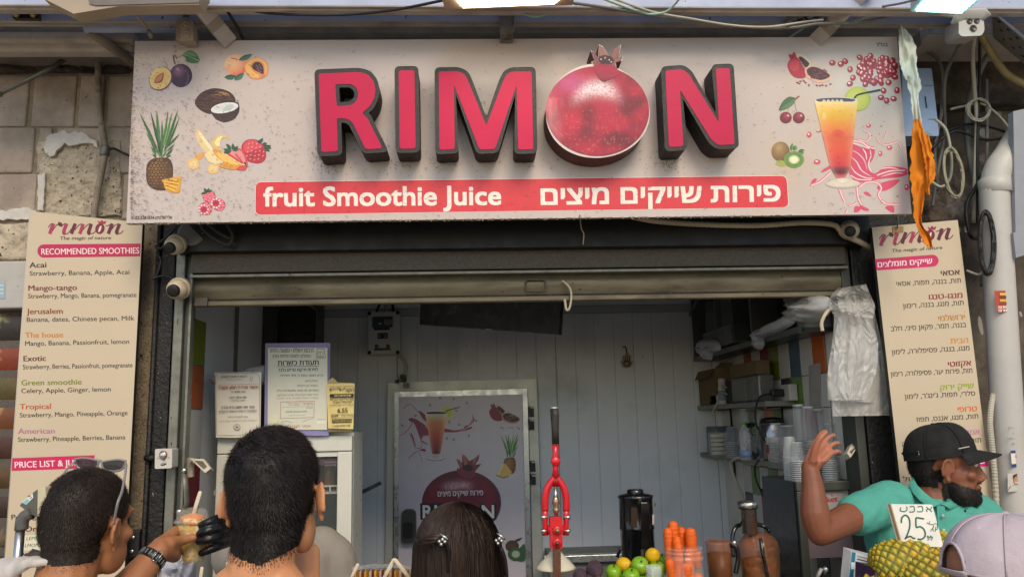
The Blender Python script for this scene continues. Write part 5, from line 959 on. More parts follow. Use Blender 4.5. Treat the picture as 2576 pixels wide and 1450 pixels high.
# poster pomegranate halves, pineapple
def dB(*p): return [(1230+(x-310)*.0895*1.25, 1012+(y-145)*.0895*1.2) for x, y in p]
G.blob(dB((310, 380), (340, 290), (400, 240), (480, 250), (560, 360), (620, 450), (590, 560), (480, 570), (380, 520)), '5f1e28', 2)
for b in ((340, 180), (380, 195), (415, 145), (440, 190)): leaf(G, dB((400, 270))[0], dB(b)[0], 3, '6a2a2e', '5a2024', 4)
G.blob(dB((450, 200), (520, 180), (620, 240), (680, 340), (600, 420), (520, 300)), '9a8a80', 3); G.blob(dB((490, 240), (540, 230), (640, 310), (660, 350), (600, 400), (530, 310)), '26191c', 4)
G.blob(dB((590, 430), (680, 380), (800, 390), (920, 450), (1000, 520), (960, 600), (840, 640), (720, 610), (620, 550)), '8a6a60', 4); G.blob(dB((620, 440), (700, 390), (800, 405), (920, 465), (990, 525), (950, 570), (840, 600), (730, 570), (650, 520)), '33191e', 5)
rnd = random.Random(12)
for i in range(40): x, y = rnd.uniform(640, 960), rnd.uniform(420, 570); u, v = dB((x, y))[0]; G.ell(u, v, 1.5, 1.2, mixc(H('4a2a2e'), H('8a6a68'), rnd.random()), k=6, seg=7) if ((x-805)/170)**2+((y-500)/80)**2 < .8 else None
for i in range(10): G.ell(1250+rnd.random()*58, 1072+rnd.random()*7, 2, 1.1, '4a1a20', k=3, seg=7)
pine(G, lambda *p: [(1266+(x-95)*.0885, 1088+(y-40)*.0985) for x, y in p], .5, 2)
G.poly(dz((1213, 1085), (1290, 955), (1320, 960), (1390, 1055), (1350, 1100), (1290, 1118)), 'a58a4a', 9); G.stroke(dz((1290, 960), (1230, 1090)), 3, 'b9aa78', 10, 0); G.stroke(dz((1213, 1088), (1290, 1118), (1350, 1100)), 2, '3a2a18', 10, 0)
# big pomegranate
cx2, cy2 = D5(815, 1400); 
def pc2(r, t, u, v):
    x, y = (u-cx2)/100, (v-cy2)/80; c = mixc(H('5f1426'), H('43101e'), .5+.6*n3(x*2, y*2, 6)); hl = math.exp(-((x+.1)/.35)**4-((y+.55-.1*abs(x))/.13)**2); c = mixc(c, H('a88a90'), min(.8, hl*(.6+.6*n3(u*.5, v*.5, 2)))); return mixc(c, H('2f0c16'), max(0, (r-.8)*2.4))
G.ell(cx2+1.5, cy2, 99, 82, '33303a', k=3, seg=60); G.ell(cx2-1, cy2, 98, 81, '000', k=4, fn=pc2, rings=24, seg=80)
cw = dz((770, 1050), (765, 1010), (800, 1010), (758, 905), (790, 915), (825, 950), (825, 850), (870, 880), (905, 930), (960, 900), (1022, 848), (1010, 910), (975, 970), (1045, 958), (1000, 1010), (970, 1050), (990, 1090), (900, 1130), (800, 1090))
G.poly(cw, '5a2630', 6); G.blob(dz((830, 980), (880, 960), (940, 990), (930, 1040), (850, 1030)), '1f1318', 8)
for pts in (((828, 860), (870, 890), (890, 960), (850, 980)), ((1018, 855), (960, 960), (945, 970), (950, 920)), ((765, 910), (800, 930), (830, 990), (810, 1000))): G.poly(dz(*pts), '80504a', 9)
G.text(heb('פירות שייקים מיצים'), 1101, 1247, 1215, 1243.5, 12, 'c3bdbb', 9, bold=.015)
for s_, a, b in (('R', 1064, 1088), ('I', 1096, 1101), ('M', 1110, 1146), ('O', 1156, 1190), ('N', 1213, 1242)):
    G.text(s_, a-4, 1303, b+4, 1302.5, 37, '161214', 10, bold=.05); G.text(s_, a, 1301, b, 1300.5, 32, 'b5b0ae', 13, bold=.02)
G.ell(1288, 1372, 17, 15, '4a3228', '3a2620', 4); leaf(G, (1290, 1362), (1315, 1350), 4, '2a3a34', '1f2a26', 5); G.blob([(1300, 1388), (1318, 1366), (1322, 1392), (1318, 1410), (1300, 1408)], '2f4a34', 4); G.ell(1297, 1392, 20, 17.5, '2a3f2a', k=6); G.ell(1297, 1392, 17, 15, '000', k=7, fn=lambda r, t, u, v: mixc(H('7d8a78'), H('2f4a30'), 1 if r > .5 else 0), rings=6)
m.c = [tuple(min(.85, x*2.1+.004) for x in c) for c in m.c]; part('poster', m, leaf_)
m = MB(); G = Gfx(m, YP(4.56), PRINT); f = [P(u, v, 4.58) for u, v in rounded([(1010, 1281), (1045, 1281), (1046, 1364), (1008, 1364)], 14, 6)]; m.prism(f, (0, .06, 0), mat('dispenser_grey', '3a3d3a', .4)); f = [P(u, v, 4.575) for u, v in rounded([(1013, 1312), (1038, 1312), (1038, 1352), (1013, 1352)], 8, 5)]; m.prism(f, (0, .006, 0), M_black); part('handle', m, leaf_)
for va, vb in ((1021, 1047), (1053, 1080), (1158, 1185), (1192, 1218)):
    m = MB(); u = 1336+(va-1021)*.028; m.panel([(u-6, va), (u+6, va), (u+7, vb), (u-5, vb)], 4.60, .05, M_black); m.panel([(u-3, va+1), (u+6, va+1), (u+6, va+5), (u-3, va+5)], 4.597, .01, M_pvc); part('hinge', m, cd_)
m = MB(); a, b = P(893, 1245, 4.5), P(958, 1213, 4.5); m.tube([a, b], .010, M_cab_e, 8); m.tube([P(891, 1240, 4.5), P(892, 1262, 4.5)], .012, M_black, 8); S('wall_lever', m, 'grey lever bar slanting out of the wall left of the cold room door', 'lever')
m = MB(); m.bbox((X(1380, 1400, 4.45), 4.40, .9), (X(1620, 1400, 4.45), YB, Z(1388, 4.5, 1450)), M_shelf, .005); m.bbox((X(1368, 1400, 4.4), 4.36, Z(1412, 4.38, 1450)), (X(1640, 1400, 4.4), 4.42, Z(1394, 4.38, 1450)), M_alu, .003); S('back_counter', m, 'low grey counter under the back wall behind the red press', 'counter')
# fridge with papers
fg = T('display_fridge', 'white glass door display fridge with notices on top', 'fridge', (X(712, 1300, 3.4), 3.55, 0))
M_fr = mat('fridge_cream', 'd3d2c4', .35, var=.03); yf_ = 3.40; xa, xb = X(541, 1250, yf_), X(884, 1250, yf_); zt_ = Z(1091, yf_, 712)
m = MB(); m.box((xa, yf_+.05, .1), (xa+.03, 3.85, zt_), M_fr); m.box((xb-.02, yf_+.05, .1), (xb, 3.72, zt_), M_fr); m.box((xa+.03, yf_+.05, zt_-.04), (xb-.02, 3.72, zt_), M_fr); m.box((xa+.03, 3.70, .1), (xb-.02, 3.74, zt_-.04), mat('fridge_dark', '3a3a35', .5)); part('body', m, fg)
m = MB(); dy = yf_; zi = Z(1148, dy, 800); xi0, xi1 = X(568, 1250, dy), X(847, 1250, dy)
m.bbox((xa, dy, zt_-.075), (xb, dy+.045, zt_-.012), M_fr, .004); m.bbox((xa, dy, .1), (xi0, dy+.045, zt_-.078), M_fr, .004); m.bbox((xi1, dy, .1), (xb, dy+.045, zt_-.078), M_fr, .004); m.box((xi0, dy+.01, zi), (xi1, dy+.04, zt_-.078), M_fr); dr = part('door', m, fg)
m = MB(); m.box((xi0, dy+.02, .1), (xi1, dy+.026, zi), mat('fridge_glass', '9aa8a6', .03, alpha=.08, var=0, rvar=0)); part('glass', m, dr)
m = MB(); m.box((xi0, dy+.028, zi-.035), (xi1, dy+.03, zi-.004), mat('maroon_strip', '4a1a2a', .4)); G = Gfx(m, YP(dy+.0275), PRINT)
G.text('0526380763', 815, 1163, 846, 1162.5, 4, '9a8a8c', 1); G.text('052638', 817, 1171, 846, 1170.5, 4, '9a8a8c', 1); part('header_strip', m, dr)
for v in (1240, 1372):
    m = MB(); z = Z(v, 3.5, 800); m.box((xi0, 3.47, z), (xi1+.0, 3.68, z+.008), M_pvc)
    for k in range(18): a = xi1-.012-k*.03; m.box((a, 3.46, z+.008), (a+.006, 3.47, z+.03), M_pvc)
    m.box((xi0, 3.46, z+.03), (xi1, 3.47, z+.036), M_pvc); part('shelf', m, fg)
for i in range(9): 
    m = MB(); c = Vector((xi1-.05-.055*(i % 6)-.01, 3.56+.05*(i//6), Z(1240, 3.5, 800)+.02+.11)); m = MB(); h = .13; m.lathe([(.022, -.11), (.024, -.10), (.024, -.03), (.012, 0), (.012, .02), (0, .02)], c, mat('juice_'+'abc'[i % 3], ['8a5a2c', '6d2a20', 'a88a3c'][i % 3], .2, alpha=1), 12); S('juice_bottle', m, 'juice bottle on the upper fridge shelf', 'bottle', 'juice bottles in the fridge')
# notices standing on the fridge
M_paper = mat('white_paper', 'e2ddcb', .6, var=.02); M_ypap = mat('yellow_paper', 'e3cd86', .6, var=.02)
def Np(x, y): return ((780+x/4.0276)*.67057, (1280+y/4.0276)*.67057)
def npz(*p): return [Np(*a) for a in p]
def sheet(label, quad, y, M, draw, cat='notice', bow=.006):
    m = MB(); n = 10
    def fn(a, b): p = Vector(quad[0]).lerp(Vector(quad[1]), a).lerp(Vector(quad[3]).lerp(Vector(quad[2]), a), b); return P(p.x, p.y, y-bow*math.sin(math.pi*a)+.003*n3(a*3, b*4, y*9))
    m.grid(fn, n, n, M, True); t = T('paper_notice', label, cat, P(*quad[2], y), 'notices taped above the fridge'); part('sheet', m, t)
    m = MB(); G = Gfx(m, YP(y-bow-.0045), PRINT); draw(G); part('print', m, t)
def nt_(G, t, x0, y0, x1, y1, h, col, bold=.01, k=2): a, b = Np(x0, y0), Np(x1, y1); G.text(heb(t), a[0], a[1], b[0], b[1], h*.1665, col, k, bold)
def d1(G):
    o = [(115, 560), (115, 520), (130, 485), (170, 475), (730, 478), (765, 500), (780, 550), (775, 1400), (150, 1415), (130, 1400)]; G.stroke(npz(*(o+[o[0]])), .8, '5a5a56', 1, 0)
    nt_(G, 'הרבנות הראשית לירושלים', 205, 545, 590, 535, 26, '3a342c'); nt_(G, 'המחלקה לכשרות', 270, 580, 520, 576, 12, '6a645a', 0); G.stroke(npz((140, 655), (765, 635)), .6, '7a746a', 1, 0)
    nt_(G, 'אישור מכירת חמץ תשפ"ו', 160, 715, 760, 705, 40, 'b03a26', .02); nt_(G, 'הננו לאשר כי:', 345, 770, 565, 765, 26, '2a2620'); nt_(G, 'שם עסק: רימון', 325, 855, 580, 850, 26, '2a2620'); nt_(G, 'כתובת: עץ חיים 59', 350, 897, 560, 893, 18, '2a2620'); nt_(G, 'מכר את חמצו כדת וכדין', 205, 1008, 700, 1000, 32, '2a2620', .015); nt_(G, 'באמצעות הרבנות הראשית לירושלים', 165, 1068, 740, 1055, 26, '2a2620'); nt_(G, 'עם תעודת היתר', 290, 1145, 605, 1140, 18, '3a342c', 0); nt_(G, 'לתשומת לב אישור זה אינו מהווה תעודת כשרות', 165, 1205, 740, 1190, 14, '9a4a3a', 0)
    c = Np(437, 1290); G.ell(*c, 8.5, 8, '6a6a62', k=1); G.ell(*c, 7.5, 7, 'd6d1bd', k=2); G.ell(*c, 5, 4.6, '7a7a70', k=3); G.ell(*c, 4.2, 3.8, 'd6d1bd', k=4); G.poly([(c[0]-2, c[1]+2), (c[0]-2, c[1]-1), (c[0], c[1]-3), (c[0]+2, c[1]-1), (c[0]+2, c[1]+2)], '4a4a42', 5)
    G.stroke(npz((640, 520), (635, 600), (660, 605), (670, 520)), .7, '3a3a36', 2, 0)
def d2(G):
    G.poly(npz((905, 95), (1805, 95), (1800, 1330), (900, 1330)), 'd9d8c2', 1, fn=None)
    def grad(u, v): return H('8d8cb8')
    nt_(G, 'הרבנות ירושלים • המועצה הדתית', 935, 165, 1592, 160, 55, '1f1b1c', .02); nt_(G, 'המחלקה למצוות התלויות בארץ', 975, 242, 1550, 238, 42, '1f1b1c', .014); nt_(G, 'תעודת כשרות', 1055, 360, 1670, 352, 70, '15131a', .03); G.stroke(npz((1050, 377), (1672, 371)), 1.4, '15131a', 2, 0); nt_(G, 'לפירות וירקות טריים בלבד', 1060, 452, 1660, 443, 44, '15131a', .03)
    nt_(G, 'הרינו לאשר בזאת כי: מיצי הפירות', 1095, 528, 1740, 528, 32, '2a2628', .01); nt_(G, 'בעלת רימון', 1470, 610, 1655, 605, 26, '2a2628'); nt_(G, 'כתובת: עץ חיים 59', 1350, 682, 1655, 678, 28, '2a2628'); nt_(G, 'הופרשו תרומות ומעשרות כדין', 1040, 757, 1670, 750, 30, '2a2628', .008); nt_(G, 'קיימת השגחה בעניני ערלה, שביעית וקטיף שבת', 1040, 822, 1665, 812, 24, '3a3638', 0); nt_(G, 'בשנת זו עומד לשהייה בלתי למכור', 1040, 870, 1665, 860, 22, 'a8443c', 0)
    for a, b in (((1098, 910), (1607, 897)), ((1607, 897), (1598, 1143)), ((1598, 1143), (1095, 1162)), ((1095, 1162), (1098, 910))): G.stroke(npz(a, b), 1, 'a04a40', 2, 0)
    nt_(G, 'בתוקף עד:', 1430, 955, 1585, 948, 36, 'a8443c', .01); nt_(G, "כ\"ג בשבט תשפ\"ז", 1190, 938, 1400, 932, 16, 'a8443c', 0); nt_(G, '(31.01.2027)', 1210, 965, 1375, 962, 18, 'a8443c', 0); G.stroke(npz((1115, 990), (1590, 975)), .6, '8a7a78', 2, 0); nt_(G, 'הערות:', 1480, 1012, 1580, 1008, 20, '3a3638', 0); nt_(G, 'מיצים טבעיים, ושייקים', 1178, 1075, 1490, 1065, 24, '2a2628'); nt_(G, 'תקף בהצגת החותמת', 1220, 1122, 1465, 1112, 10, '3a3638', 0)
    G.ell(*Np(1005, 1180), 12.5, 13, 'e0dcba', k=3); G.stroke(npz((1090, 1230), (1180, 1200), (1270, 1225)), .7, '4a4a52', 2); G.stroke(npz((1430, 1215), (1500, 1180), (1600, 1160)), .7, '4a4a52', 2); nt_(G, 'אסור לצלם', 1240, 1300, 1550, 1290, 32, 'b0443c', .01); G.poly(npz((1645, 1190), (1778, 1185), (1778, 1235), (1645, 1240)), 'e8e4cc', 3); nt_(G, 'הרבנות', 1650, 1185, 1770, 1180, 12, '1f1b1c', 0)
    a = npz((1655, 100), (1665, 115), (1680, 102), (1692, 116), (1706, 102), (1718, 116), (1732, 100), (1745, 115), (1752, 102), (1775, 252), (1627, 255)); G.stroke(a+[a[0]], 1.1, '1f1b1c', 3, 0); a = npz((1655, 222), (1660, 170), (1675, 150), (1692, 165), (1710, 150), (1735, 170), (1742, 220)); G.stroke(a+[a[0]], 1, '1f1b1c', 3, 0); G.stroke(npz((1692, 165), (1694, 222)), .8, '1f1b1c', 3, 0); G.stroke(npz((1650, 240), (1750, 237)), 1.4, '1f1b1c', 3, 0)
def d3(G):
    nt_(G, 'לוח זמני שבת לתושבי ירושלים', 1830, 690, 2205, 680, 16, '2a2210', .006); nt_(G, 'הקב"י', 2035, 752, 2205, 748, 45, '1a160a', .02); G.stroke(npz((1835, 715), (2010, 705)), 1.4, '1a160a', 2, 0); G.ell(*Np(1850, 730), 3, 2.2, '1a160a', k=2, seg=4); G.ell(*Np(1998, 727), 3, 2.2, '1a160a', k=2, seg=4)
    G.poly(npz((1838, 792), (2200, 783), (2200, 838), (1838, 842)), '1a160a', 1); nt_(G, 'שבת פרשת ראה', 1910, 832, 2160, 826, 30, 'e3cd86', .02, 3); nt_(G, 'זמן הדלקת הנרות', 1840, 888, 2200, 880, 30, '1a160a', .012); nt_(G, 'וכניסת השבת', 1885, 930, 2165, 924, 30, '1a160a', .012); nt_(G, 'יום שישי כ"ד אב תשפ"ו (07.08.26)', 1835, 968, 2205, 960, 16, '1a160a', .004); a, b = Np(1958, 1072), Np(2108, 1068); G.text('6.55', a[0], a[1], b[0], b[1], 11.5, '1a160a', 2, bold=.015)
    for q in (((1858, 1100), (2190, 1095)), ((2190, 1095), (2188, 1145)), ((2188, 1145), (1860, 1150)), ((1860, 1150), (1858, 1100))): G.stroke(npz(*q), .7, '3a3210', 2, 0)
    a, b = Np(1870, 1138), Np(1965, 1136); G.text('8.09', a[0], a[1], b[0], b[1], 7, '1a160a', 2, bold=.012); nt_(G, 'מוצאי שבת', 2015, 1125, 2180, 1120, 18, '2a2210', .004); G.poly(npz((1865, 1170), (2175, 1165), (2165, 1215), (1880, 1225)), '1a160a', 1); nt_(G, 'נא להדליק את הנרות בזמן', 1875, 1192, 2170, 1187, 15, 'e3cd86', .006, 3); nt_(G, 'שבת שלום ומבורך', 1880, 1215, 2165, 1208, 15, 'e3cd86', .006, 3); nt_(G, 'שבת שלום ומבורך !', 1870, 1290, 2150, 1275, 28, '2a2210', .006)
sheet('white Hebrew notice with a round stamp, left of the purple certificate', npz((103, 465), (805, 462), (790, 1450), (120, 1450)), 3.37, M_paper, d1)
M_purp = mat('purple_paper', '8f88b4', .5, var=.1, vs=6)
sheet('large certificate with purple border above the fridge', npz((865, 25), (1845, 20), (1825, 1420), (850, 1420)), 3.385, M_purp, d2)
sheet('small yellow Hebrew notice reading 6.55, right of the purple certificate', npz((1790, 640), (2215, 630), (2195, 1320), (1815, 1310)), 3.36, M_ypap, d3)
m = MB(); m.prism([P(u, v, 3.375) for u, v in npz((1800, 600), (1880, 540), (1960, 615), (2180, 625), (2175, 1365), (1825, 1360))], (0, .003, 0), mat('tan_paper', 'b5a474', .7)); S('paper_backing', m, 'torn tan card behind the small yellow notice', 'card')
def crumple(name, label, cat, outline, y, depth, M, seed, amp=.02, group=None, nz=16):
    us = [p[0] for p in outline]; vs_ = [p[1] for p in outline]; cu, cv = sum(us)/len(us), sum(vs_)/len(vs_)
    o = cr([(*outline[-1], 0)]+[(*p, 0) for p in outline]+[(*outline[0], 0), (*outline[1], 0)], 6)[6:-6][:-1]; n = len(o); q = MB(); vv = []; R = 9
    for i in range(R+1):
        r = 1-i/R
        for k, p in enumerate(o):
            u, v = cu+(p.x-cu)*r, cv+(p.y-cv)*r; d = depth*math.sqrt(max(0, 1-r*r)); h = amp*(n3(u*.05, v*.035, seed)+.6*n3(u*.12, v*.06, seed+4)+.35*abs(n3(u*.25, v*.12, seed+8)))
            vv.append(P(u, v, y-d-h*(1-r**3)))
    fs = [(i*n+k, i*n+(k+1) % n, (i+1)*n+(k+1) % n, (i+1)*n+k) for i in range(R) for k in range(n)]; q.add(vv, fs, M, True)
    q.add([P(p.x, p.y, y) for p in o], [tuple(range(n))[::-1]], M, True); return S(name, q, label, cat, group)
M_bag = mat('thin_plastic', 'c9c8c2', .12, alpha=.62, var=.1, vs=8, bump=.5, bs=26, spec=.7); M_bagw = mat('white_plastic_bag', 'b9bcc6', .3, alpha=.9, var=.1, vs=9, bump=.4, bs=30)
M_clear = mat('clear_plastic', 'dfe3e2', .06, alpha=.22, var=.05, rvar=.03, spec=.9)
crumple('plastic_bag', 'grey plastic bag stuffed behind the purple certificate', 'bag', npz((420, 520), (560, 420), (800, 360), (870, 400), (880, 640), (500, 640)), 3.44, .03, M_bag, 3)
crumple('plastic_bag', 'end of a white bag sticking out left of the white Hebrew notice', 'bag', npz((20, 560), (100, 525), (200, 540), (200, 640), (60, 630)), 3.42, .03, M_bagw, 5)
# left jamb fittings
def dome_cam(label, u, v, y, r, ax, ring):
    t = T('dome_camera', label, 'camera', P(u, v, y)); c = P(u, v, y); A = Vector(ax).normalized(); M_dc = mat('yellowed_plastic', 'b8a88e', .4, var=.15, vs=20, var2=('6a553c', 30, .55, .75))
    q = MB(); q.ell(c, r, M_dc, seg=24, rings=16); part('shell', q, t)
    q = MB(); q.lathe([(r*1.02, -.006), (r*1.1, 0), (r*1.1, .014), (r*.98, .018)], c-A*r*.35, M_dc, 24, ax=-A); part('base_ring', q, t)
    q = MB(); e = c+A*r*.82; q.lathe([(r*.62, -.008), (r*.60, .008), (r*.52, .012), (0, .010)], e, M_black, 20, ax=A); part('lens', q, t)
    if ring:
        q = MB(); q.lathe([(r*1.25, 0), (r*1.45, .0), (r*1.45, .012), (r*1.25, .012)], c+Vector((.045, .05, .055)), M_cable_g, 28, ax=(0.1, -1, .1))
        for k in range(6): a = k*1.05; q.ell(c+Vector((.045+r*1.2*math.cos(a), .045, .055+r*1.2*math.sin(a))), .006, M_pvc, seg=6, rings=4)
        part('mounting_ring', q, t)
dome_cam('upper left dome camera hanging off its open mounting ring', 438, 617, 2.86, .034, (-.15, -.9, -.5), True)
dome_cam('lower left dome camera on the shutter rail', 446, 727, 2.90, .038, (-.05, -.9, -.3), False)
dome_cam('dome camera under the right end of the sign', 2136, 580, 2.86, .034, (-.35, -.85, -.3), False)
m = MB()
for pts in ([(400, 610), (415, 600), (425, 590), (440, 575)], [(395, 640), (405, 655), (395, 690), (385, 700)], [(384, 702), (400, 695), (420, 694), (436, 702)], [(390, 618), (405, 625), (415, 615)]): m.tube(cr([P(u, v, 2.95) for u, v in pts], 5), .005, M_cable_b, 6)
S('camera_cable', m, 'tangled black cable beside the two left dome cameras', 'cable')
m = MB()
for pts in ([(500, 560), (515, 580), (540, 600), (575, 615), (585, 590), (570, 565)], [(520, 560), (550, 585), (580, 600)]): m.tube(cr([P(u, v, 2.86) for u, v in pts], 6), .006, mat('dusty_cable', '3a372f', .8, var=.3), 6)
S('camera_cable', m, 'dusty cable loop on the lintel under the raspberries', 'cable')
ks = T('key_switch', 'square grey key switch on the left shutter rail', 'switch', P(417, 1178, 2.92)); yk = 2.90
m = MB(); f = [P(u, v, yk) for u, v in rounded([(390, 1128), (433, 1127), (432, 1176), (389, 1178)], 4)]; f2 = [P(u, v, yk) for u, v in ((433, 1127), (446, 1129), (445, 1172), (432, 1176))]; m.prism(f, (0, .06, 0), mat('switch_grey', 'bdb9ad', .4, var=.06)); part('housing', m, ks)
m = MB(); m.lathe([(.013, 0), (.013, .006), (.009, .008), (0, .008)], P(411, 1144, yk), M_steel, 16, ax=(0, -1, 0)); m.panel([(409, 1150), (414, 1150), (414, 1157), (409, 1157)], yk-.003, .003, M_galv); part('lock_barrel', m, ks)
m = MB(); G = Gfx(m, YP(yk-.001), PRINT); G.stroke([(403, 1150), (401, 1142), (405, 1135), (411, 1133)], 2, '3a3a3a', 1); G.stroke([(412, 1133), (418, 1136), (420, 1143), (418, 1150)], 2, 'b5543a', 1); G.ell(411, 1166, 8, 3.4, '2a2a2a', k=1, rot=-.3); G.stroke([(405, 1168), (411, 1165), (417, 1163)], 1.2, 'c9c5ba', 3); G.ell(397, 1151, 1.5, 1.5, '5a564c', k=1, seg=8); G.ell(425, 1150, 1.5, 1.5, '5a564c', k=1, seg=8); part('marking', m, ks)
m = MB(); m.tube([P(366, 1150, 2.96), P(390, 1150, 2.95)], .012, M_tar, 8); S('clamp', m, 'black clamp between the concrete strip and the key switch', 'clamp')
m = MB(); m.bbox((X(322, 1330, 2.96), 2.96, Z(1400, 2.96, 340)), (X(352, 1330, 2.96), 2.99, Z(1332, 2.96, 340)), M_black, .004); m.lathe([(.007, 0), (.007, .004), (0, .004)], P(335, 1350, 2.958), M_steel, 10, ax=(0, -1, 0)); m.lathe([(.007, 0), (.007, .004), (0, .004)], P(332, 1385, 2.958), M_steel, 10, ax=(0, -1, 0)); S('hinge_plate', m, 'black bolted plate low on the concrete strip', 'plate')
def pay(label, u, v, y, s=1, fl=1):                 # small white wall device with a tilted head
    t = T('wall_sensor', label, 'sensor', P(u, v, y)); q = MB(); q.panel([(u-2*fl, v), (u+10*fl, v), (u+12*fl, v+48*s), (u-4*fl, v+50*s)], y+.01, .02, mat('cream_plastic', 'c9c2ac', .4, var=.05)); part('mount', q, t)
    q = MB(); f = [P(u+4*fl, v+1, y-.02), P(u+40*fl, v+3, y-.02), P(u+58*fl, v+27*s, y-.07), P(u+44*fl, v+38*s, y-.07)]; nn = Vector((0, .035, -.01)); q.hexa(f+[p+nn for p in f], mat('cream_plastic', '', 0)); part('head', q, t)
    q = MB(); c = sum(f, Vector())/4; g3 = [c+(p-c)*.6+Vector((0, -.002, .0005)) for p in f]; q.hexa(g3+[p+Vector((0, .0015, 0)) for p in g3], mat('grille_brown', '6a6050', .5)); part('grille', q, t)
pay('white wall sensor with tilted head on the left tiles', 472, 1150, 3.06)
pay('white wall sensor with tilted head on the right door jamb', 2166, 1112, 3.05, 1, -.62)
# hanging bags on the right jamb
hb = T('bag_bundle', 'bundle of clear and white plastic bags hanging at the right jamb', 'bags', P(2160, 1045, 2.9))
M_b1 = mat('bag_white', 'd2cfc6', .3, alpha=.46, var=.06, bump=.3, bs=25, spec=.7); M_b2 = mat('bag_clear', 'e0dfda', .12, alpha=.38, var=.1, bump=.5, bs=35, spec=1)
def film(L_, R_, y, M, seed, amp, nu=46, nv=70, top=.35):   # one thin sheet of film gathered at the top, hanging in sharp vertical folds
    L_ = cr([(*p, 0) for p in L_], 8); R_ = cr([(*p, 0) for p in R_], 8)
    def at(l, t): k = t*(len(l)-1); i = min(int(k), len(l)-2); return l[i].lerp(l[i+1], k-i)
    def fn(a, b):
        p = at(L_, b).lerp(at(R_, b), a); rg = lambda x: 1-2*abs((x % 1)-.5)
        f = amp*(.7*rg(a*4.3+.8*n3(a*2, b*1.5, seed)+seed)*(1-.4*b)+.3*rg(a*6+2*n3(a*3, b*3, seed+2))*(.4+.6*n3(b*4, a*2, seed)) + 1.6*n3(a*2.2, b*3, seed+4)+.55*rg(b*5+a*3+2*n3(a*4, b*4, seed+7))*.5)
        return P(p.x, p.y, y-.02*math.sin(math.pi*a)-f)
    q = MB(); q.grid(fn, nu, nv, M, False); return q
part('white_bag', film([(2096, 770), (2098, 860), (2092, 950), (2094, 1046)], [(2196, 770), (2216, 860), (2230, 960), (2238, 1044)], 2.93, M_b1, 4, .012), hb)
part('white_bag', film([(2100, 760), (2094, 850), (2082, 930), (2082, 1005)], [(2190, 760), (2205, 860), (2212, 940), (2205, 1012)], 2.915, M_b1, 9, .013), hb)
part('clear_bag', film([(2110, 790), (2100, 850), (2096, 940), (2112, 1006)], [(2180, 790), (2206, 850), (2204, 930), (2176, 1004)], 2.895, M_b2, 14, .018), hb)
part('bag_neck', film([(2108, 724), (2090, 742), (2084, 765), (2098, 795)], [(2178, 714), (2186, 735), (2200, 768), (2196, 800)], 2.88, M_b1, 21, .03, 40, 30), hb)
m = MB(); m.tube(cr([P(2094, 770, 2.88), P(2078, 785, 2.87), P(2066, 810, 2.87), P(2068, 832, 2.87)], 6), [(.007, .002)]*19, mat('twine', '', 0), 6); part('tape_tail', m, hb)
# ================================================================== right hand side of the shop
ZS2, ZS3, XF = 1.815, 1.545, 1.335
uc = T('upper_cabinet', 'dark open cabinet high on the right wall stuffed with bags', 'cabinet', (1.5, 3.9, 2.08))
m = MB(); m.box((XF, 3.12, 2.08), (XR, YB-.02, 2.10), M_cab); m.box((XR-.02, 3.12, 2.10), (XR-.002, YB-.02, 2.78), mat('cabinet_inside', '2b2c2c', .5)); m.box((XF, 3.12, 2.76), (XR-.02, YB-.02, 2.78), M_cab); part('carcass', m, uc)
m = MB()
for y in (3.12, 3.66, 4.20, YB-.045): m.box((XF-.006, y, 2.10), (XR-.02, y+.022, 2.76), M_cab_e)
m.box((XF-.008, 3.12, 2.078), (XF-.001, YB-.02, 2.104), M_cab_e); m.tube([(XF-.01, YB-.03, 2.36), (XF-.02, YB-.36, 2.48)], .012, M_cab_e, 6); part('edge_trim', m, uc)
def tray(label, y, z, tilt):
    q = MB(); q.obox((XF+.06, y, z+.14), Vector((.05, 0, 0)), Vector((0, .11, .03*tilt)), Vector((0, -.03*tilt, .135)), mat('smoky_plastic', '59605f', .15, alpha=.55, spec=.9)); q.obox((XF+.05, y, z+.06), Vector((.055, 0, 0)), Vector((0, .115, .0)), Vector((0, .01, .05)), mat('grey_plastic_box', '5d6260', .35)); return S('storage_box', q, label, 'box', 'clear storage boxes in the upper cabinet')
tray('smoky storage box leaning in the upper cabinet, nearer the corner', 4.34, 2.11, 1); tray('smoky storage box in the upper cabinet, nearer the street', 4.08, 2.11, -.6)
def bagx(label, o, x, seed, M, depth=.05, amp=.03):  # crumpled bag lying against the plane X = x
    us = [p[0] for p in o]; cu, cv = sum(us)/len(us), sum(p[1] for p in o)/len(o); oo = cr([(*o[-1], 0)]+[(*p, 0) for p in o]+[(*o[0], 0), (*o[1], 0)], 6)[6:-6][:-1]; n = len(oo); q = MB(); vv = []; R = 9
    for i in range(R+1):
        r = 1-i/R
        for p in oo: u, v = cu+(p.x-cu)*r, cv+(p.y-cv)*r; h = amp*(n3(u*.06, v*.06, seed)+.7*abs(n3(u*.15, v*.15, seed+3))); vv.append(PX(u, v, x)-Vector((depth*math.sqrt(max(0, 1-r*r))+h*(1-r**3), 0, 0)))
    q.add(vv, [(i*n+k, i*n+(k+1) % n, (i+1)*n+(k+1) % n, (i+1)*n+k) for i in range(R) for k in range(n)], M, True); q.add([PX(p.x, p.y, x) for p in oo], [tuple(range(n))[::-1]], M, True); return S('plastic_bag', q, label, 'bag', 'plastic bags in the upper cabinet')
bagx('white plastic bag with handle hole drooping over the cabinet corner', [(1763, 870), (1768, 855), (1785, 850), (1808, 858), (1812, 880), (1795, 888), (1788, 906), (1770, 897)], XF-.01, 2, M_bagw)
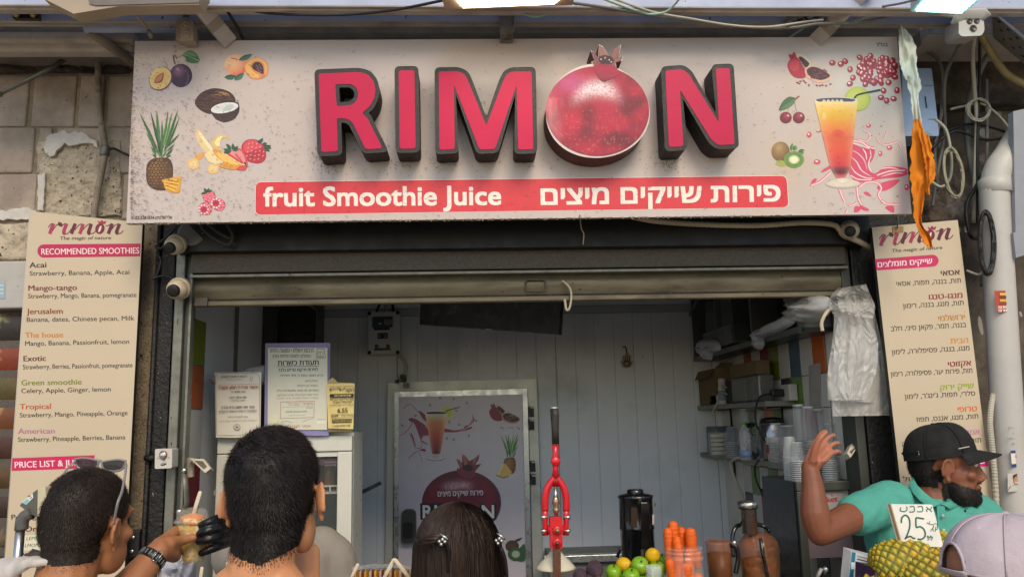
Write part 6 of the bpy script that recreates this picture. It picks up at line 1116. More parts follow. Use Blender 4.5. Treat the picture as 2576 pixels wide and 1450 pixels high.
bagx('long white plastic bag trailing off the upper cabinet edge', [(1899, 842), (1925, 822), (1970, 800), (1995, 788), (1998, 812), (1960, 835), (1925, 848), (1922, 868), (1912, 880), (1898, 868), (1904, 852)], XF-.01, 6, M_bagw)
bagx('crinkled clear bag of cups at the street end of the cabinet', [(1992, 744), (2040, 742), (2085, 748), (2090, 780), (2070, 800), (2040, 812), (2005, 808), (1993, 780)], XF+.02, 9, M_bag, .07, .06)
# shelves
def shelf(label, y0, y1, z):
    t = T('wall_shelf', label, 'shelf', (1.47, (y0+y1)/2, z-.025)); q = MB(); q.bbox((XF, y0, z-.025), (XR-.001, y1, z), M_shelf, .003); part('board', q, t)
    for y in (y0+.15, y1-.2): q = MB(); q.tube([(XR-.01, y, z-.14), (XR-.01, y, z-.027), (XF+.06, y, z-.027)], .006, M_black, 6); part('bracket', q, t)
shelf('upper grey wall shelf with a cardboard box, right of the back wall', 3.58, 4.69, ZS2); shelf('lower grey wall shelf crowded with cups and a kettle', 3.30, 4.69, ZS3)
def bx3(name, label, cat, a, b, M, r=.004): q = MB(); q.bbox(a, b, M, r); return S(name, q, label, cat)
M_card = mat('cardboard', '6d5a3e', .8, var=.12, vs=12)
cb = T('cardboard_box', 'open cardboard box on the upper wall shelf', 'box', (1.42, 4.5, ZS2)); m = MB(); x0, x1, y0, y1, z0, z1 = 1.345, 1.46, 4.34, 4.66, ZS2+.001, ZS2+.20
m.box((x0, y0, z0), (x1, y0+.004, z1), M_card); m.box((x0, y1-.004, z0), (x1, y1, z1), M_card); m.box((x0, y0+.004, z0), (x0+.004, y1-.004, z1), M_card); m.box((x1-.004, y0+.004, z0), (x1, y1-.004, z1), M_card); m.box((x0+.004, y0+.004, z0), (x1-.004, y1-.004, z0+.004), M_card); part('carton', m, cb)
m = MB(); m.add([(x0, y0, z1), (x0, y1, z1), (x0-.03, y1-.02, z1-.05), (x0-.03, y0+.02, z1-.05)], [(0, 1, 2, 3)], M_card); m.add([(x0, y0, z1), (x1, y0, z1), (x1-.02, y0-.02, z1+.03), (x0+.03, y0-.03, z1+.03)], [(0, 1, 2, 3)], M_card); part('flap', m, cb)
m = MB(); G = Gfx(m, lambda u, v, k: Vector((x0-.001-k*.0002, u, v)), PRINT)
for i in range(5): G.poly([(4.60, z0+.05+i*.02), (4.63, z0+.05+i*.02), (4.63, z0+.062+i*.02), (4.60, z0+.062+i*.02)], '3a2f20', 1)
G.stroke([(4.42, z0+.02), (4.44, z0+.05), (4.41, z0+.07)], .006, '3a2f20', 1); part('print', m, cb)
sp = T('spray_bottle', 'white spray bottle on the upper wall shelf in front of the cardboard box', 'bottle', (1.335, 4.3, ZS2)); m = MB(); c = Vector((1.36, 4.27, ZS2)); m.lathe([(.022, 0), (.024, .004), (.024, .09), (.018, .10), (.02, .105), (.02, .135), (.012, .14), (0, .14)], c, M_pvc, 14); part('bottle', m, sp); m = MB(); m.lathe([(.0246, .02), (.0246, .075)], c, mat('label_grey', '7d8488', .5), 14); part('paper_label', m, sp)
bx3('white_carton', 'small white carton lying on the upper wall shelf', 'carton', (1.345, 4.30, ZS2), (1.40, 4.46, ZS2+.055), M_pvc)
m = MB(); m.bbox((1.36, 3.72, ZS2+.001), (1.44, 4.12, ZS2+.13), mat('tub_plastic', '6d706c', .15, alpha=.6, spec=.8), .01); tb = S('storage_tub', m, 'grey see-through storage tub on the upper wall shelf', 'tub')
bx3('cardboard_box', 'flat tan carton on top of the grey see-through tub', 'box', (1.37, 3.76, ZS2+.132), (1.44, 4.16, ZS2+.20), M_card)
bx3('speaker_box', 'black box between the spray bottle and the storage tub', 'box', (1.37, 4.14, ZS2), (1.45, 4.25, ZS2+.12), M_black)
m = MB()
for z, a in ((ZS2+.075, .03), (ZS2+.04, .02)): m.tube(cr([(1.352, 4.25, z), (1.345, 4.22, z+a), (1.35, 4.16, z+.01)], 5), .003, M_pvc, 5)
S('charger_cable', m, 'white charger cable looped over the black box on the upper shelf', 'cable'); m = MB(); m.tube(cr([(1.345, 4.30, ZS2+.02), (1.325, 4.34, ZS2-.03), (1.32, 4.35, ZS2-.06)], 5), .004, M_pvc, 5); S('charger_cable', m, 'white charger cable dangling off the upper wall shelf', 'cable')
# cup stacks and shelf things
M_cup = mat('cup_plastic', 'b5baba', .06, alpha=.2, var=.05, rvar=.03, spec=1.0); M_rimc = mat('cup_rim', 'd9dddd', .1, alpha=.5, var=0, rvar=.03, spec=1); M_cupf = mat('cup_frosted', 'c9cdc9', .25, alpha=.45, var=.05)
def cup_mesh(h, r0, r1, M, rings):                  # upside-down nested cups: ribs where the rims show
    q = MB(); pr = []; 
    for i in range(rings): z = h*.55*i/rings; pr += [(r1, z), (r1*1.04, z+.001), (r1*1.04, z+.004), (r1*.99, z+.005)]
    pr += [(r1*.97, h*.56), (r0, h*.985), (r0*.9, h), (0, h)]; q.lathe(pr, (0, 0, 0), M, 18)
    for i in range(rings): z = h*.55*i/rings; q.lathe([(r1*1.04, z), (r1*1.07, z+.0012), (r1*1.04, z+.0028)], (0, 0, 0), M_rimc, 18)
    q.lathe([(r0*.99, h*.975), (r0*1.02, h*.985), (r0*.93, h*1.0)], (0, 0, 0), M_rimc, 18); return q
proto = {}
def cups(label, p, h, r, M=M_cup, rings=9, grp='stacks of plastic cups'):
    key = (round(h, 3), round(r, 3), M.name)
    if key not in proto:
        o = S('cup_stack', cup_mesh(h, r*.72, r, M, rings), label, 'cups', grp); proto[key] = o
    else: o = proto[key].copy(); COL.objects.link(o); o['label'] = label
    o.location = p; return o
def sp3(u, v, y): q = P(u, v, y); return (q.x, q.y, ZS3)
for lab, u, y, h, r in (('short clear cup stack on the lower shelf beside the striped jar', 1845, 4.05, .15, .040), ('tall clear cup stack standing behind the blue water bottle', 1878, 3.95, .24, .030), ('tall clear cup stack behind the kettle handle', 1912, 3.9, .24, .032), ('clear cup stack in front of the kettle on the lower shelf', 1955, 3.55, .17, .036), ('clear cup stack at the street end of the lower shelf', 1985, 3.45, .16, .040)): cups(lab, sp3(u, 1140, y), h, r)
wb = T('water_bottle', 'clear water bottle with blue label on the lower shelf', 'bottle', sp3(1876, 1140, 3.75)); c = Vector(wb.location); m = MB(); m.lathe([(.026, 0), (.029, .005), (.029, .05), (.026, .06), (.029, .07), (.029, .115), (.014, .15), (.012, .155), (.012, .165), (0, .165)], c, M_clear, 14); part('bottle', m, wb); m = MB(); m.lathe([(.0295, .012), (.0295, .045)], c, mat('blue_label', '6f86ad', .4), 14); part('paper_label', m, wb); m = MB(); m.lathe([(.014, .165), (.014, .18), (0, .18)], c, mat('green_cap', '4f8a2a', .4), 12); part('cap', m, wb)
jr_ = T('storage_jar', 'striped clear jar of pale lids on the lower shelf', 'jar', sp3(1808, 1140, 4.2)); c = Vector(jr_.location); m = MB(); m.bbox(tuple(c+Vector((-.045, -.045, 0))), tuple(c+Vector((.045, .045, .125))), M_clear, .015); part('jar', m, jr_)
for i in range(5): m = MB(); m.lathe([(.034, 0), (.038, .003), (.038, .012), (.034, .015)], c+Vector((0, 0, .008+.022*i)), mat('cream_lid', 'b9b294', .5), 16); part('lid', m, jr_)
bx3('plastic_tub', 'grey blue plastic tub at the corner end of the lower shelf', 'tub', (1.36, 4.42, ZS3+.001), (1.46, 4.62, ZS3+.15), mat('blue_grey_tub', '4f565e', .4))
bx3('small_box', 'small dark box in front of the striped jar', 'box', (1.345, 4.30, ZS3+.001), (1.38, 4.34, ZS3+.075), M_black)
kt = T('kettle', 'black and steel electric kettle on the lower shelf', 'kettle', (1.405, 3.70, ZS3)); c = Vector((1.405, 3.70, ZS3)); m = MB(); m.lathe([(.075, 0), (.078, .01), (.07, .12), (.06, .16), (.055, .175), (.03, .185), (0, .187)], c, mat('kettle_steel', '8d9090', .18, .9), 22); part('jug', m, kt); m = MB(); h = cr([c+Vector((-.07, .05, .165)), c+Vector((-.10, .085, .15)), c+Vector((-.105, .09, .09)), c+Vector((-.085, .07, .03)), c+Vector((-.06, .05, .015))], 6); m.tube(h, .011, M_black, 10); m.lathe([(.058, .172), (.05, .19), (.02, .197), (0, .198)], c, M_black, 20); part('handle', m, kt)
mg = T('paper_tub', 'white tub with a red mark on the lower shelf below the kettle', 'tub', (1.37, 3.6, ZS3)); m = MB(); c = Vector((1.375, 3.60, ZS3)); m.lathe([(.032, 0), (.036, .004), (.042, .10), (.044, .105), (.04, .105)], c, M_pvc, 18); part('tub', m, mg); m = MB(); G = Gfx(m, lambda u, v, k: c+Vector((-(.0405+(v*.06))*math.cos(u/.04)-.0006, (.0405)*math.sin(u/.04)*1.0, v)), PRINT); G.ell(-.012, .055, .012, .022, '8a2a30', k=0, seg=12); part('red_mark', m, mg)
m = MB(); m.tube(cr([(XF-.005, 3.93, ZS3+.003), (XF-.02, 4.02, ZS3-.01), (XF-.015, 4.08, ZS3-.06), (XF+.05, 4.1, 1.3), (XF+.10, 4.1, 1.05)], 8), .007, M_pvc, 7); S('hanging_cable', m, 'white cable drooping from the lower shelf', 'cable')
m = MB(); m.tube(cr([(XF+.03, 3.70, ZS3+.02), (XF-.015, 3.72, ZS3-.02), (XF-.012, 3.74, ZS3-.09), (XF-.005, 3.70, ZS3-.14)], 6), .004, M_black, 6); m.tube([(XF-.006, 3.70, ZS3-.13), (XF-.002, 3.685, ZS3-.165)], .007, M_black, 6); S('hanging_cable', m, 'thin black cable with plug drooping from the lower shelf', 'cable')
so = T('wall_socket', 'white double wall socket with a plugged black lead on the colour tiles', 'socket', PX(2000, 1000, XR-.01)); m = MB(); a = PX(1990, 975, XR-.01); b = PX(2012, 1006, XR-.01); m.bbox((XR-.05, a.y-.07, b.z), (XR-.0105, a.y+.03, b.z+.075), M_pvc, .004); part('plate', m, so); m = MB(); m.bbox((XR-.11, a.y-.02, b.z+.02), (XR-.051, a.y+.02, b.z+.055), M_black, .006); m.tube(cr([(XR-.11, a.y, b.z+.035), (XR-.16, a.y+.03, b.z+.01), (XR-.17, a.y+.05, b.z-.1), (XR-.12, a.y+.04, b.z-.2)], 6), .005, M_black, 6); part('plug', m, so)
m = MB(); q = [PX(2033, 918, XR-.012), PX(2062, 912, XR-.012), PX(2064, 1040, XR-.012), PX(2035, 1030, XR-.012)]; m.hexa(q+[p+Vector((.002, 0, 0)) for p in q], mat('wall_paper_list', '9a948c', .7)); S('price_paper', m, 'tall printed paper slip taped on the colour tiles', 'paper')
sk = T('pegboard_switch', 'pale fuse panel between the two wall shelves', 'switch', (1.5, YB-.02, 1.62)); m = MB(); m.panel([(1833, 1038), (1880, 1040), (1880, 1085), (1833, 1083)], 4.66, .03, mat('pale_panel', '8a8470', .5)); part('panel', m, sk)
for u in (1843, 1868): m = MB(); m.lathe([(.018, 0), (.018, .01), (0, .012)], P(u, 1052, 4.66), M_black, 12, ax=(0, -1, 0)); part('knob', m, sk)
# metal cup stand at the right jamb
cs = T('cup_stand', 'grey metal cup stand with pale panels behind the raised arm', 'stand', P(2080, 1450, 3.2))
x0, x1 = X(2004, 1300, 3.1), X(2160, 1300, 3.1); zt = Z(1208, 3.1, 2080); m = MB(); m.bbox((x0, 3.08, zt-.035), (x1, 3.42, zt), M_galv2, .003); m.bbox((x0, 3.08, .1), (x0+.03, 3.12, zt-.036), M_galv2, .003); m.bbox((x1-.022, 3.08, .1), (x1, 3.12, zt-.036), M_galv2, .003); m.box((x0-.004, 3.10, .1), (x0, 3.44, zt), mat('mirror_side', '2b2e2e', .18, .6)); part('frame', m, cs)
m = MB(); m.box((x0+.032, 3.10, Z(1310, 3.1, 2080)), (x1-.024, 3.11, zt-.037), mat('pale_panel_front', '9c968f', .4)); G = Gfx(m, YP(3.0985), PRINT); G.text('ket', 2079, 1261, 2107, 1259, 14, 'a83236', 1, bold=.03); G.stroke([(2090, 1246), (2092, 1243), (2095, 1246)], 1.6, 'a83236', 1, 0); part('upper_panel', m, cs)
m = MB(); m.box((x0+.032, 3.10, Z(1401, 3.1, 2080)), (x1-.024, 3.11, Z(1313, 3.1, 2080)), mat('mauve_panel', '6f6268', .35, var=.12, vs=4)); part('lower_panel', m, cs)
m = MB(); a, b = X(1938, 1300, 3.45), X(2004, 1300, 3.45); m.box((a, 3.44, .1), (b, 3.47, Z(1195, 3.45, 1970)), mat('steel_back', '3c4040', .22, .7)); m.lathe([(.008, 0), (.008, .004), (0, .005)], P(1960, 1204, 3.44), M_steel, 10, ax=(0, -1, 0)); m.lathe([(.008, 0), (.008, .004), (0, .005)], P(1983, 1208, 3.44), M_steel, 10, ax=(0, -1, 0)); part('side_panel', m, cs)
def onst(u, y): q = P(u, 1204, y); return (q.x, q.y, zt)
cups('frosted cup stack at the left end of the metal stand', onst(1992, 3.2), .17, .030, M_cupf, 12)
for lab, u, y, h in (('tallest clear cup stack on the metal stand, beside the frosted one', 2022, 3.3, .30), ('clear cup stack left of the raised hand', 2046, 3.25, .29), ('clear cup stack right behind the raised hand', 2072, 3.3, .28), ('clear cup stack below the fingertips of the raised hand', 2098, 3.22, .22), ('clear cup stack at the right end of the metal stand', 2122, 3.3, .25)): cups(lab, onst(u, y), h, .031, M_cup, 14)
for lab, u in (('low clear cup stack in front of the frosted one', 2010), ('low clear cup stack in front on the metal stand', 2088)): cups(lab, onst(u, 3.14), .15, .030, M_cup, 10)
bx3('yellow_cloth', 'yellow cloth hanging on the right jamb below the wall sensor', 'cloth', (X(2140, 1250, 3.2), 3.19, Z(1285, 3.2, 2150)), (X(2184, 1250, 3.2), 3.22, Z(1178, 3.2, 2150)), mat('yellow_cloth', '9a8a10', .8, var=.2))
bx3('white_bin', 'white waste bin behind the worker in the teal shirt', 'bin', (X(2165, 1400, 3.0), 3.0, .6), (X(2195, 1400, 3.0), 3.2, Z(1400, 3.0, 2180)), M_pvc)
# ================================================================== the front counter
ZC_ = 1.13
ctr = T('counter', 'front sales counter carrying the fruit and juicers, just below the photo', 'counter', (.35, 2.6, 0)); m = MB(); m.bbox((-1.0, 2.28, ZC_-.04), (1.40, 2.92, ZC_), mat('counter_top', '8a8880', .3, .4), .006); part('top', m, ctr); m = MB(); m.box((-.98, 2.32, .02), (1.38, 2.88, ZC_-.042), mat('counter_front', '5d3a2a', .5)); part('front', m, ctr)
M_red = mat('press_red', 'c8101c', .32, var=.06, coat=.4, bump=.05); M_cop = mat('copper_post', '6d4a38', .35, .6, var=.3, vs=30); M_fun = mat('cream_funnel', 'cfc9ae', .35, trans=0)
def Zp(x, y): return (1287.4+.26032*x, 1074.3+.26032*y)
def pp_(x, y, Y=2.50): return P(*Zp(x, y), Y)
jp = T('juice_press', 'red cast iron lever juice press standing in front', 'juice press', pp_(430, 1700))
m = MB(); g0 = [P(1397, 1116, 2.5), P(1396, 1080, 2.5), P(1395, 1045, 2.5), P(1393.5, 1027, 2.5)]; m.tube(g0, [.0115, .0115, .0135, .0135], mat('worn_grip', '2e2921', .55, var=.5, vs=30, bump=.4), 14); m.lathe([(.0138, 0), (.0138, .004), (.009, .006), (0, .006)], P(1393.5, 1027, 2.5), M_alu, 14); part('grip', m, jp)
m = MB(); a = [pp_(418, 165), pp_(420, 250), pp_(420, 325), pp_(420, 400), pp_(422, 490)]; m.tube(a, [(.0105, .008), (.009, .008), (.012, .009), (.0085, .008), (.012, .009)], M_red, 12, up=(1, 0, 0)); m.lathe([(.0135, -.011), (.0145, -.009), (.0145, .009), (.0135, .011)], pp_(420, 325), M_red, 20, ax=(0, 1, 0))
for s_ in (-1, 1): m.tube(cr([pp_(422, 480), pp_(422+s_*45, 530), pp_(422+s_*85, 600), pp_(422+s_*101, 700), pp_(422+s_*103, 800)], 6), [(.011, .008)]*25, M_red, 10, up=(1, 0, 0)); m.ell(pp_(422, 520), (.022, .009, .016), M_red, seg=14, rings=10)
part('lever_fork', m, jp)
for s_ in (-1, 1):
    m = MB(); m.tube([pp_(422+s_*104, 770), pp_(422+s_*102, 860), pp_(422+s_*102, 960), pp_(422+s_*100, 1040)], [(.0085, .006), (.009, .006), (.0075, .006), (.0095, .006)], M_red, 10, up=(1, 0, 0)); part('link_arm', m, jp)
    for y_ in (865, 998): m = MB(); p = pp_(422+s_*118, y_); m.lathe([(.0075, -.012), (.0075, .004), (.005, .008), (0, .008)], p, M_steel, 6, ax=(s_, 0, 0)); part('bolt', m, jp)
m = MB(); m.tube([pp_(420, 580), pp_(424, 760)], .0052, M_steel, 10); m.lathe([(.004, .0), (.0095, .012), (.011, .018), (.007, .026), (.012, .038), (.009, .05), (.006, .06)], pp_(428, 850), mat('brass_nut', 'b59a78', .25, .9), 14); part('plunger_rod', m, jp)
m = MB(); f = [pp_(x, y, 2.485) for x, y in rounded([(368, 865), (487, 862), (490, 1165), (372, 1172)], 12)]; m.prism(f, (0, .035, 0), M_red); m.tube([pp_(345, 985, 2.5), pp_(500, 985, 2.5)], .014, M_red, 12); part('body', m, jp)
for x, y in ((436, 992), (436, 1112)):
    m = MB(); m.lathe([(.0135, 0), (.0135, .007), (.008, .008)], pp_(x, y, 2.485), M_red, 16, ax=(0, -1, 0)); m.lathe([(.0068, .007), (.0068, .014), (0, .015)], pp_(x, y, 2.485), M_brass if y < 1000 else M_cop, 6, ax=(0, -1, 0)); part('bolt', m, jp)
m = MB(); m.lathe([(.060, 0), (.0615, .003), (.056, .010), (.022, .045), (.014, .055), (.014, .075)], pp_(425, 1362, 2.535), M_fun, 32); part('funnel', m, jp)
m = MB(); m.obox((pp_(432, 1170, 2.475)+pp_(434, 1800, 2.475))/2, Vector((.0115, 0, 0)), Vector((0, .010, 0)), (pp_(432, 1168, 2.475)-pp_(434, 1800, 2.475))/2, M_cop); part('post', m, jp)
# slow juicer
bj = T('slow_juicer', 'tall black slow juicer behind the apples and lemons', 'juicer', P(1605, 1400, 2.85)); c = P(1605, 1400, 2.85); M_bk = mat('gloss_black', '0e0e0f', .18, var=.1, coat=.5); S_ = 2.85/1980
m = MB(); m.lathe([(40*S_, 0), (41*S_, 4*S_), (41*S_, 66*S_), (43*S_, 68*S_), (41.5*S_, 72*S_), (41*S_, 138*S_), (43*S_, 141*S_), (43*S_, 146*S_), (30*S_, 150*S_), (20*S_, 151*S_), (20*S_, 158*S_), (17*S_, 161*S_), (0, 161*S_)], c, M_bk, 36); part('housing', m, bj)
m = MB(); f = [P(u, v, 2.785) for u, v in rounded([(1587, 1275), (1602, 1275), (1602, 1325), (1587, 1325)], 4)]; m.prism(f, (0, .01, 0), mat('dark_window', '3a3026', .08)); m.panel([(1612, 1262), (1632, 1262), (1632, 1380), (1612, 1380)], 2.782, .02, M_bk); m.panel([(1612, 1262), (1627, 1262), (1627, 1265), (1612, 1265)], 2.779, .003, M_steel); part('spout_panel', m, bj)
m = MB(); m.panel([(1640.5, 1292), (1645, 1293), (1645, 1318), (1640.5, 1318)], 2.80, .004, mat('sticker_pale', 'b09a94', .5)); part('sticker', m, bj)
m = MB(); m.lathe([(56*S_, -30*S_), (58*S_, -10*S_), (50*S_, 6*S_), (40*S_, 10*S_)], c+Vector((0, -.01, -.02)), M_bk, 30); m.tube([P(1552, 1400, 2.8), P(1560, 1378, 2.8), P(1566, 1376, 2.8)], .006, M_bk, 8); part('base', m, bj)
# fruit
M_ap = mat('green_apple', '76a51a', .3, var=.2, vs=28, spots=[('c9d98a', 160, .12, (1, 1, 1))], var2=('b3b238', 14, .5, .8), coat=.15); M_le = mat('lemon', 'dcae12', .42, var=.08, vs=25, bump=.25, bs=150); M_be = mat('beetroot', '43303a', .8, var=.35, vs=25, bump=.5, bs=60, var2=('6d5a50', 20, .5, .75)); M_stem = mat('stem', '4a3520', .8)
def apple(label, u, v, y, r, rx=0):
    t = T('apple', label, 'apple', P(u, v, y)-Vector((0, 0, r)), 'green apples on the counter'); c = P(u, v, y); R = Matrix.Rotation(rx, 3, 'X')
    def fn(q, d): k = 1-.16*math.exp(-((1-d.z)/.10))-.08*math.exp(-((1+d.z)/.1)); return Vector((q.x, q.y, q.z*k))
    m = MB(); m.ell(c, (r, r, r*.93), M_ap, R, 24, 18, fn=fn); part('flesh', m, t); m = MB(); m.tube([c+R @ Vector((0, 0, r*.74)), c+R @ Vector((.002, 0, r*1.05))], .0022, M_stem, 6); part('stem', m, t)
def lemon(label, u, v, y, r, rot): 
    m = MB(); c = P(u, v, y)
    def fn(q, d): return Vector((q.x, q.y, q.z*(1+.16*max(0, abs(d.z)-.82)/.18)))
    m.ell(c, (r*.95, r*.95, r*1.08), M_le, Matrix.Rotation(rot, 3, 'Y') @ Matrix.Rotation(.9, 3, 'X'), 24, 18, fn=fn); S('lemon', m, label, 'lemon', 'lemons on the counter')
p5 = 2.5/1980
apple('green apple with its hollow facing the camera, in the middle of the pile', 1609, 1420.5, 2.50, 22*p5, .9); apple('green apple at the left end of the pile', 1542.5, 1437.5, 2.48, 19.5*p5, .4); apple('lowest green apple of the pile, with its stem showing', 1587, 1448, 2.45, 21*p5, .5); apple('green apple under the right hand lemon', 1652, 1431, 2.50, 22*p5, .2); apple('green apple half hidden behind the carrot jar', 1665, 1412, 2.58, 20*p5, .1)
lemon('lemon on the very top of the fruit pile', 1641, 1396, 2.52, 19*p5, .2); lemon('lemon between the green apples, left of the black juicer', 1568, 1419, 2.54, 19*p5, 1.2)
for i, (u, v, y) in enumerate(((1560, 1462, 2.5), (1620, 1462, 2.5), (1650, 1470, 2.5), (1530, 1478, 2.5), (1590, 1485, 2.52))): apple('green apple low in the pile', u, v, y, 21*p5, .3*i)
for lab, u, v, r in (('round dusty beetroot on top of the others', 1495.7, 1431, 21), ('dark beetroot at the left, touching the big one', 1459, 1447, 17.5), ('dark beetroot below the round dusty one', 1486, 1455, 17)):
    t = T('beetroot', lab, 'beetroot', P(u, v+r, 2.46), 'beetroots on the counter'); m = MB(); c = P(u, v, 2.46); sd = u; m.ell(c, r*p5, M_be, None, 22, 16, fn=lambda q, d: q*(1+.06*n3(d.x*2, d.y*2, d.z*2+sd))); part('root', m, t); m = MB(); m.tube([c+Vector((.006, -r*p5*.7, -r*p5*.6)), c+Vector((.012, -r*p5*.95, -r*p5*.9))], [.004, .001], M_be, 6); part('root_tail', m, t)
cr_ = T('fruit_tray', 'shallow grey tray under the apples and beetroots, below the photo', 'tray', (.5, 2.5, ZC_)); m = MB(); m.bbox((X(1430, 1450, 2.5), 2.38, ZC_), (X(1690, 1450, 2.5), 2.62, Z(1475, 2.5, 1560)-.02), M_shelf, .005); part('tray_base', m, cr_)
m = MB(); m.lathe([(.020, -.06), (.0245, -.002), (.0255, 0), (.0255, .003), (.0235, .003), (.0235, 0), (.019, -.058)], P(1644, 1424, 2.42), M_clear, 20); S('plastic_cup', m, 'small clear plastic cup in front of the apples', 'cup')
cj = T('carrot_jar', 'clear plastic jar with a screw neck holding peeled carrots', 'jar', P(1718, 1500, 2.48)); c = P(1718, 1374, 2.48); k5 = 2.48/1980
m = MB(); m.lathe([(44*k5, 0), (46*k5, -1*k5), (46*k5, -4*k5), (43.5*k5, -5*k5), (43.5*k5, -9*k5), (46*k5, -11*k5), (46*k5, -14*k5), (43.5*k5, -15*k5), (43.5*k5, -20*k5), (47.5*k5, -23*k5), (47.5*k5, -27*k5), (44*k5, -32*k5), (46*k5, -60*k5), (45*k5, -130*k5), (40*k5, -136*k5), (0, -136*k5)], c, mat('jar_plastic', 'f0d9c4', .05, alpha=.2, var=0, rvar=.02, spec=1), 36); part('jar', m, cj)
M_ca = mat('carrot', 'd65c0c', .5, var=.28, vs=22, stretch=(.4, .4, 5), bump=.35, bs=30, spots=[('8d3a08', 60, .06, (.5, .5, 3))])
for i, (x0, y0, w, x1, y1, yy) in enumerate(((1555, 900, 100, 1575, 1350, 2.50), (1505, 965, 92, 1540, 1430, 2.485), (1632, 955, 95, 1680, 1380, 2.52), (1722, 965, 108, 1745, 1330, 2.49), (1592, 1045, 88, 1590, 1440, 2.465), (1600, 1100, 90, 1620, 1500, 2.45), (1715, 1160, 90, 1720, 1500, 2.455), (1790, 1180, 70, 1790, 1360, 2.50), (1520, 1260, 90, 1560, 1540, 2.45), (1690, 1300, 120, 1700, 1560, 2.44), (1790, 1400, 110, 1800, 1560, 2.47))):
    a, b = pp_(x0, y0, yy), pp_(x1, y1, yy); r = w*.26032*k5/2; d = (a-b).normalized(); q = MB(); L_ = (a-b).length
    pr = [(.0, 0), (r*.35, -.001), (r*.72, -.004), (r*.93, -.010), (r, -.02), (r*1.0, -L_*.4), (r*.85, -L_*.8), (r*.6, -L_), (0, -L_-.004)]; q.lathe([(a_, z) for a_, z in pr], a, M_ca, 16, ax=d, sq=None)
    S('carrot', q, ['tallest peeled carrot sticking out of the jar', 'peeled carrot leaning at the left rim of the jar', 'peeled carrot just right of the tallest one', 'broad blunt carrot leaning at the right rim of the jar', 'short carrot in the middle of the jar', 'carrot in front of the short middle one', 'carrot stub showing above the jar neck at front right', 'carrot pressed against the right wall of the jar', 'carrot low at the left inside the jar', 'cut carrot low at the front of the jar', 'cut carrot chunk at the lower right of the jar'][i], 'carrot', 'peeled carrots in the jar')
# juicer with pulp and jug
M_amb = mat('amber_plastic', 'a8663c', .06, alpha=.42, var=.15, vs=6, rvar=.03, spec=.9); M_pulp = mat('brown_juice', '5d3414', .4, var=.35, vs=14, var2=('8a5a1c', 18, .5, .7))
jg = T('juice_jug', 'jug of brown juice left of the steel-chuted juicer', 'jug', P(1806, 1480, 2.66)); c = P(1806, 1360, 2.66); k6 = 2.66/1980; m = MB(); m.lathe([(31*k6, 0), (32*k6, -2*k6), (31*k6, -6*k6), (28*k6, -110*k6), (0, -112*k6)], c, M_amb, 28); m.lathe([(27*k6, 0), (26*k6, 2*k6), (24*k6, 0)], c, M_amb, 24); part('jug', m, jg)
m = MB(); m.lathe([(0, -28*k6), (29*k6, -28*k6), (27*k6, -109*k6), (0, -110*k6)], c, M_pulp, 24); part('juice', m, jg); m = MB(); m.tube(cr([P(1836, 1370, 2.64), P(1850, 1372, 2.63), P(1856, 1400, 2.63), P(1850, 1440, 2.63)], 6), .008, M_bk, 8); m.ell(P(1846, 1364, 2.62), .01, M_steel, seg=8, rings=6); part('handle', m, jg)
cf = T('centrifugal_juicer', 'juicer with a steel feed chute and amber lid full of pulp', 'juicer', P(1905, 1480, 2.7)); c = P(1905, 1345, 2.7); k7 = 2.7/1980
m = MB(); m.lathe([(20*k7, 0), (20*k7, 62*k7), (25*k7, 63*k7), (25*k7, 66*k7), (26*k7, 70*k7), (22*k7, 76*k7), (0, 77*k7)], P(1885, 1340, 2.68), M_steel, 28); part('feed_chute', m, cf); m = MB(); m.lathe([(21*k7, 58*k7), (24*k7, 60*k7), (24*k7, 63*k7)], P(1885, 1340, 2.68), M_bk, 28); part('collar', m, cf)
m = MB(); m.lathe([(22*k7, 6*k7), (34*k7, 0), (46*k7, -14*k7), (50*k7, -34*k7), (47*k7, -42*k7), (48*k7, -46*k7), (46*k7, -130*k7), (0, -131*k7)], c, M_amb, 32); part('bowl', m, cf); m = MB(); m.lathe([(0, -56*k7), (44*k7, -56*k7), (44*k7, -128*k7), (0, -129*k7)], c, mat('pulp', '7d4a14', .6, var=.5, vs=25, var2=('2b1a0a', 22, .5, .62), bump=.4), 28); part('pulp_fill', m, cf)
m = MB(); m.tube(cr([P(1844, 1400, 2.66), P(1842, 1350, 2.67), P(1850, 1325, 2.68), P(1868, 1318, 2.70), P(1915, 1320, 2.72), P(1936, 1335, 2.7)], 6), .007, M_bk, 8); m.tube([P(1912, 1352, 2.62), P(1920, 1400, 2.62), P(1935, 1470, 2.62)], .006, M_bk, 8); part('clamp_arm', m, cf)
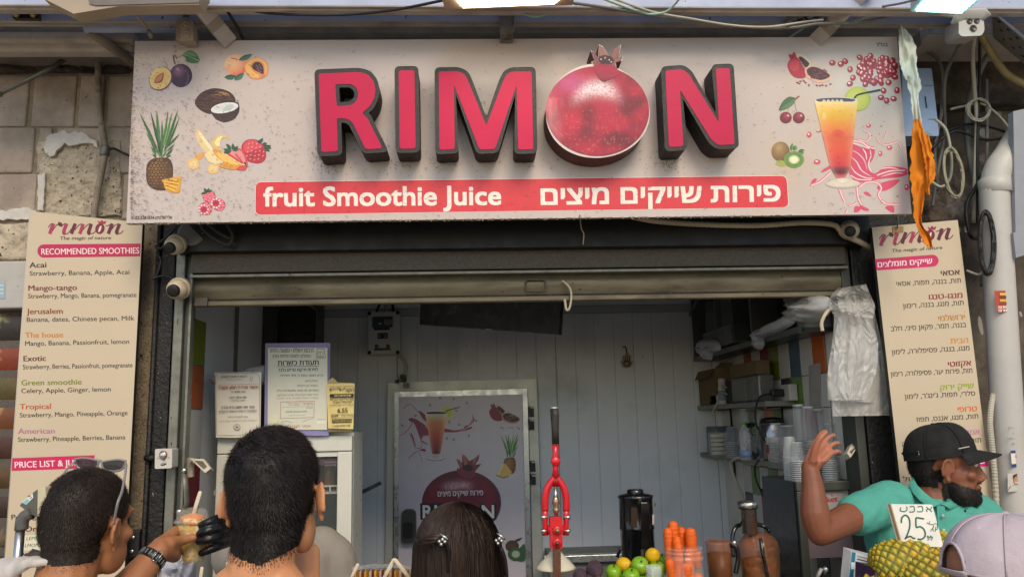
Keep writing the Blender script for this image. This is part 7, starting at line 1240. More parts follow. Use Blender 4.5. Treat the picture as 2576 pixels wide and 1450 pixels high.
# pineapples, price card and boxes on the right
M_pi = mat('pineapple_skin', vcol=True, rough=.5, var=.15, vs=60)
def pineapple(label, c, r, L_, axis, leaves=False):
    t = T('pineapple', label, 'pineapple', c-Vector((0, 0, r)), 'pineapples below the price card'); A = Vector(axis).normalized(); a = A.orthogonal().normalized(); b = A.cross(a); q = MB(); nu, nv = 96, 72
    def base(s_, t_): th = math.pi*t_; rr = r*min(1, math.sin(th)**.55*1.02); return rr, -L_/2*math.cos(th)
    vs = []; cc = []; NA, NB = 13, 9
    for j in range(nv+1):
        for i in range(nu):
            s_, t_ = i/nu, j/nv; rr, h = base(s_, t_); p = s_*NA; qv = t_*NB; e = p+qv*1.0; f = p-qv*1.0; fe, ff = e-math.floor(e)-.5, f-math.floor(f)-.5; d = max(abs(fe), abs(ff))*2; bump = (1-d**2.2)*.0055; cen = math.hypot(fe, ff); ca, sa = math.cos(2*math.pi*s_), math.sin(2*math.pi*s_)
            if cen < .13: bump += .003
            vs.append(c+A*h+(a*ca+b*sa)*(rr+bump*min(1, rr/r*1.4)))
            w_ = n3(math.floor(e)*1.7, math.floor(f)*2.3, 1); col = mixc(H('d0a020'), H('8f9a24'), max(0, min(1, .5+w_))); col = mixc(col, H('2a3309'), max(0, min(1, (d-.58)*2.6))); col = mixc(col, H('e0bc50'), .7 if cen < .17 else 0); cc.append(col)
    q.add(vs, [(j*nu+i, j*nu+(i+1) % nu, (j+1)*nu+(i+1) % nu, (j+1)*nu+i) for j in range(nv) for i in range(nu)], M_pi, True, cc); part('rind', q, t)
yp = 1.98; pineapple('big yellow green pineapple lying under the price card', P(2272, 1424, yp), .060, .155, (1, -.15, .12)); pineapple('pineapple at lower right, tucked beside the lilac cap', P(2345, 1448, yp-.06), .052, .15, (.8, -.5, .2)); pineapple('pineapple behind the price card by the lilac cap', P(2366, 1386, yp+.10), .045, .14, (.3, 1, 0))
for u, v in ((2290, 1505), (2220, 1510)): pineapple('pineapple mostly below the photo at the right', P(u, v, yp), .058, .155, (1, .2, 0))
pc = T('price_card', 'white price card with green handwriting reading 25 above the pineapples', 'price card', P(2310, 1375, 1.97)); q = [(2241.5, 1266.5), (2344, 1267.5), (2373, 1374.5), (2271, 1371.5)]; m = MB(); f = [P(*q[3], 1.965), P(*q[2], 1.965), P(*q[1], 1.985), P(*q[0], 1.985)]; bk = Vector((-.006, .012, 0)); m.hexa(f+[p+bk for p in f], mat('card_white', 'dcd9cc', .35)); part('card', m, pc)
m = MB(); f2 = [(f[i], f[i]+bk) for i in range(4)]
fb = [p+bk for p in f]; m.hexa([p+Vector((-.0025, .001, 0)) for p in (f[0], f[0]+Vector((.002, 0, 0)), f[3]+Vector((.002, 0, 0)), f[3])]+[p+Vector((-.006, .014, 0)) for p in (f[0], f[0]+Vector((.002, 0, 0)), f[3]+Vector((.002, 0, 0)), f[3])], mat('card_edge', 'b0956a', .6)); part('edge', m, pc)
nrm = (f[1]-f[0]).cross(f[3]-f[0]).normalized(); nrm = nrm if nrm.y < 0 else -nrm; f0 = f[0]
def cpl(u, v, k):
    d = ray(u, v); t_ = (f0-CAM).dot(nrm)/d.dot(nrm); return CAM+d*t_+nrm*(.0006+k*.0002)
m = MB(); G = Gfx(m, cpl, PRINT); GC = '1f5a4c'
def R8(*p): return [(1904.4+.26032*x, 1074.3+.26032*y) for x, y in p]
for s_ in (((1385, 770), (1380, 800), (1420, 810), (1445, 790), (1440, 762)), ((1470, 765), (1510, 762), (1512, 810), (1465, 812)), ((1545, 765), (1590, 762), (1592, 808), (1540, 810)), ((1630, 765), (1685, 812)), ((1640, 812), (1632, 795), (1655, 785)), ((1680, 762), (1678, 778), (1664, 790))): G.stroke(R8(*s_), 2.6, GC, 1, 4)
G.stroke(R8((1390, 920), (1395, 870), (1430, 845), (1465, 880), (1470, 960), (1440, 1050), (1425, 1075), (1440, 1060), (1480, 1050), (1505, 1068), (1525, 1065)), 4.2, GC, 1); G.stroke(R8((1610, 880), (1575, 875), (1540, 870), (1530, 885), (1535, 960), (1570, 955), (1610, 985), (1620, 1040), (1590, 1075), (1545, 1075)), 4.2, GC, 1)
for s_ in (((1638, 915), (1655, 930), (1665, 905)), ((1660, 935), (1695, 935), (1700, 960), (1670, 1000)), ((1690, 965), (1700, 1000)), ((1705, 930), (1735, 930), (1738, 975), (1720, 985)), ((1725, 955), (1715, 1005)), ((1655, 1050), (1640, 1045), (1645, 1065), (1660, 1055), (1655, 1080), (1640, 1083)), ((1685, 1050), (1670, 1045), (1675, 1065), (1690, 1055), (1685, 1080), (1670, 1083))): G.stroke(R8(*s_), 1.9, GC, 1, 4)
part('handwriting', m, pc)
bk_ = T('carton', 'white carton with blue edge standing below the worker', 'carton', P(2170, 1480, 2.12)); m = MB(); f = [P(2133, 1470, 2.12), P(2206, 1478, 2.10), P(2209, 1402, 2.12), P(2141, 1384.5, 2.14)]; bkv = Vector((0, .045, .004)); m.hexa(f+[p+bkv for p in f], mat('carton_white', 'd5d3ca', .4)); part('box', m, bk_)
m = MB(); G = Gfx(m, lambda u, v, k: P(u, v, 2.095-k*.0003), PRINT); G.poly([(2142, 1386), (2152, 1388.5), (2143, 1478), (2133, 1476)], '2f7d9c', 1); G.text('1', 2143, 1430, 2149, 1430, 18, 'dfe6e6', 3, bold=.04); G.stroke([(2155, 1397), (2192, 1406)], 3.2, '9a9a94', 3, 0); G.stroke([(2155, 1404), (2189, 1413)], 3, '3a3a38', 3, 0); G.blob([(2182, 1450), (2188, 1436), (2198, 1430), (2202, 1440), (2194, 1452)], '3a2f2a', 3); G.poly([(2204, 1404), (2209, 1405), (2206, 1475), (2202, 1475)], '2f7d9c', 2); part('print', m, bk_)
m = MB(); f = [P(2200, 1500, 1.93), P(2330, 1500, 1.93), P(2330, 1447, 1.95), P(2200, 1428, 1.97)]; m.hexa(f+[p+Vector((0, .1, 0)) for p in f], mat('purple_box', '3a2140', .4, var=.3, vs=12)); S('carton', m, 'dark purple carton under the big pineapple', 'carton')
m = MB(); m.tube([P(2055, 1450, 2.6), P(2066, 1428, 2.6)], .006, M_pvc, 6); m.ell(P(2075, 1430, 2.6), .01, M_steel, seg=10, rings=8); m.tube([P(2070, 1450, 2.6), P(2075, 1432, 2.6)], .008, M_black, 8); S('tap', m, 'small metal tap below the metal cup stand', 'tap')
stl = T('side_stall', 'low display table on the right holding the pineapples, below the photo', 'table', (1.2, 2.05, 0)); m = MB(); zz_ = P(2272, 1424, yp).z-.215; m.bbox((X(2100, 1450, 2.0), 1.85, zz_-.04), (X(2600, 1450, 2.0), 2.25, zz_), mat('stall_wood', '6d5034', .6), .005); part('top', m, stl); m = MB(); m.box((X(2120, 1450, 2.0), 1.9, 0.01), (X(2580, 1450, 2.0), 2.2, zz_-.041), mat('stall_wood', '', 0)); part('base', m, stl)
# spoons and tray at the bottom edge
M_sp = mat('pale_spoon', 'd9cbb0', .5, var=.05)
def spoon(label, a, b, y, r=.0042): q = MB(); A, B = P(*a, y), P(*b, y); q.tube([A, A.lerp(B, .06), A.lerp(B, .4), B], [(.003, .0012), (r, .0014), (r*1.05, .0014), (r*.7, .0014)], M_sp, 8, up=(1, 0, 0)); S('spoon', q, label, 'spoon', 'pale spoons sticking up at the bottom edge')
spoon('pale spoon left of the crossed pair, leaning right', (901, 1416), (872, 1475), 1.95); spoon('left spoon of the crossed pair', (993, 1403), (955, 1472), 1.95, .005); spoon('right spoon of the crossed pair', (991, 1404), (1048, 1475), 1.94, .005); spoon('pale spoon beside the grey shirt, leaning left', (760, 1403), (815, 1475), 1.95, .0048); spoon('pale spoon under the fruit cup', (508, 1424), (500, 1480), 2.0); spoon('pale spoon left of the dark haired neck', (572, 1412), (578, 1480), 2.0); spoon('pale spoon beside the watch strap', (402, 1431), (398, 1480), 2.0)
sn = T('snack_tray', 'tray of striped dried fruit packs under clear wrap at the bottom edge', 'tray', P(965, 1480, 2.12)); m = MB(); rnd = random.Random(6)
for i in range(26):
    u = 884+i*6.3; m.panel([(u, 1436+rnd.uniform(-3, 2)), (u+5.6, 1434+rnd.uniform(-3, 2)), (u+5.6, 1480), (u, 1480)], 2.10+rnd.uniform(-.01, .01), .02, mat('dried_'+'abcd'[i % 4], ['6a2420', 'b98a2c', '8a5a20', 'b0a484'][i % 4], .5, var=.3, vs=40))
part('snack_packs', m, sn); m = MB(); m.grid(lambda a, b: P(886+150*a, 1434-8*math.sin(a*3)-10*b+3*n3(a*9, b*5, 2), 2.12+.12*b), 20, 6, M_bag); part('clear_wrap', m, sn)
crumple('plastic_bag', 'white plastic bag hanging below the fruit cup', 'bag', [(408, 1400), (440, 1388), (480, 1386), (492, 1400), (488, 1440), (470, 1490), (400, 1490), (396, 1440)], 2.35, .05, M_bagw, 15, .03)
# scale display on its pole
sc_ = T('price_display', 'grey and cream scale display on a steel pole at the left', 'display', P(45, 1450, 1.75)); M_g = mat('display_grey', '55544f', .5, var=.1); y_ = 1.75
m = MB(); f = [P(u, v, y_) for u, v in rounded([(49, 1270), (62, 1255), (84, 1237), (96, 1228), (95, 1300), (75, 1290)], 3)]; m.prism(f, (.01, .08, 0), M_g); part('head', m, sc_); m = MB(); f = [P(u, v, y_-.002) for u, v in rounded([(95, 1227), (114, 1222), (118, 1300), (94, 1297)], 3)]; m.prism(f, (.02, .07, 0), mat('display_cream', 'b8b092', .4)); part('screen_bezel', m, sc_)
m = MB(); G = Gfx(m, YP(y_-.001), PRINT); G.poly([(53, 1262), (82, 1239), (84, 1250), (66, 1268)], 'c9cdc4', 1); G.poly([(55, 1263), (68, 1253), (74, 1258), (66, 1267)], '7db3b0', 2); G.stroke([(70, 1247), (77, 1245)], 2.4, '2a2a28', 3, 0); G.stroke([(76, 1252), (80, 1249)], 2, '8a3a2c', 3, 0); part('sticker', m, sc_)
m = MB(); m.tube(cr([P(78, 1290, y_), P(62, 1298, y_), P(56, 1312, y_), P(55, 1330, y_)], 5), .0125, M_g, 12); m.tube([P(55, 1298, y_), P(51, 1332, y_)], .0115, M_g, 12); part('neck', m, sc_); m = MB(); m.tube([P(51, 1328, y_), P(42, 1440, y_), P(20, 1900, y_)], .0092, M_steel, 14); part('pole', m, sc_)
m = MB(); f = [P(58, 1400, 1.8), P(112, 1402, 1.8), P(98, 1382, 1.84), P(82, 1378, 1.84)]; m.hexa(f+[p+Vector((0, .04, -.02)) for p in f], M_g); S('card_reader', m, 'dark grey box edge just above the white collar', 'box')
# ================================================================== people
SKIN = {}
def skin(name, c, red=.25): return mat('skin_'+name, c, .48, var=.10, vs=26, sss=.12, bump=.12, bs=220, rvar=.08, var2=(mixc(H(c), H('a04a38'), red), 9, .5, .85))
M_hair = mat('hair', vcol=True, rough=.55, var=.1, vs=50, spec=.35, rvar=.08)
def frame(head, yaw, tilt=0, roll=0):               # local x right, y the way the head faces, z up
    return Matrix.Translation(head) @ (Matrix.Rotation(yaw, 4, 'Z') @ Matrix.Rotation(tilt, 4, 'X') @ Matrix.Rotation(roll, 4, 'Y'))
def head_shapes(mb, M, mt, s=1, face=True):
    R = M.to_3x3(); W = lambda x, y, z: M @ (Vector((x, y, z))*s)
    def e(c, r, rot=None): mb.ell(W(*c), tuple(a*s for a in r), mt, R @ rot if rot else R, 24, 16)
    e((0, -.012, .035), (.076, .098, .086)); e((0, -.045, .0), (.066, .06, .07)); e((0, .03, -.035), (.064, .064, .078)); e((0, .045, -.085), (.045, .047, .036)); e((0, .075, -.10), (.022, .02, .02))
    e((.04, .035, -.07), (.024, .04, .045)); e((-.04, .035, -.07), (.024, .04, .045)); e((0, .066, .02), (.052, .03, .03))
    if face:
        mb.tube([W(0, .088, .012), W(0, .102, -.018), W(0, .113, -.040)], [.009*s, .011*s, .014*s], mt, 10); e((.012, .098, -.042), (.010, .012, .009)); e((-.012, .098, -.042), (.010, .012, .009))
        e((0, .092, -.066), (.024, .012, .008)); e((0, .090, -.078), (.021, .012, .009)); e((.03, .082, .022), (.022, .012, .007)); e((-.03, .082, .022), (.022, .012, .007)); e((.045, .062, -.028), (.022, .02, .018)); e((-.045, .062, -.028), (.022, .02, .018))
    for sx in (-1, 1):                              # ears: rim, lobe and bowl
        rot = Matrix.Rotation(sx*.42, 3, 'Z') @ Matrix.Rotation(-.15, 3, 'X')
        o = Vector((sx*.0845, -.008, -.012)); ring = []
        for k in range(13):
            t = -.9+k*.36; ring.append(W(*(o+rot @ Vector((sx*.007, -.019*math.cos(t)*1.0-.002, .031*math.sin(t)+.002)))))
        mb.tube(ring, [.0048*s]*13, mt, 8); mb.ell(W(*(o+rot @ Vector((sx*.001, .0, 0)))), (.006*s, .018*s, .028*s), mt, R @ rot, 14, 10); mb.ell(W(*(o+rot @ Vector((sx*.004, .006, -.030)))), (.006*s, .009*s, .010*s), mt, R @ rot, 10, 8)
def limb(mb, pts, rs, mt): 
    c = cr(pts, 5); n = len(c); r = []
    for i in range(n): t = i/(n-1)*(len(rs)-1); k = min(int(t), len(rs)-2); r.append(rs[k]+(rs[k+1]-rs[k])*(t-k))
    mb.tube(c, r, mt, 14); mb.ell(c[0], r[0], mt, seg=12, rings=8); mb.ell(c[-1], r[-1], mt, seg=12, rings=8)
def hand(mb, W0, X_, N_, T_, mt, curl=((.3, .4, .3),)*4, thumb=None, s=1, spread=.05, bulk=1):
    X_ = Vector(X_).normalized(); N_ = (Vector(N_)-X_*X_.dot(Vector(N_))).normalized(); T_ = (Vector(T_)-X_*X_.dot(Vector(T_))-N_*N_.dot(Vector(T_))).normalized(); tips = []
    kn = [(.030, .086), (.010, .090), (-.011, .086), (-.030, .077)]; ln = [(.042, .026, .021), (.046, .029, .022), (.042, .027, .021), (.034, .020, .019)]
    for i, ((o, x), l, cu) in enumerate(zip(kn, ln, curl)):
        b = W0+(X_*x+T_*o)*s; mb.tube([W0+T_*o*.5*s, b], [.014*s*bulk, .0115*s*bulk], mt, 10); p = b; a = 0; d0 = (X_+T_*spread*(1.5-i)).normalized(); pts = [b]
        for L_, c_ in zip(l, cu): a += c_; d = d0*math.cos(a)-N_*math.sin(a); p = p+d*L_*s; pts.append(p)
        mb.tube(pts, [.0100*s*bulk, .0090*s*bulk, .0082*s*bulk, .0068*s*bulk], mt, 10)
        for q, r in zip(pts, (.0106, .0094, .0085, .0069)): mb.ell(q, r*s*bulk, mt, seg=10, rings=8)
        tips.append(pts)
    mb.ell(W0+X_*.045*s, (.030*s, .030*s, .013*s*bulk), mt, Matrix((X_, T_, N_)).transposed(), 14, 10)
    if thumb:
        limb(mb, thumb, [.016*s*bulk, .0125*s*bulk, .0105*s*bulk, .0078*s*bulk], mt)
    return tips
def torso(mb, base, yaw, mt, g=0, hgt=1.42, w=.19, low=.86):
    R = Matrix.Rotation(yaw, 3, 'Z')
    def Q(x, y, z): return Vector((base.x, base.y, 0))+R @ Vector((x, y, 0))+Vector((0, 0, z))
    ax = R @ Vector((1, 0, 0)); rows = [(hgt+.045, .075, .06, -.01), (hgt+.015, w*.72, .082, -.01), (hgt-.04, w*.96, .098, 0), (hgt-.14, w*.93, .112, .005), (hgt-.30, w*.86, .112, .01), (hgt-.42, w*.82, .105, .01), (low, w*.92, .118, 0)]
    mb.tube([Q(0, y, z) for z, a, b, y in rows], [(a+g, b+g) for z, a, b, y in rows], mt, 24, up=ax); return Q
def legs(mb, Q, mt, g=0, top=.9):
    for sx in (-1, 1): limb(mb, [Q(sx*.095, 0, top), Q(sx*.10, .015, .5), Q(sx*.10, -.015, .09)], [.088+g, .06+g, .045+g], mt)
def trousers(Q, M_, p):
    b = MB(); legs(b, Q, M_, .014, .92); b.tube([Q(0, 0, .80), Q(0, 0, .98)], [(.172, .125), (.168, .12)], M_, 20); part('trousers', remesh(b, 'trousers', .014, 4, ROOT[p.name], [M_]), p)
    for sx in (-1, 1): q = MB(); q.tube([Q(sx*.10, -.07, .045), Q(sx*.10, .04, .042), Q(sx*.105, .17, .03)], [(.042, .045), (.045, .042), (.035, .024)], M_black, 14); part('shoe', q, p)
def wrinkle(me, off, fn):
    n = len(me.vertices); co = np.empty(n*3, 'f'); no = np.empty(n*3, 'f'); me.vertices.foreach_get('co', co); me.vertex_normals.foreach_get('vector', no); co = co.reshape(-1, 3); no = no.reshape(-1, 3); ox = Vector(off)
    d = np.array([fn(Vector(c)+ox) for c in co.tolist()], 'f'); me.vertices.foreach_set('co', (co+no*d[:, None]).ravel()); me.update()
def person(label, loc, group=None): return T('person', label, 'person', loc, group)
def hairshell(me, Mi, M, reg, thick, off, col=('17110d', '2a1f17'), strands=9000, sl=.014, sw=.0011, flow=None, seed=1, lift=.35, soft=.45):
    # me: finished body mesh (coordinates minus off); reg(local) -> 0..1 hair mask; thick(local) -> metres
    rnd = random.Random(seed); q = MB(); c0, c1 = H(col[0]), H(col[1]); vm = {}; fs = []
    n_ = len(me.vertices); co_ = np.empty(n_*3, 'f'); me.vertices.foreach_get('co', co_); nn_ = np.empty(n_*3, 'f'); me.vertex_normals.foreach_get('vector', nn_); CO = [Vector(c) for c in co_.reshape(-1, 3).tolist()]; NN = [Vector(c) for c in nn_.reshape(-1, 3).tolist()]
    loc = [Mi @ (c+off) for c in CO]; msk = [reg(p) if p.length < .28 else 0 for p in loc]
    nr = Mi.to_3x3()
    def vid(i):
        if i not in vm:
            p = loc[i]; t = thick(p)*msk[i]-.0015; wv = 1+.25*n3(p.x*60, p.y*60, p.z*60); vm[i] = len(q.v); q.v.append(tuple(CO[i]+off+NN[i]*t*wv)); q.c.append(mixc(c0, c1, .25+.25*n3(p.x*40, p.y*40, p.z*40)))
        return vm[i]
    tri = []
    pv = [tuple(p.vertices) for p in me.polygons]; tri = [f for f in pv if all(msk[i] > .02 for i in f)]
    for f in tri:
        if all(msk[i] > soft for i in f): q.f.append([vid(i) for i in f]); q.mi.append(0); q.sm.append(True)
    q.ms.append(M_hair); q.usec = True
    ar = np.array([(CO[f[1]]-CO[f[0]]).cross(CO[f[2]]-CO[f[0]]).length for f in tri]); ar = np.cumsum(ar/ar.sum()); 
    for k in range(strands):
        f = tri[min(len(tri)-1, int(np.searchsorted(ar, rnd.random())))]; vs_ = [CO[i] for i in f]; w = [rnd.random() for _ in vs_]; sw_ = sum(w); p = sum((v*a for v, a in zip(vs_, w)), Vector())/sw_; n = NN[f[0]]; pl = Mi @ (p+off); mk = reg(pl)
        if mk < .26 or rnd.random() > 1.4*mk**1.5: continue
        p = p+off; sw_ = sw*(.45+.55*min(1, mk*1.5)); fl = (M.to_3x3() @ flow(pl)).normalized(); fl = (fl-n*n.dot(fl)); L_ = sl*(.12+.88*mk)*rnd.uniform(.6, 1.25)*(thick(pl)/.012 if thick(pl) > .012 else 1); d = (fl.normalized() if fl.length > .01 else n.orthogonal()); jt = Vector((rnd.gauss(0, 1), rnd.gauss(0, 1), rnd.gauss(0, 1)))*.28
        d = (d+n*lift+jt).normalized(); s0 = p+n*(thick(pl)*mk*.75-.001); s1 = s0+(d*.6+n*.35)*L_*.5; s2 = s1+(d-n*.15)*L_*.5; side = d.cross(n).normalized()*sw_/2; c = mixc(c0, c1, rnd.random()**1.3)
        o = len(q.v); q.v += [tuple(s0-side), tuple(s0+side), tuple(s1+side*.8), tuple(s1-side*.8), tuple(s2)]; q.c += [c]*5; q.f += [[o, o+1, o+2, o+3], [o+3, o+2, o+4]]; q.mi += [0, 0]; q.sm += [True, True]
    return q
sstep = lambda a, b, x: max(0, min(1, (x-a)/(b-a)))   # also falls when b < a
# ---- 1: man with sunglasses on his head, reaching for the cup
hp = P(221, 1316, 1.84); M1 = frame(hp, RAD(-22), RAD(3), RAD(5)); Mi1 = M1.inverted(); sk1 = skin('tan', 'a8714a')
bd = Vector((hp.x-.045, hp.y-.05, 0)); p1 = person('man with cropped dark hair and sunglasses on his head, reaching for a fruit cup', bd); off = ROOT[p1.name]
b = MB(); S1 = .97; head_shapes(b, M1, sk1, S1); nb = Vector((bd.x, bd.y, hp.z-.235)); limb(b, [M1 @ Vector((0, -.03, -.05)), hp.lerp(nb, .6)+Vector((0, -.015, 0)), nb], [.060, .061, .078], sk1)
Q = torso(b, bd, RAD(-15), sk1, 0, hp.z-.235, .185)
for sx in (-1, 1): limb(b, [hp.lerp(nb, .55), Q(sx*.09, -.01, hp.z-.21), Q(sx*.16, 0, hp.z-.26)], [.058, .058, .05], sk1)

sh = Q(.165, .0, hp.z-.285); wr_ = P(398, 1384, 2.00); el = P(268, 1540, 1.90); limb(b, [sh, sh.lerp(el, .5)+Vector((.01, 0, -.01)), el], [.055, .048, .042], sk1)
limb(b, [el, el.lerp(wr_, .35)+Vector((0, 0, -.003)), el.lerp(wr_, .75), wr_], [.042, .044, .032, .0265], sk1)
cup_c = P(485.5, 1352, 2.13); fd = (P(470, 1366, 2.10)-wr_).normalized()
kn_ = [P(444, 1332, 2.12), P(438, 1348, 2.11), P(440, 1366, 2.11), P(447, 1386, 2.11)]
for i, kp in enumerate(kn_):
    b.tube([wr_+Vector((0, .004*i, .012-.008*i)), wr_.lerp(kp, .55)+Vector((-.004, 0, 0)), kp], [.019, .017, .0135], sk1, 12); zc = kp.z; rr = .036-.003*i
    c_ = P(487, 1330+20*i, 2.13); pts = [kp]+[Vector((c_.x-rr*1.25*math.cos(t), c_.y+rr*1.25*math.sin(t), zc+.003*k)) for k, t in enumerate((.5, 1.2, 1.9, 2.5))]; limb(b, pts, [.0125, .0105, .0095, .0088, .0078], sk1)
limb(b, [wr_+Vector((.004, -.004, 0)), P(426, 1388, 2.04), P(440, 1398, 2.08), P(444, 1384, 2.10)], [.024, .022, .015, .012], sk1)
tips1 = [P(425, 1366, 2.02), P(450, 1360, 2.055), P(474, 1353.5, 2.072), P(490, 1350, 2.078), P(500, 1347.5, 2.085)]; limb(b, tips1, [.018, .0140, .0112, .0108, .0082], sk1)
me1 = remesh(b, 'body', .0048, 5, off, [sk1]); ob1 = part('body', me1, p1)
m = MB(); nl = (tips1[-1]-tips1[-2]).normalized(); m.ell(tips1[-1]-nl*.004+Vector((-.001, -.0068, .0035)), (.0072, .0028, .0058), mat('nail', 'c98f78', .25), (Matrix.Rotation(-.1, 3, 'Y')), 12, 8); part('thumb_nail', m, ob1)
def reg1(p):
    x, y, z = p; back = sstep(-.118, -.085, z+max(0, .0)*0); hl = -.085 if y < -.03 else -.085+(y+.03)*1.0 if y < .06 else .005+(y-.06)*2.2
    ear = math.hypot(y+.006, (z+.012)*.8); m_ = sstep(-.01, .05, z-hl)
    if ear < .035 and abs(x) > .074: return 0
    if z < -.005 and y > .004: return 0
    if ear < .03: return 0 if y > -.012 else m_*.8
    return m_
fl1 = lambda p: Vector((p.x*.6+.25*p.y, (p.y+.06)*.8+p.x*-.3, -.55 if p.z < .08 else -.1+.2*p.x))
h1 = hairshell(me1, Mi1, M1, reg1, lambda p: .0045+.002*sstep(.03, .1, p.z), off, ('14100d', '3a2d22'), 20000, .0085, .0009, fl1, 3, .55); part('hair', h1, p1)
# sunglasses
sgl = T('sunglasses', 'clear framed sunglasses pushed up on the head of the man reaching for the cup', 'sunglasses', hp+Vector((0, 0, .09))); M_fr_ = mat('clear_frame', '8f8a86', .12, alpha=.75, spec=.9); W1 = lambda x, y, z: M1 @ Vector((x, y, z))
gl = [P(200, 1163, 1.870), P(249, 1166, 1.880), P(259, 1171, 1.880), P(312, 1170, 1.850)]
def lens(cu, cv, y, sx): return [P(cu+sx*a, cv+bv, y) for a, bv in ((-31, -11), (-8, -14), (24, -9), (29, -4), (22, 11), (-4, 15), (-24, 8))]
for cu, cv, y, sx in ((219, 1165, 1.875, 1), (285, 1169, 1.870, -1)):
    o = lens(cu, cv, y, sx); o = [Vector(q) for q in cr(o+[o[0]], 6)]; m = MB(); m.tube(o+[o[1]], .0026, M_fr_, 8, caps=False); rim_ = part('rim', m, sgl); m = MB(); bkv = Vector((0, .0015, 0)); m.prism(o[:-1], bkv, mat('lens_tint', '1b222c', .04, alpha=.75, spec=1, var=0, rvar=0)); part('lens', m, rim_)
m = MB(); m.tube(cr([P(246, 1163, 1.875), P(252, 1157, 1.875), P(258, 1163, 1.872)], 5), .0026, M_fr_, 8); part('bridge', m, sgl)
for pts in ([P(314, 1163, 1.860), P(317, 1172, 1.830), P(308, 1230, 1.770), P(296, 1265, 1.745), P(286, 1318, 1.755)], [P(190, 1158, 1.870), P(180, 1166, 1.865), P(166, 1182, 1.860), P(155, 1196, 1.860)]):
    m = MB(); m.tube(cr(pts, 6), [(.0022, .0035)]*(6*(len(pts)-1)+1), M_fr_, 8); part('temple', m, sgl)
# watch
wt = T('watch', 'black ribbed watch strap with steel buckle on the wrist reaching for the cup', 'watch', wr_); ad = (wr_-el).normalized(); c = wr_-ad*.022; M_wb = mat('watch_strap', '1f2022', .4); m = MB(); sidev = ad.cross(Vector((0, 0, 1))).normalized(); upv = sidev.cross(ad)
ring = lambda r, o: [c+ad*o+(sidev*math.cos(t)+upv*math.sin(t))*r for t in [2*math.pi*i/40 for i in range(40)]]
vs = []; 
for o, r in ((-.011, .0300), (-.010, .0325), (.010, .0320), (.011, .0295)): vs += ring(r, o)
m.add(vs, [(i*40+k, i*40+(k+1) % 40, (i+1)*40+(k+1) % 40, (i+1)*40+k) for i in range(3) for k in range(40)], M_wb, True); part('strap', m, wt)
m = MB()
for i in range(40):
    t = 2*math.pi*i/40
    if i % 2 == 0: d = sidev*math.cos(t)+upv*math.sin(t); tn = -sidev*math.sin(t)+upv*math.cos(t); m.obox(c+d*.0326, ad*.006, tn*.0011, d*.0006, mat('strap_groove', '8b8a84', .5))
part('strap_ribs', m, wt); m = MB(); d = (-Vector((0, 1, 0))*.7-Vector((0, 0, .35))); d = (d-ad*ad.dot(d)).normalized(); tn = ad.cross(d); o = c+d*.034; rp = [o+ad*a*.0125+tn*b_*.006 for a, b_ in ((-1, -1), (1, -1), (1, 1), (-1, 1), (-1, -1))]; m.tube(rp, .0014, M_steel, 6); part('buckle', m, wt)
# his shirt: white collar at the lower left
b = MB(); Q = torso(b, bd, RAD(-15), M_pvc, .012, hp.z-.285, .19); me = remesh(b, 'shirt', .008, 4, off, [mat('white_shirt', 'cfcac0', .8, var=.06, vs=12, bump=.15)]); part('shirt', me, p1)
m = MB(); e1 = cr([P(-45, 1412, 1.70), P(30, 1399, 1.74), P(90, 1397, 1.765), P(140, 1405, 1.775)], 8); e2 = cr([P(-60, 1500, 1.60), P(5, 1462, 1.66), P(62, 1428, 1.72), P(120, 1421, 1.755)], 8); n_ = len(e1); wob = [Vector((0, 0, .002*n3(i*.4, 1, 2))) for i in range(n_)]
mid = [a_.lerp(c_, .5)+Vector((0, -.012, .006)) for a_, c_ in zip(e1, e2)]; bk_c = [p+Vector((0, .02, -.004)) for p in e2]; m.add([p+w for l in (bk_c, e2, mid, e1, [p+Vector((0, .025, -.006)) for p in e1]) for p, w in zip(l, wob)], [(r*n_+i, r*n_+i+1, (r+1)*n_+i+1, (r+1)*n_+i) for r in range(4) for i in range(n_-1)], mat('white_shirt', '', 0), True)
part('collar', m, p1)
trousers(Q, mat('dark_trousers', '22252d', .8), p1)
# ---- the fruit cup
fc = T('fruit_cup', 'clear domed cup of cut orange and yellow fruit between the two hands', 'cup', P(485.5, 1412, 2.13)); k2 = 2.13/1980; cB, cT = P(486, 1410, 2.13), P(484, 1312, 2.13); ax_ = (cT-cB).normalized(); hC = (cT-cB).length; M_cc = mat('cup_clear', 'f0ead8', .06, alpha=.16, var=0, rvar=.02, spec=1)
m = MB(); m.lathe([(0, 0), (27*k2, 0), (28*k2, .003), (29*k2, hC*.5), (38*k2, hC*.86), (38*k2, hC), (42*k2, hC), (42*k2, hC+.003), (38*k2, hC+.004)], cB, M_cc, 36, ax=ax_); part('cup', m, fc)
m = MB(); m.lathe([(41*k2, .002), (41.5*k2, .006), (36*k2, .010), (34*k2, .028), (26*k2, .034), (12*k2, .036), (11*k2, .033)], cT, M_cc, 36, ax=ax_); part('dome_lid', m, fc)
q = MB(); q.lathe([(0, .003), (24*k2, .003), (25.5*k2, hC*.3), (27*k2, hC*.52), (33*k2, hC*.84), (33*k2, hC*.93), (0, hC*.95)], cB, mat('fruit_mix', 'd9b04a', .35, var=.25, vs=45, var2=('e8dcae', 60, .5, .6), bump=.6, bs=90), 28, ax=ax_); part('fruit_fill', q, fc); M_or2 = mat('mango_flesh', 'd97806', .3, var=.2, vs=30); M_ye = mat('pineapple_flesh', 'dcae2c', .35, var=.2, vs=30); M_pa = mat('melon_flesh', 'd9c07a', .35, var=.15, vs=30); rnd = random.Random(31)
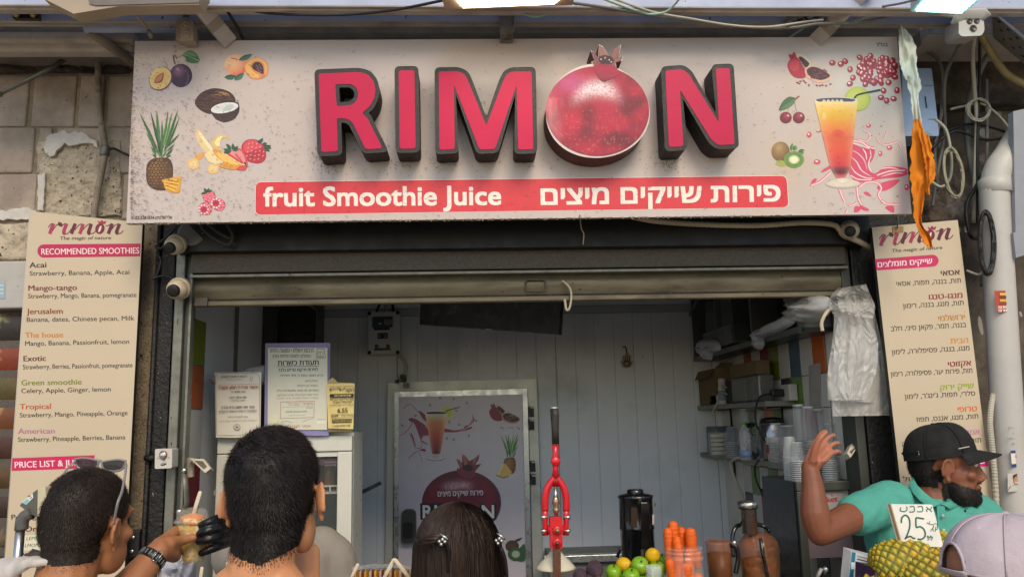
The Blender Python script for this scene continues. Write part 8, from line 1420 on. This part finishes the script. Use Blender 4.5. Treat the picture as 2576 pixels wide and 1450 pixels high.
for i in range(46):
    t_ = rnd.random() if i < 34 else rnd.uniform(.93, 1.02); z = hC*(.06+.98*t_); rm_ = (26*k2 if t_ < .5 else 33*k2)*.72; a = rnd.uniform(0, 6.28); r = rm_*math.sqrt(rnd.random()); mt = rnd.choice([M_ye, M_pa, M_ye]) if t_ < .62 else rnd.choice([M_or2, M_or2, M_ye, M_pa]); q = MB(); R = Quaternion((rnd.random(), rnd.random(), rnd.random(), rnd.random())).normalized().to_matrix(); sz = rnd.uniform(.011, .017)
    bm = bmesh.new(); bmesh.ops.create_cube(bm, size=1); bmesh.ops.bevel(bm, geom=bm.edges[:], offset=.16, segments=2, affect='EDGES', profile=.6); bm.verts.index_update(); cc_ = cB+ax_*z+Vector((r*math.cos(a), r*math.sin(a), 0)); q.add([cc_+R @ Vector((v.co.x*sz*1.3, v.co.y*sz, v.co.z*sz)) for v in bm.verts], [[v.index for v in f.verts] for f in bm.faces], mt, True); bm.free(); part('fruit_piece', q, fc)
m = MB(); m.ell(cT+ax_*.009, (27*k2, 27*k2, .013), M_or2, None, 20, 12, fn=lambda q, d: q*(1+.16*n3(d.x*3, d.y*3, d.z*3+2))); part('fruit_piece', m, fc)
spoon('pale plastic fork handle standing in the fruit cup', (504, 1234), (480, 1312), 2.13, .0052)
# ---- 2: the man seen from behind in the middle
hp = P(692, 1248, 1.56); M2 = frame(hp, RAD(-4), RAD(4), RAD(-2)); Mi2 = M2.inverted(); sk2 = skin('light', 'c68a60'); bd = Vector((hp.x-.022, hp.y-.045, 0)); p2 = person('man with short black hair seen from behind in the middle of the customers', bd); off = ROOT[p2.name]
b = MB(); head_shapes(b, M2, sk2, 1.0); nb = Vector((bd.x, bd.y+.005, hp.z-.23)); limb(b, [M2 @ Vector((0, -.03, -.04)), hp.lerp(nb, .6)+Vector((-.004, -.012, 0)), nb], [.061, .059, .085], sk2); Q = torso(b, bd, RAD(-6), sk2, 0, hp.z-.24, .19)
for sx in (-1, 1): limb(b, [hp.lerp(nb, .6), Q(sx*.09, -.01, hp.z-.215), Q(sx*.16, 0, hp.z-.265)], [.056, .056, .05], sk2)

sh = Q(.18, .01, hp.z-.29); el = Q(.23, .16, hp.z-.46); wr2 = P(775, 1478, 1.70); limb(b, [sh, el], [.052, .042], sk2); limb(b, [el, el.lerp(wr2, .5), wr2], [.042, .040, .028], sk2)
hand(b, wr2, (-.15, .0, 1), (.7, -.7, 0), (-.6, -.6, 0), sk2, ((.9, .7, .4), (.9, .8, .5), (.9, .9, .5), (1, .9, .5)), [wr2, wr2+Vector((-.02, -.02, .03)), wr2+Vector((-.028, -.025, .055)), wr2+Vector((-.025, -.02, .075))], .92)
me2 = remesh(b, 'body', .0048, 5, off, [sk2]); part('body', me2, p2)
def reg2(p):
    x, y, z = p; zl = -.125+.35*abs(x)**1.0 if y < -.02 else -.10+(y+.02)*1.1 if y < .05 else .03+(y-.05)*1.5
    if math.hypot(y+.008, (z+.012)*.85) < .034 and abs(x) > .074: return 0
    if abs(x) > .055 and y > -.03 and z < -.04: return 0
    return sstep(-.012, .055, z-zl)
h2 = hairshell(me2, Mi2, M2, reg2, lambda p: .003+.007*sstep(-.07, .03, p.z)*(1-.6*sstep(.05, .07, abs(p.x))*sstep(.05, .02, p.z))+.005*sstep(.05, .11, p.z), off, ('0c0a09', '281e17'), 22000, .014, .0011, lambda p: Vector((p.x*1.2+.2, p.y*.5+.25*p.z*4, -1 if p.z < .07 else -.15)), 5, .30); part('hair', h2, p2)
b = MB(); Q = torso(b, bd, RAD(-6), M_pvc, .012, hp.z-.30, .195); part('shirt', remesh(b, 'shirt', .008, 4, off, [mat('grey_shirt', '6d6f74', .85, var=.08, bump=.15)]), p2)
trousers(Q, mat('dark_trousers', '', 0), p2)
# ---- 3: the woman with the hair clips
hp = P(1150, 1412, 1.90); M3 = frame(hp, RAD(3), RAD(-3)); sk3 = skin('fair', 'b58264'); bd = Vector((hp.x, hp.y-.04, 0)); p3 = person('woman with straight dark brown hair and two shiny clips seen from behind', bd); off = ROOT[p3.name]
b = MB(); head_shapes(b, M3, sk3, .96); nb = Vector((bd.x, bd.y, hp.z-.22)); limb(b, [M3 @ Vector((0, -.03, -.04)), nb], [.05, .062], sk3); Q = torso(b, bd, RAD(3), sk3, 0, hp.z-.245, .165)
for sx in (-1, 1): limb(b, [Q(sx*.155, 0, hp.z-.28), Q(sx*.2, -.02, hp.z-.52), Q(sx*.18, .1, hp.z-.70)], [.045, .038, .028], sk3)
part('body', remesh(b, 'body', .006, 4, off, [sk3]), p3)
b = MB(); Q = torso(b, bd, RAD(3), M_pvc, .012, hp.z-.25, .168); part('shirt', remesh(b, 'shirt', .008, 4, off, [mat('black_top', '1c1b1e', .8)]), p3); trousers(Q, mat('blue_jeans', '2a3448', .85), p3)
# hair: a sheath from the parting over the skull and down the back, then strands laid on it
def hs(a, t, o=0):                                   # a: angle round the head (0 = back), t: 0 parting .. 1 tips
    x0 = math.sin(a); y0 = -math.cos(a); th = min(1, t/.42)*math.pi/2; rx, ry, rz = .097+o, .112+o, .108+o; cz = .022
    if t <= .42: x, y, z = rx*math.sin(th)*x0, -.008+ry*math.sin(th)*y0, cz+rz*math.cos(th)
    else:
        q = (t-.42)/.58; fl_ = 1+.05*math.sin(q*3.1)+.10*q*abs(x0); x, y, z = rx*x0*fl_, -.008+ry*y0*(1+.02*q-.10*q*(1 if y0 < 0 else -1)), cz-.36*q
    return M3 @ Vector((x+.004*math.sin(a*9+t*3)*t, y, z))
m = MB(); na, nt2 = 72, 40; A0, A1_ = -2.15, 2.15; m.grid(lambda s_, t_: hs(A0+(A1_-A0)*s_, t_, -.004+.0035*n3(s_*28, t_*1.5, 3)), na, nt2, M_hair, True, lambda s_, t_: mixc(H('130d0a'), H('2b1d14'), .5+.5*n3(s_*30, t_*2, 1)))
rnd = random.Random(17); cA, cB_ = H('0e0a08'), H('3f2e22')
for i in range(6000):
    a = rnd.uniform(A0, A1_); da = rnd.gauss(0, .05); t0 = .02+.25*rnd.random()**2 if i % 3 else rnd.uniform(.1, .7); t1 = min(1, t0+rnd.uniform(.25, .7)); o = rnd.uniform(-.002, .0045); n_ = 8; w_ = rnd.uniform(.0005, .0011); cl = math.floor(a*16)*7.3; c = mixc(cA, cB_, max(0, min(1, .35*rnd.random()+.35*(.5+n3(cl, 0, 2))+.18*(1-t0)))); vs = []
    for k in range(n_+1):
        t_ = t0+(t1-t0)*k/n_; aa = a+da*k/n_+.02*math.sin(k*.8+i); p = hs(aa, t_, o+.001*math.sin(k+i)); q_ = hs(aa+.01, t_, o); d = (q_-p).normalized()*w_*(1-.6*k/n_); vs += [p-d, p+d]
    m.add(vs, [(2*k, 2*k+1, 2*k+3, 2*k+2) for k in range(n_)], M_hair, True, c)
def lock(pts, r, seed, n=60):                        # a twisted lock
    c = cr(pts, 6); rr = random.Random(seed)
    m.tube(c, [r*.72*(1-.5*abs(2*i/(len(c)-1)-1)**2) for i in range(len(c))], M_hair, 8, cols=H('1d130e'))
    for i in range(n):
        ph = rr.uniform(0, 6.28); q = []; 
        for k, p in enumerate(c): f = r*(1-.55*abs(2*k/(len(c)-1)-1)**2); q.append(p+Vector((0, math.cos(ph+k*.12)*f, math.sin(ph+k*.12)*f)))
        w_ = .0007; m.add([v+Vector((0, s_*w_*.5, s_*w_)) for v in q for s_ in (-1, 1)], [(2*k, 2*k+1, 2*k+3, 2*k+2) for k in range(len(q)-1)], M_hair, True, mixc(cA, cB_, rr.random()))
lock([P(1046, 1352, 1.860), P(1056, 1360, 1.800), P(1080, 1356, 1.775), P(1104, 1349, 1.772), P(1118, 1356, 1.772)], .009, 2); lock([P(1252, 1362, 1.840), P(1262, 1385, 1.830), P(1270, 1415, 1.830), P(1276, 1460, 1.830)], .008, 5); lock([P(1116, 1356, 1.772), P(1124, 1375, 1.775), P(1128, 1400, 1.778), P(1126, 1440, 1.780)], .007, 8)
part('hair', m, p3)
for lab, u, v, y in (('shiny hair clip on the twisted lock at the back of the woman\'s head', 1112, 1355, 1.760), ('sparkling hair clip at the right side of the woman\'s head', 1254, 1353, 1.820)):
    t = T('hair_clip', lab, 'hair clip', P(u, v, y)); c = P(u, v, y); m = MB(); m.tube([c+Vector((-.004, -.004, .012)), c+Vector((.008, -.006, .004)), c+Vector((.014, -.003, -.002))], [.0022, .003, .002], M_steel, 8); part('bar', m, t)
    for dx, dz in ((-.006, -.003), (.001, .001), (-.002, -.009), (.006, -.004)): m = MB(); m.ell(c+Vector((dx, -.008, dz)), .0042, M_steel, seg=10, rings=6); part('bead', m, t)
# ---- 4: customer with the lilac cap, bottom right
hp = P(2546, 1482, 1.46); M4 = frame(hp, RAD(-90), RAD(-6), RAD(-4)); sk4 = skin('ruddy', '9a6a4e'); bd = Vector((hp.x+.01, hp.y-.03, 0)); p4 = person('customer in a pale lilac cap at the bottom right corner', bd); off = ROOT[p4.name]
b = MB(); head_shapes(b, M4, sk4, 1.02); nb = Vector((bd.x, bd.y, hp.z-.23)); limb(b, [M4 @ Vector((0, -.03, -.04)), nb], [.058, .075], sk4); Q = torso(b, bd, RAD(-50), sk4, 0, hp.z-.25, .185)
for sx in (-1, 1): limb(b, [Q(sx*.17, 0, hp.z-.29), Q(sx*.22, -.02, hp.z-.54), Q(sx*.2, .1, hp.z-.74)], [.05, .04, .03], sk4)
me4 = remesh(b, 'body', .0055, 4, off, [sk4]); part('body', me4, p4)
h4 = hairshell(me4, M4.inverted(), M4, lambda p: sstep(-.08, -.05, p.z)*(1-sstep(0, .012, p.z)) if p.y < .0 and not (math.hypot(p.y+.008, p.z+.012) < .034 and abs(p.x) > .06) else 0, lambda p: .004, off, ('3a352f', '8d867a'), 4000, .007, .001, lambda p: Vector((0, 0, -1)), 6, .4); part('hair', h4, p4)
b = MB(); Q = torso(b, bd, RAD(-50), M_pvc, .012, hp.z-.26, .19); part('shirt', remesh(b, 'shirt', .008, 4, off, [mat('white_shirt', '', 0)]), p4); trousers(Q, mat('dark_trousers', '', 0), p4)
def cap(label, M, s, M_c, base, brim, eyelets=True, arch=False, brim_len=.075, brim_drop=-.012, panel_w=.0016):
    t = T('cap', label, 'cap', M @ Vector((0, 0, base))); off = ROOT[t.name]; W = lambda x, y, z: M @ Vector((x, y, z)); rx, ry, rz = .086*s, .110*s, .105*s; cy = -.004; H0 = base
    def surf(a, th, o=0): x, y = math.sin(a), math.cos(a); k = math.sin(th)**.82; return W((rx+o)*k*x, cy+(ry+o)*k*y, H0+(rz+o)*max(0, math.cos(th))**.86+.0035*n3(x*2+th, y*2, M.translation.x)+.018*max(0, y)*math.sin(th)*math.cos(th))
    m = MB(); NA, NT = 72, 18; vs = []; 
    for j in range(NT+1):
        for i in range(NA): a = 2*math.pi*i/NA; th = .02+(math.pi/2-.02)*j/NT; p = 6*a/(2*math.pi); fr = abs(p-round(p)); vs.append(surf(a, th, -.0018*math.exp(-(fr/.02)**2)+.002*math.sin(fr*math.pi)))
    fs = []
    for j in range(NT):
        for i in range(NA):
            a = 2*math.pi*(i+.5)/NA; th = math.pi/2*(j+.5)/NT; da = abs(a-math.pi)
            if arch and da < .42 and (math.pi/2-th) < .42*math.sqrt(max(0, 1-(da/.42)**2)): continue
            fs.append((j*NA+i, j*NA+(i+1) % NA, (j+1)*NA+(i+1) % NA, (j+1)*NA+i))
    m.add(vs, fs, M_c, True); low = [surf(2*math.pi*i/NA, math.pi/2, .0006) for i in range(NA+1)]
    if not arch: m.tube(low, .0022, M_c, 6, caps=False)
    else:
        m.tube(low[:NA//2-5], .0022, M_c, 6); m.tube(low[NA//2+6:], .0022, M_c, 6)
        ar = [surf(math.pi+.42*math.sin(t_), math.pi/2-.42*math.cos(t_), .001) for t_ in [-1.5+3.0*i/20 for i in range(21)]]; m.tube(ar, .003, M_c, 6)
        m.tube([surf(math.pi-.45+.9*i/12, math.pi/2, .001) for i in range(13)], [(.002, .009)]*13, M_c, 8)
    part('crown', m, t); m = MB()
    for k in range(6): a = 2*math.pi*(k+.0)/6; m.tube([surf(a, .05+(1.5 if not (arch and k == 3) else 1.1)*j/14, .0004) for j in range(15)], panel_w, M_c, 5)
    part('seam', m, t); m = MB(); m.ell(surf(0, 0.0, .001), (.0075, .0075, .005), M_c, seg=12, rings=8); part('button', m, t)
    if eyelets:
        for k in range(6): a = 2*math.pi*(k+.5)/6; m = MB(); p = surf(a, .78, .0012); q = surf(a, .78, .01); m.lathe([(.0022, 0), (.0038, .0004), (.0042, 0), (.0042, -.002)], p, mat('eyelet_'+M_c.name, 'c9c4c0' if 'lilac' in M_c.name else '1a1a1a', .5), 10, ax=(q-p)); part('eyelet', m, t)
    if brim:
        m = MB()
        def bf(s_, t_, dz=0): a = -1.15+2.3*s_; x, y = math.sin(a), math.cos(a); e = 1+(brim_len/ry)*t_*max(0, math.cos(a*1.15))**.55; return W((rx+.001)*x*(1+.10*t_), cy+(ry+.001)*y*e, H0+.002+dz+brim_drop*t_-.018*t_*abs(x)**2+.004)
        m.grid(lambda s_, t_: bf(s_, t_, .002), 24, 8, M_c); m.grid(lambda s_, t_: bf(1-s_, t_, -.002), 24, 8, M_c); m.tube([bf(i/24, 1) for i in range(25)], .0024, M_c, 6); part('brim', m, t)
    return t, surf, W
M_lil = mat('lilac_cotton', 'b3a6aa', .85, var=.10, vs=14, bump=.35, bs=30, rvar=.05)
cap('pale lilac baseball cap seen from behind at the bottom right corner', M4, 1.05, M_lil, .022, True, True, True)
# ---- 5: worker in teal with the black cap
hp = P(2373, 1168, 2.62); M5 = frame(hp, RAD(-110), RAD(-3), RAD(0)); Mi5 = M5.inverted(); sk5 = skin('brown', '7d4b31', .15); bd = P(2330, 1400, 2.66); bd = Vector((bd.x, bd.y, 0)); p5 = person('worker in teal polo and black cap with his arm raised, looking right', bd); off = ROOT[p5.name]
b = MB(); head_shapes(b, M5, sk5, 1.04); nb = P(2345, 1262, 2.64); limb(b, [M5 @ Vector((0, -.03, -.05)), hp.lerp(nb, .6)+Vector((-.01, 0, 0)), nb], [.058, .058, .075], sk5)
yt = RAD(168); shz = P(2330, 1290, 2.64).z; Q = torso(b, bd, yt, sk5, 0, shz+.03, .18)
shR = P(2212, 1272, 2.62); elb = P(2062, 1338, 2.46); wrR = P(2036, 1176, 2.48); limb(b, [shR, shR.lerp(elb, .5)+Vector((0, 0, .004)), elb], [.056, .050, .040], sk5); limb(b, [elb, elb.lerp(wrR, .3)+Vector((-.006, 0, 0)), elb.lerp(wrR, .7), wrR], [.040, .045, .034, .026], sk5)
limb(b, [P(2470, 1300, 2.66), P(2520, 1390, 2.68), P(2500, 1480, 2.60)], [.05, .045, .035], sk5)
hand(b, wrR, (.62, .0, .78), (-.5, -.75, .4), (-.3, -.5, .8), sk5, ((.45, .35, .2), (.55, .35, .2), (.65, .4, .25), (.8, .45, .3)), [wrR+Vector((.004, -.012, .012)), P(2050, 1128, 2.45), P(2062, 1102, 2.44), P(2078, 1086, 2.44)], .95, .14, .92)
me5 = remesh(b, 'body', .004, 5, off, [sk5])
m_pal = skin('palm', 'a8694e', .3); me5.materials.append(m_pal)
ctr_ = np.empty(len(me5.polygons)*3, 'f'); me5.polygons.foreach_get('center', ctr_); ctr_ = ctr_.reshape(-1, 3)+np.array(off)
me5.polygons.foreach_set('material_index', ((ctr_[:, 2] > wrR.z+.02) & (ctr_[:, 0] < P(2150, 1100, 2.5).x)).astype('i'))
ob5 = part('body', me5, p5)
for sx in (1, -1):
    m = MB(); m.ell(M5 @ (Vector((sx*.031, .083, .008))*1.04), .0095, mat('eye_white', 'c9c2b8', .2), seg=14, rings=10); m.ell(M5 @ (Vector((sx*.031, .0915, .008))*1.04), .0045, mat('iris', '1d120c', .1), seg=10, rings=8); part('eye', m, ob5)
    m = MB(); m.tube([M5 @ (Vector((sx*x, y, z))*1.04) for x, y, z in ((.016, .094, .026), (.03, .094, .030), (.046, .084, .026))], [.0025, .0035, .002], M_hair, 8, cols=H('0d0907')); part('eyebrow', m, ob5)
def reg5(p):
    x, y, z = p
    if math.hypot(y+.006, (z+.012)*.85) < .037 and abs(x) > .066: return 0
    if y < -.012 and z > -.055: return 1
    if y < -.03: return sstep(-.09, -.055, z)
    if .012 < y < .028 and -.05 < z < .03: return .3
    lo = -.040-.020*sstep(.025, .075, y)+.006*n3(y*40, z*40, 2)
    if y > -.022 and z < lo and z > -.17: return 0 if math.hypot(x*.7, (z+.072)) < .012 and y > .088 else sstep(-.004, .03, lo-z)*.98
    if y > .088 and -.060 < z < -.050 and abs(x) < .028: return .8
    return 0
h5 = hairshell(me5, Mi5, M5, reg5, lambda p: .003+.009*sstep(-.06, -.10, p.z)*sstep(.0, .04, p.y), off, ('0a0705', '261a12'), 13000, .012, .0010, lambda p: Vector((0, .35 if p.y > 0 else -.2, -1)), 8, .4); part('hair', h5, p5)
M_tl = mat('teal_polo', '4c9c8a', .85, var=.06, vs=30, bump=.2, bs=200)
b = MB(); Q = torso(b, bd, yt, M_tl, .016, shz+.03, .185, .85); limb(b, [shR+Vector((.05, .01, .01)), shR, shR.lerp(elb, .40)], [.075, .070, .064], M_tl); limb(b, [P(2400, 1270, 2.66), P(2470, 1300, 2.66), P(2500, 1350, 2.67)], [.075, .068, .062], M_tl); b.ell(P(2290, 1262, 2.66), (.10, .07, .05), M_tl)
mesh5 = remesh(b, 'polo_shirt', .006, 5, off, [M_tl])
wrinkle(mesh5, off, lambda w_: .006*n3(w_.x*9+w_.z*5, w_.y*9, w_.z*7)+.0055*abs(n3(w_.x*14-w_.z*16, 3, w_.z*5))-.004*abs(n3(w_.x*20+w_.z*9, w_.y*12, w_.z*14)))
po5 = part('polo_shirt', mesh5, p5)
m = MB()
cl = cr([P(2284, 1222, 2.63), P(2300, 1250, 2.585), P(2330, 1272, 2.56), P(2356, 1284, 2.545), P(2370, 1262, 2.55)], 8)
def flap(pin, pout, th=.003): 
    n = len(pin); vs = list(pin)+list(pout)+[p+Vector((0, th, -.001)) for p in pout]+[p+Vector((0, th, 0)) for p in pin]; m.add(vs, [(r*n+i, r*n+i+1, (r+1)*n+i+1, (r+1)*n+i) for r in range(3) for i in range(n-1)], M_tl, True)
flap([P(2296, 1198, 2.64), P(2306, 1218, 2.60), P(2326, 1238, 2.575), P(2352, 1258, 2.56), P(2362, 1266, 2.555)], [P(2286, 1216, 2.62), P(2296, 1238, 2.575), P(2312, 1256, 2.55), P(2332, 1272, 2.535), P(2344, 1276, 2.53)])
flap([P(2424, 1240, 2.64), P(2412, 1248, 2.60), P(2398, 1256, 2.575), P(2378, 1262, 2.555), P(2364, 1266, 2.55)], [P(2432, 1256, 2.62), P(2424, 1268, 2.575), P(2400, 1276, 2.55), P(2390, 1279, 2.54), P(2376, 1270, 2.535)]); part('collar', m, po5)
m = MB(); plk = [P(2356, 1272, 2.545), P(2376, 1270, 2.54), P(2384, 1372, 2.535), P(2362, 1374, 2.535)]; m.hexa(plk+[p+Vector((0, .012, 0)) for p in plk], M_tl); part('placket', m, po5)
for u, v in ((2371, 1296), (2373, 1332), (2376, 1366)): m = MB(); m.lathe([(.005, 0), (.005, .002), (0, .0025)], P(u, v, 2.532), M_pvc, 12, ax=(0, -1, 0)); part('shirt_button', m, po5)
trousers(Q, mat('dark_trousers', '', 0), p5)
M_kc = mat('black_cotton', '141311', .85, var=.2, vs=12, bump=.25, bs=80)
ct5, sf5, W5 = cap('black baseball cap on the worker in teal', frame(hp+Vector((0, 0, .002)), RAD(-110), RAD(7), 0), 1.01, M_kc, .026, True, True, False, .066, -.022)
m = MB(); pts = [sf5(1.18-.055*i, 1.42, .0022) for i in range(8)]; m.tube(pts, [(.0015, .003)]*8, M_pvc, 6); part('white_stripe', m, ct5)
m = MB(); m.tube([sf5(2.35, 1.35, .002), sf5(2.28, 1.35, .003), sf5(2.28, 1.47, .003), sf5(2.35, 1.47, .002)], .0016, M_steel, 6); part('strap_buckle', m, ct5)
m = MB(); m.tube([sf5(2.2+.1*i, 1.42, .001) for i in range(15)], [(.0015, .008)]*15, M_kc, 8); part('back_strap', m, ct5)
# ---- 6: vendor in grey behind the middle man, handing over the cup with a black glove
hp = P(706, 1190, 2.80); M6 = frame(hp, RAD(172)); sk6 = skin('olive', '8f6044'); bd = Vector((hp.x+.0, hp.y+.03, 0)); p6 = person('vendor in a grey T-shirt hidden behind the middle man, handing over the cup', bd); off = ROOT[p6.name]
b = MB(); head_shapes(b, M6, sk6, .98); nb = Vector((bd.x, bd.y, hp.z-.22)); limb(b, [M6 @ Vector((0, -.03, -.04)), nb], [.056, .07], sk6); yt = RAD(190); Q = torso(b, bd, yt, sk6, 0, hp.z-.235, .175)
gw = P(612, 1334, 2.22); sh = Q(.16, 0, hp.z-.27); el = P(668, 1420, 2.45); limb(b, [sh, el], [.05, .042], sk6); limb(b, [el, gw], [.042, .028], sk6); limb(b, [Q(-.165, 0, hp.z-.27), Q(-.20, -.02, hp.z-.52), Q(-.16, .14, hp.z-.62)], [.05, .04, .03], sk6)
me6 = remesh(b, 'body', .0055, 4, off, [sk6]); part('body', me6, p6)
h6 = hairshell(me6, M6.inverted(), M6, lambda p: 1 if (p.y < .0 and p.z > -.08) or p.z > .06 else 0, lambda p: .008, off, ('0d0a08', '241b15'), 2500, .01, .0012, lambda p: Vector((0, 0, -1)), 8, .4); part('hair', h6, p6)
m = MB()
for sx in (1, -1): m.ell(M6 @ Vector((sx*.031, .083, .008)), .009, mat('eye_white', '', 0), seg=12, rings=8); m.ell(M6 @ Vector((sx*.031, .0905, .008)), .0043, mat('iris', '', 0), seg=10, rings=8)
part('eyes', m, p6)
M_gs = mat('grey_tshirt', '8d867a', .85, var=.08, vs=8, bump=.2, bs=160); b = MB(); Q = torso(b, bd, yt, M_gs, .020, hp.z-.235, .19, .85); limb(b, [Q(-.14, 0, hp.z-.255), Q(-.185, 0, hp.z-.30), Q(-.205, -.01, hp.z-.44)], [.07, .072, .066], M_gs); limb(b, [Q(.14, 0, hp.z-.255), sh, sh.lerp(el, .5)], [.07, .068, .06], M_gs); ms = remesh(b, 'tshirt', .007, 5, off, [M_gs])
wrinkle(ms, off, lambda w_: .007*n3(w_.x*10, w_.y*8, w_.z*5)+.005*abs(n3(w_.x*16, 2, w_.z*4)))
part('tshirt', ms, p6)
trousers(Q, mat('dark_trousers', '', 0), p6)
gv = T('glove', 'black rubber glove gripping the right side of the fruit cup', 'glove', gw-Vector((0, 0, .04))); M_gl = mat('black_rubber', '0f0f10', .32, var=.2, vs=20, bump=.2, bs=70); b = MB()
def R5(x, y, Y): return P(.26032*x, 1074.3+.26032*y, Y)
for pts in ([R5(2235, 935, 2.20), R5(2130, 885, 2.12), R5(2030, 910, 2.075), R5(1942, 940, 2.075)], [R5(2230, 985, 2.20), R5(2150, 965, 2.11), R5(2030, 990, 2.07), R5(1925, 1025, 2.07)], [R5(2230, 1035, 2.20), R5(2140, 1045, 2.11), R5(2030, 1075, 2.07), R5(1918, 1100, 2.072)], [R5(2240, 1085, 2.21), R5(2140, 1125, 2.13), R5(2050, 1165, 2.09), R5(1945, 1212, 2.085)]): limb(b, pts, [.0155, .0135, .0118, .0090], M_gl)
limb(b, [R5(2250, 950, 2.22), R5(2180, 900, 2.17), R5(2060, 1000, 2.16), R5(1990, 960, 2.165)], [.017, .014, .011, .009], M_gl); limb(b, [R5(2180, 980, 2.15), R5(2240, 1010, 2.20), gw], [.020, .024, .030], M_gl); limb(b, [R5(2160, 1060, 2.15), R5(2240, 1060, 2.20), gw+Vector((.02, .04, -.01))], [.018, .022, .032], M_gl)
part('glove_skin', remesh(b, 'glove_skin', .0032, 4, ROOT[gv.name], [M_gl]), gv)
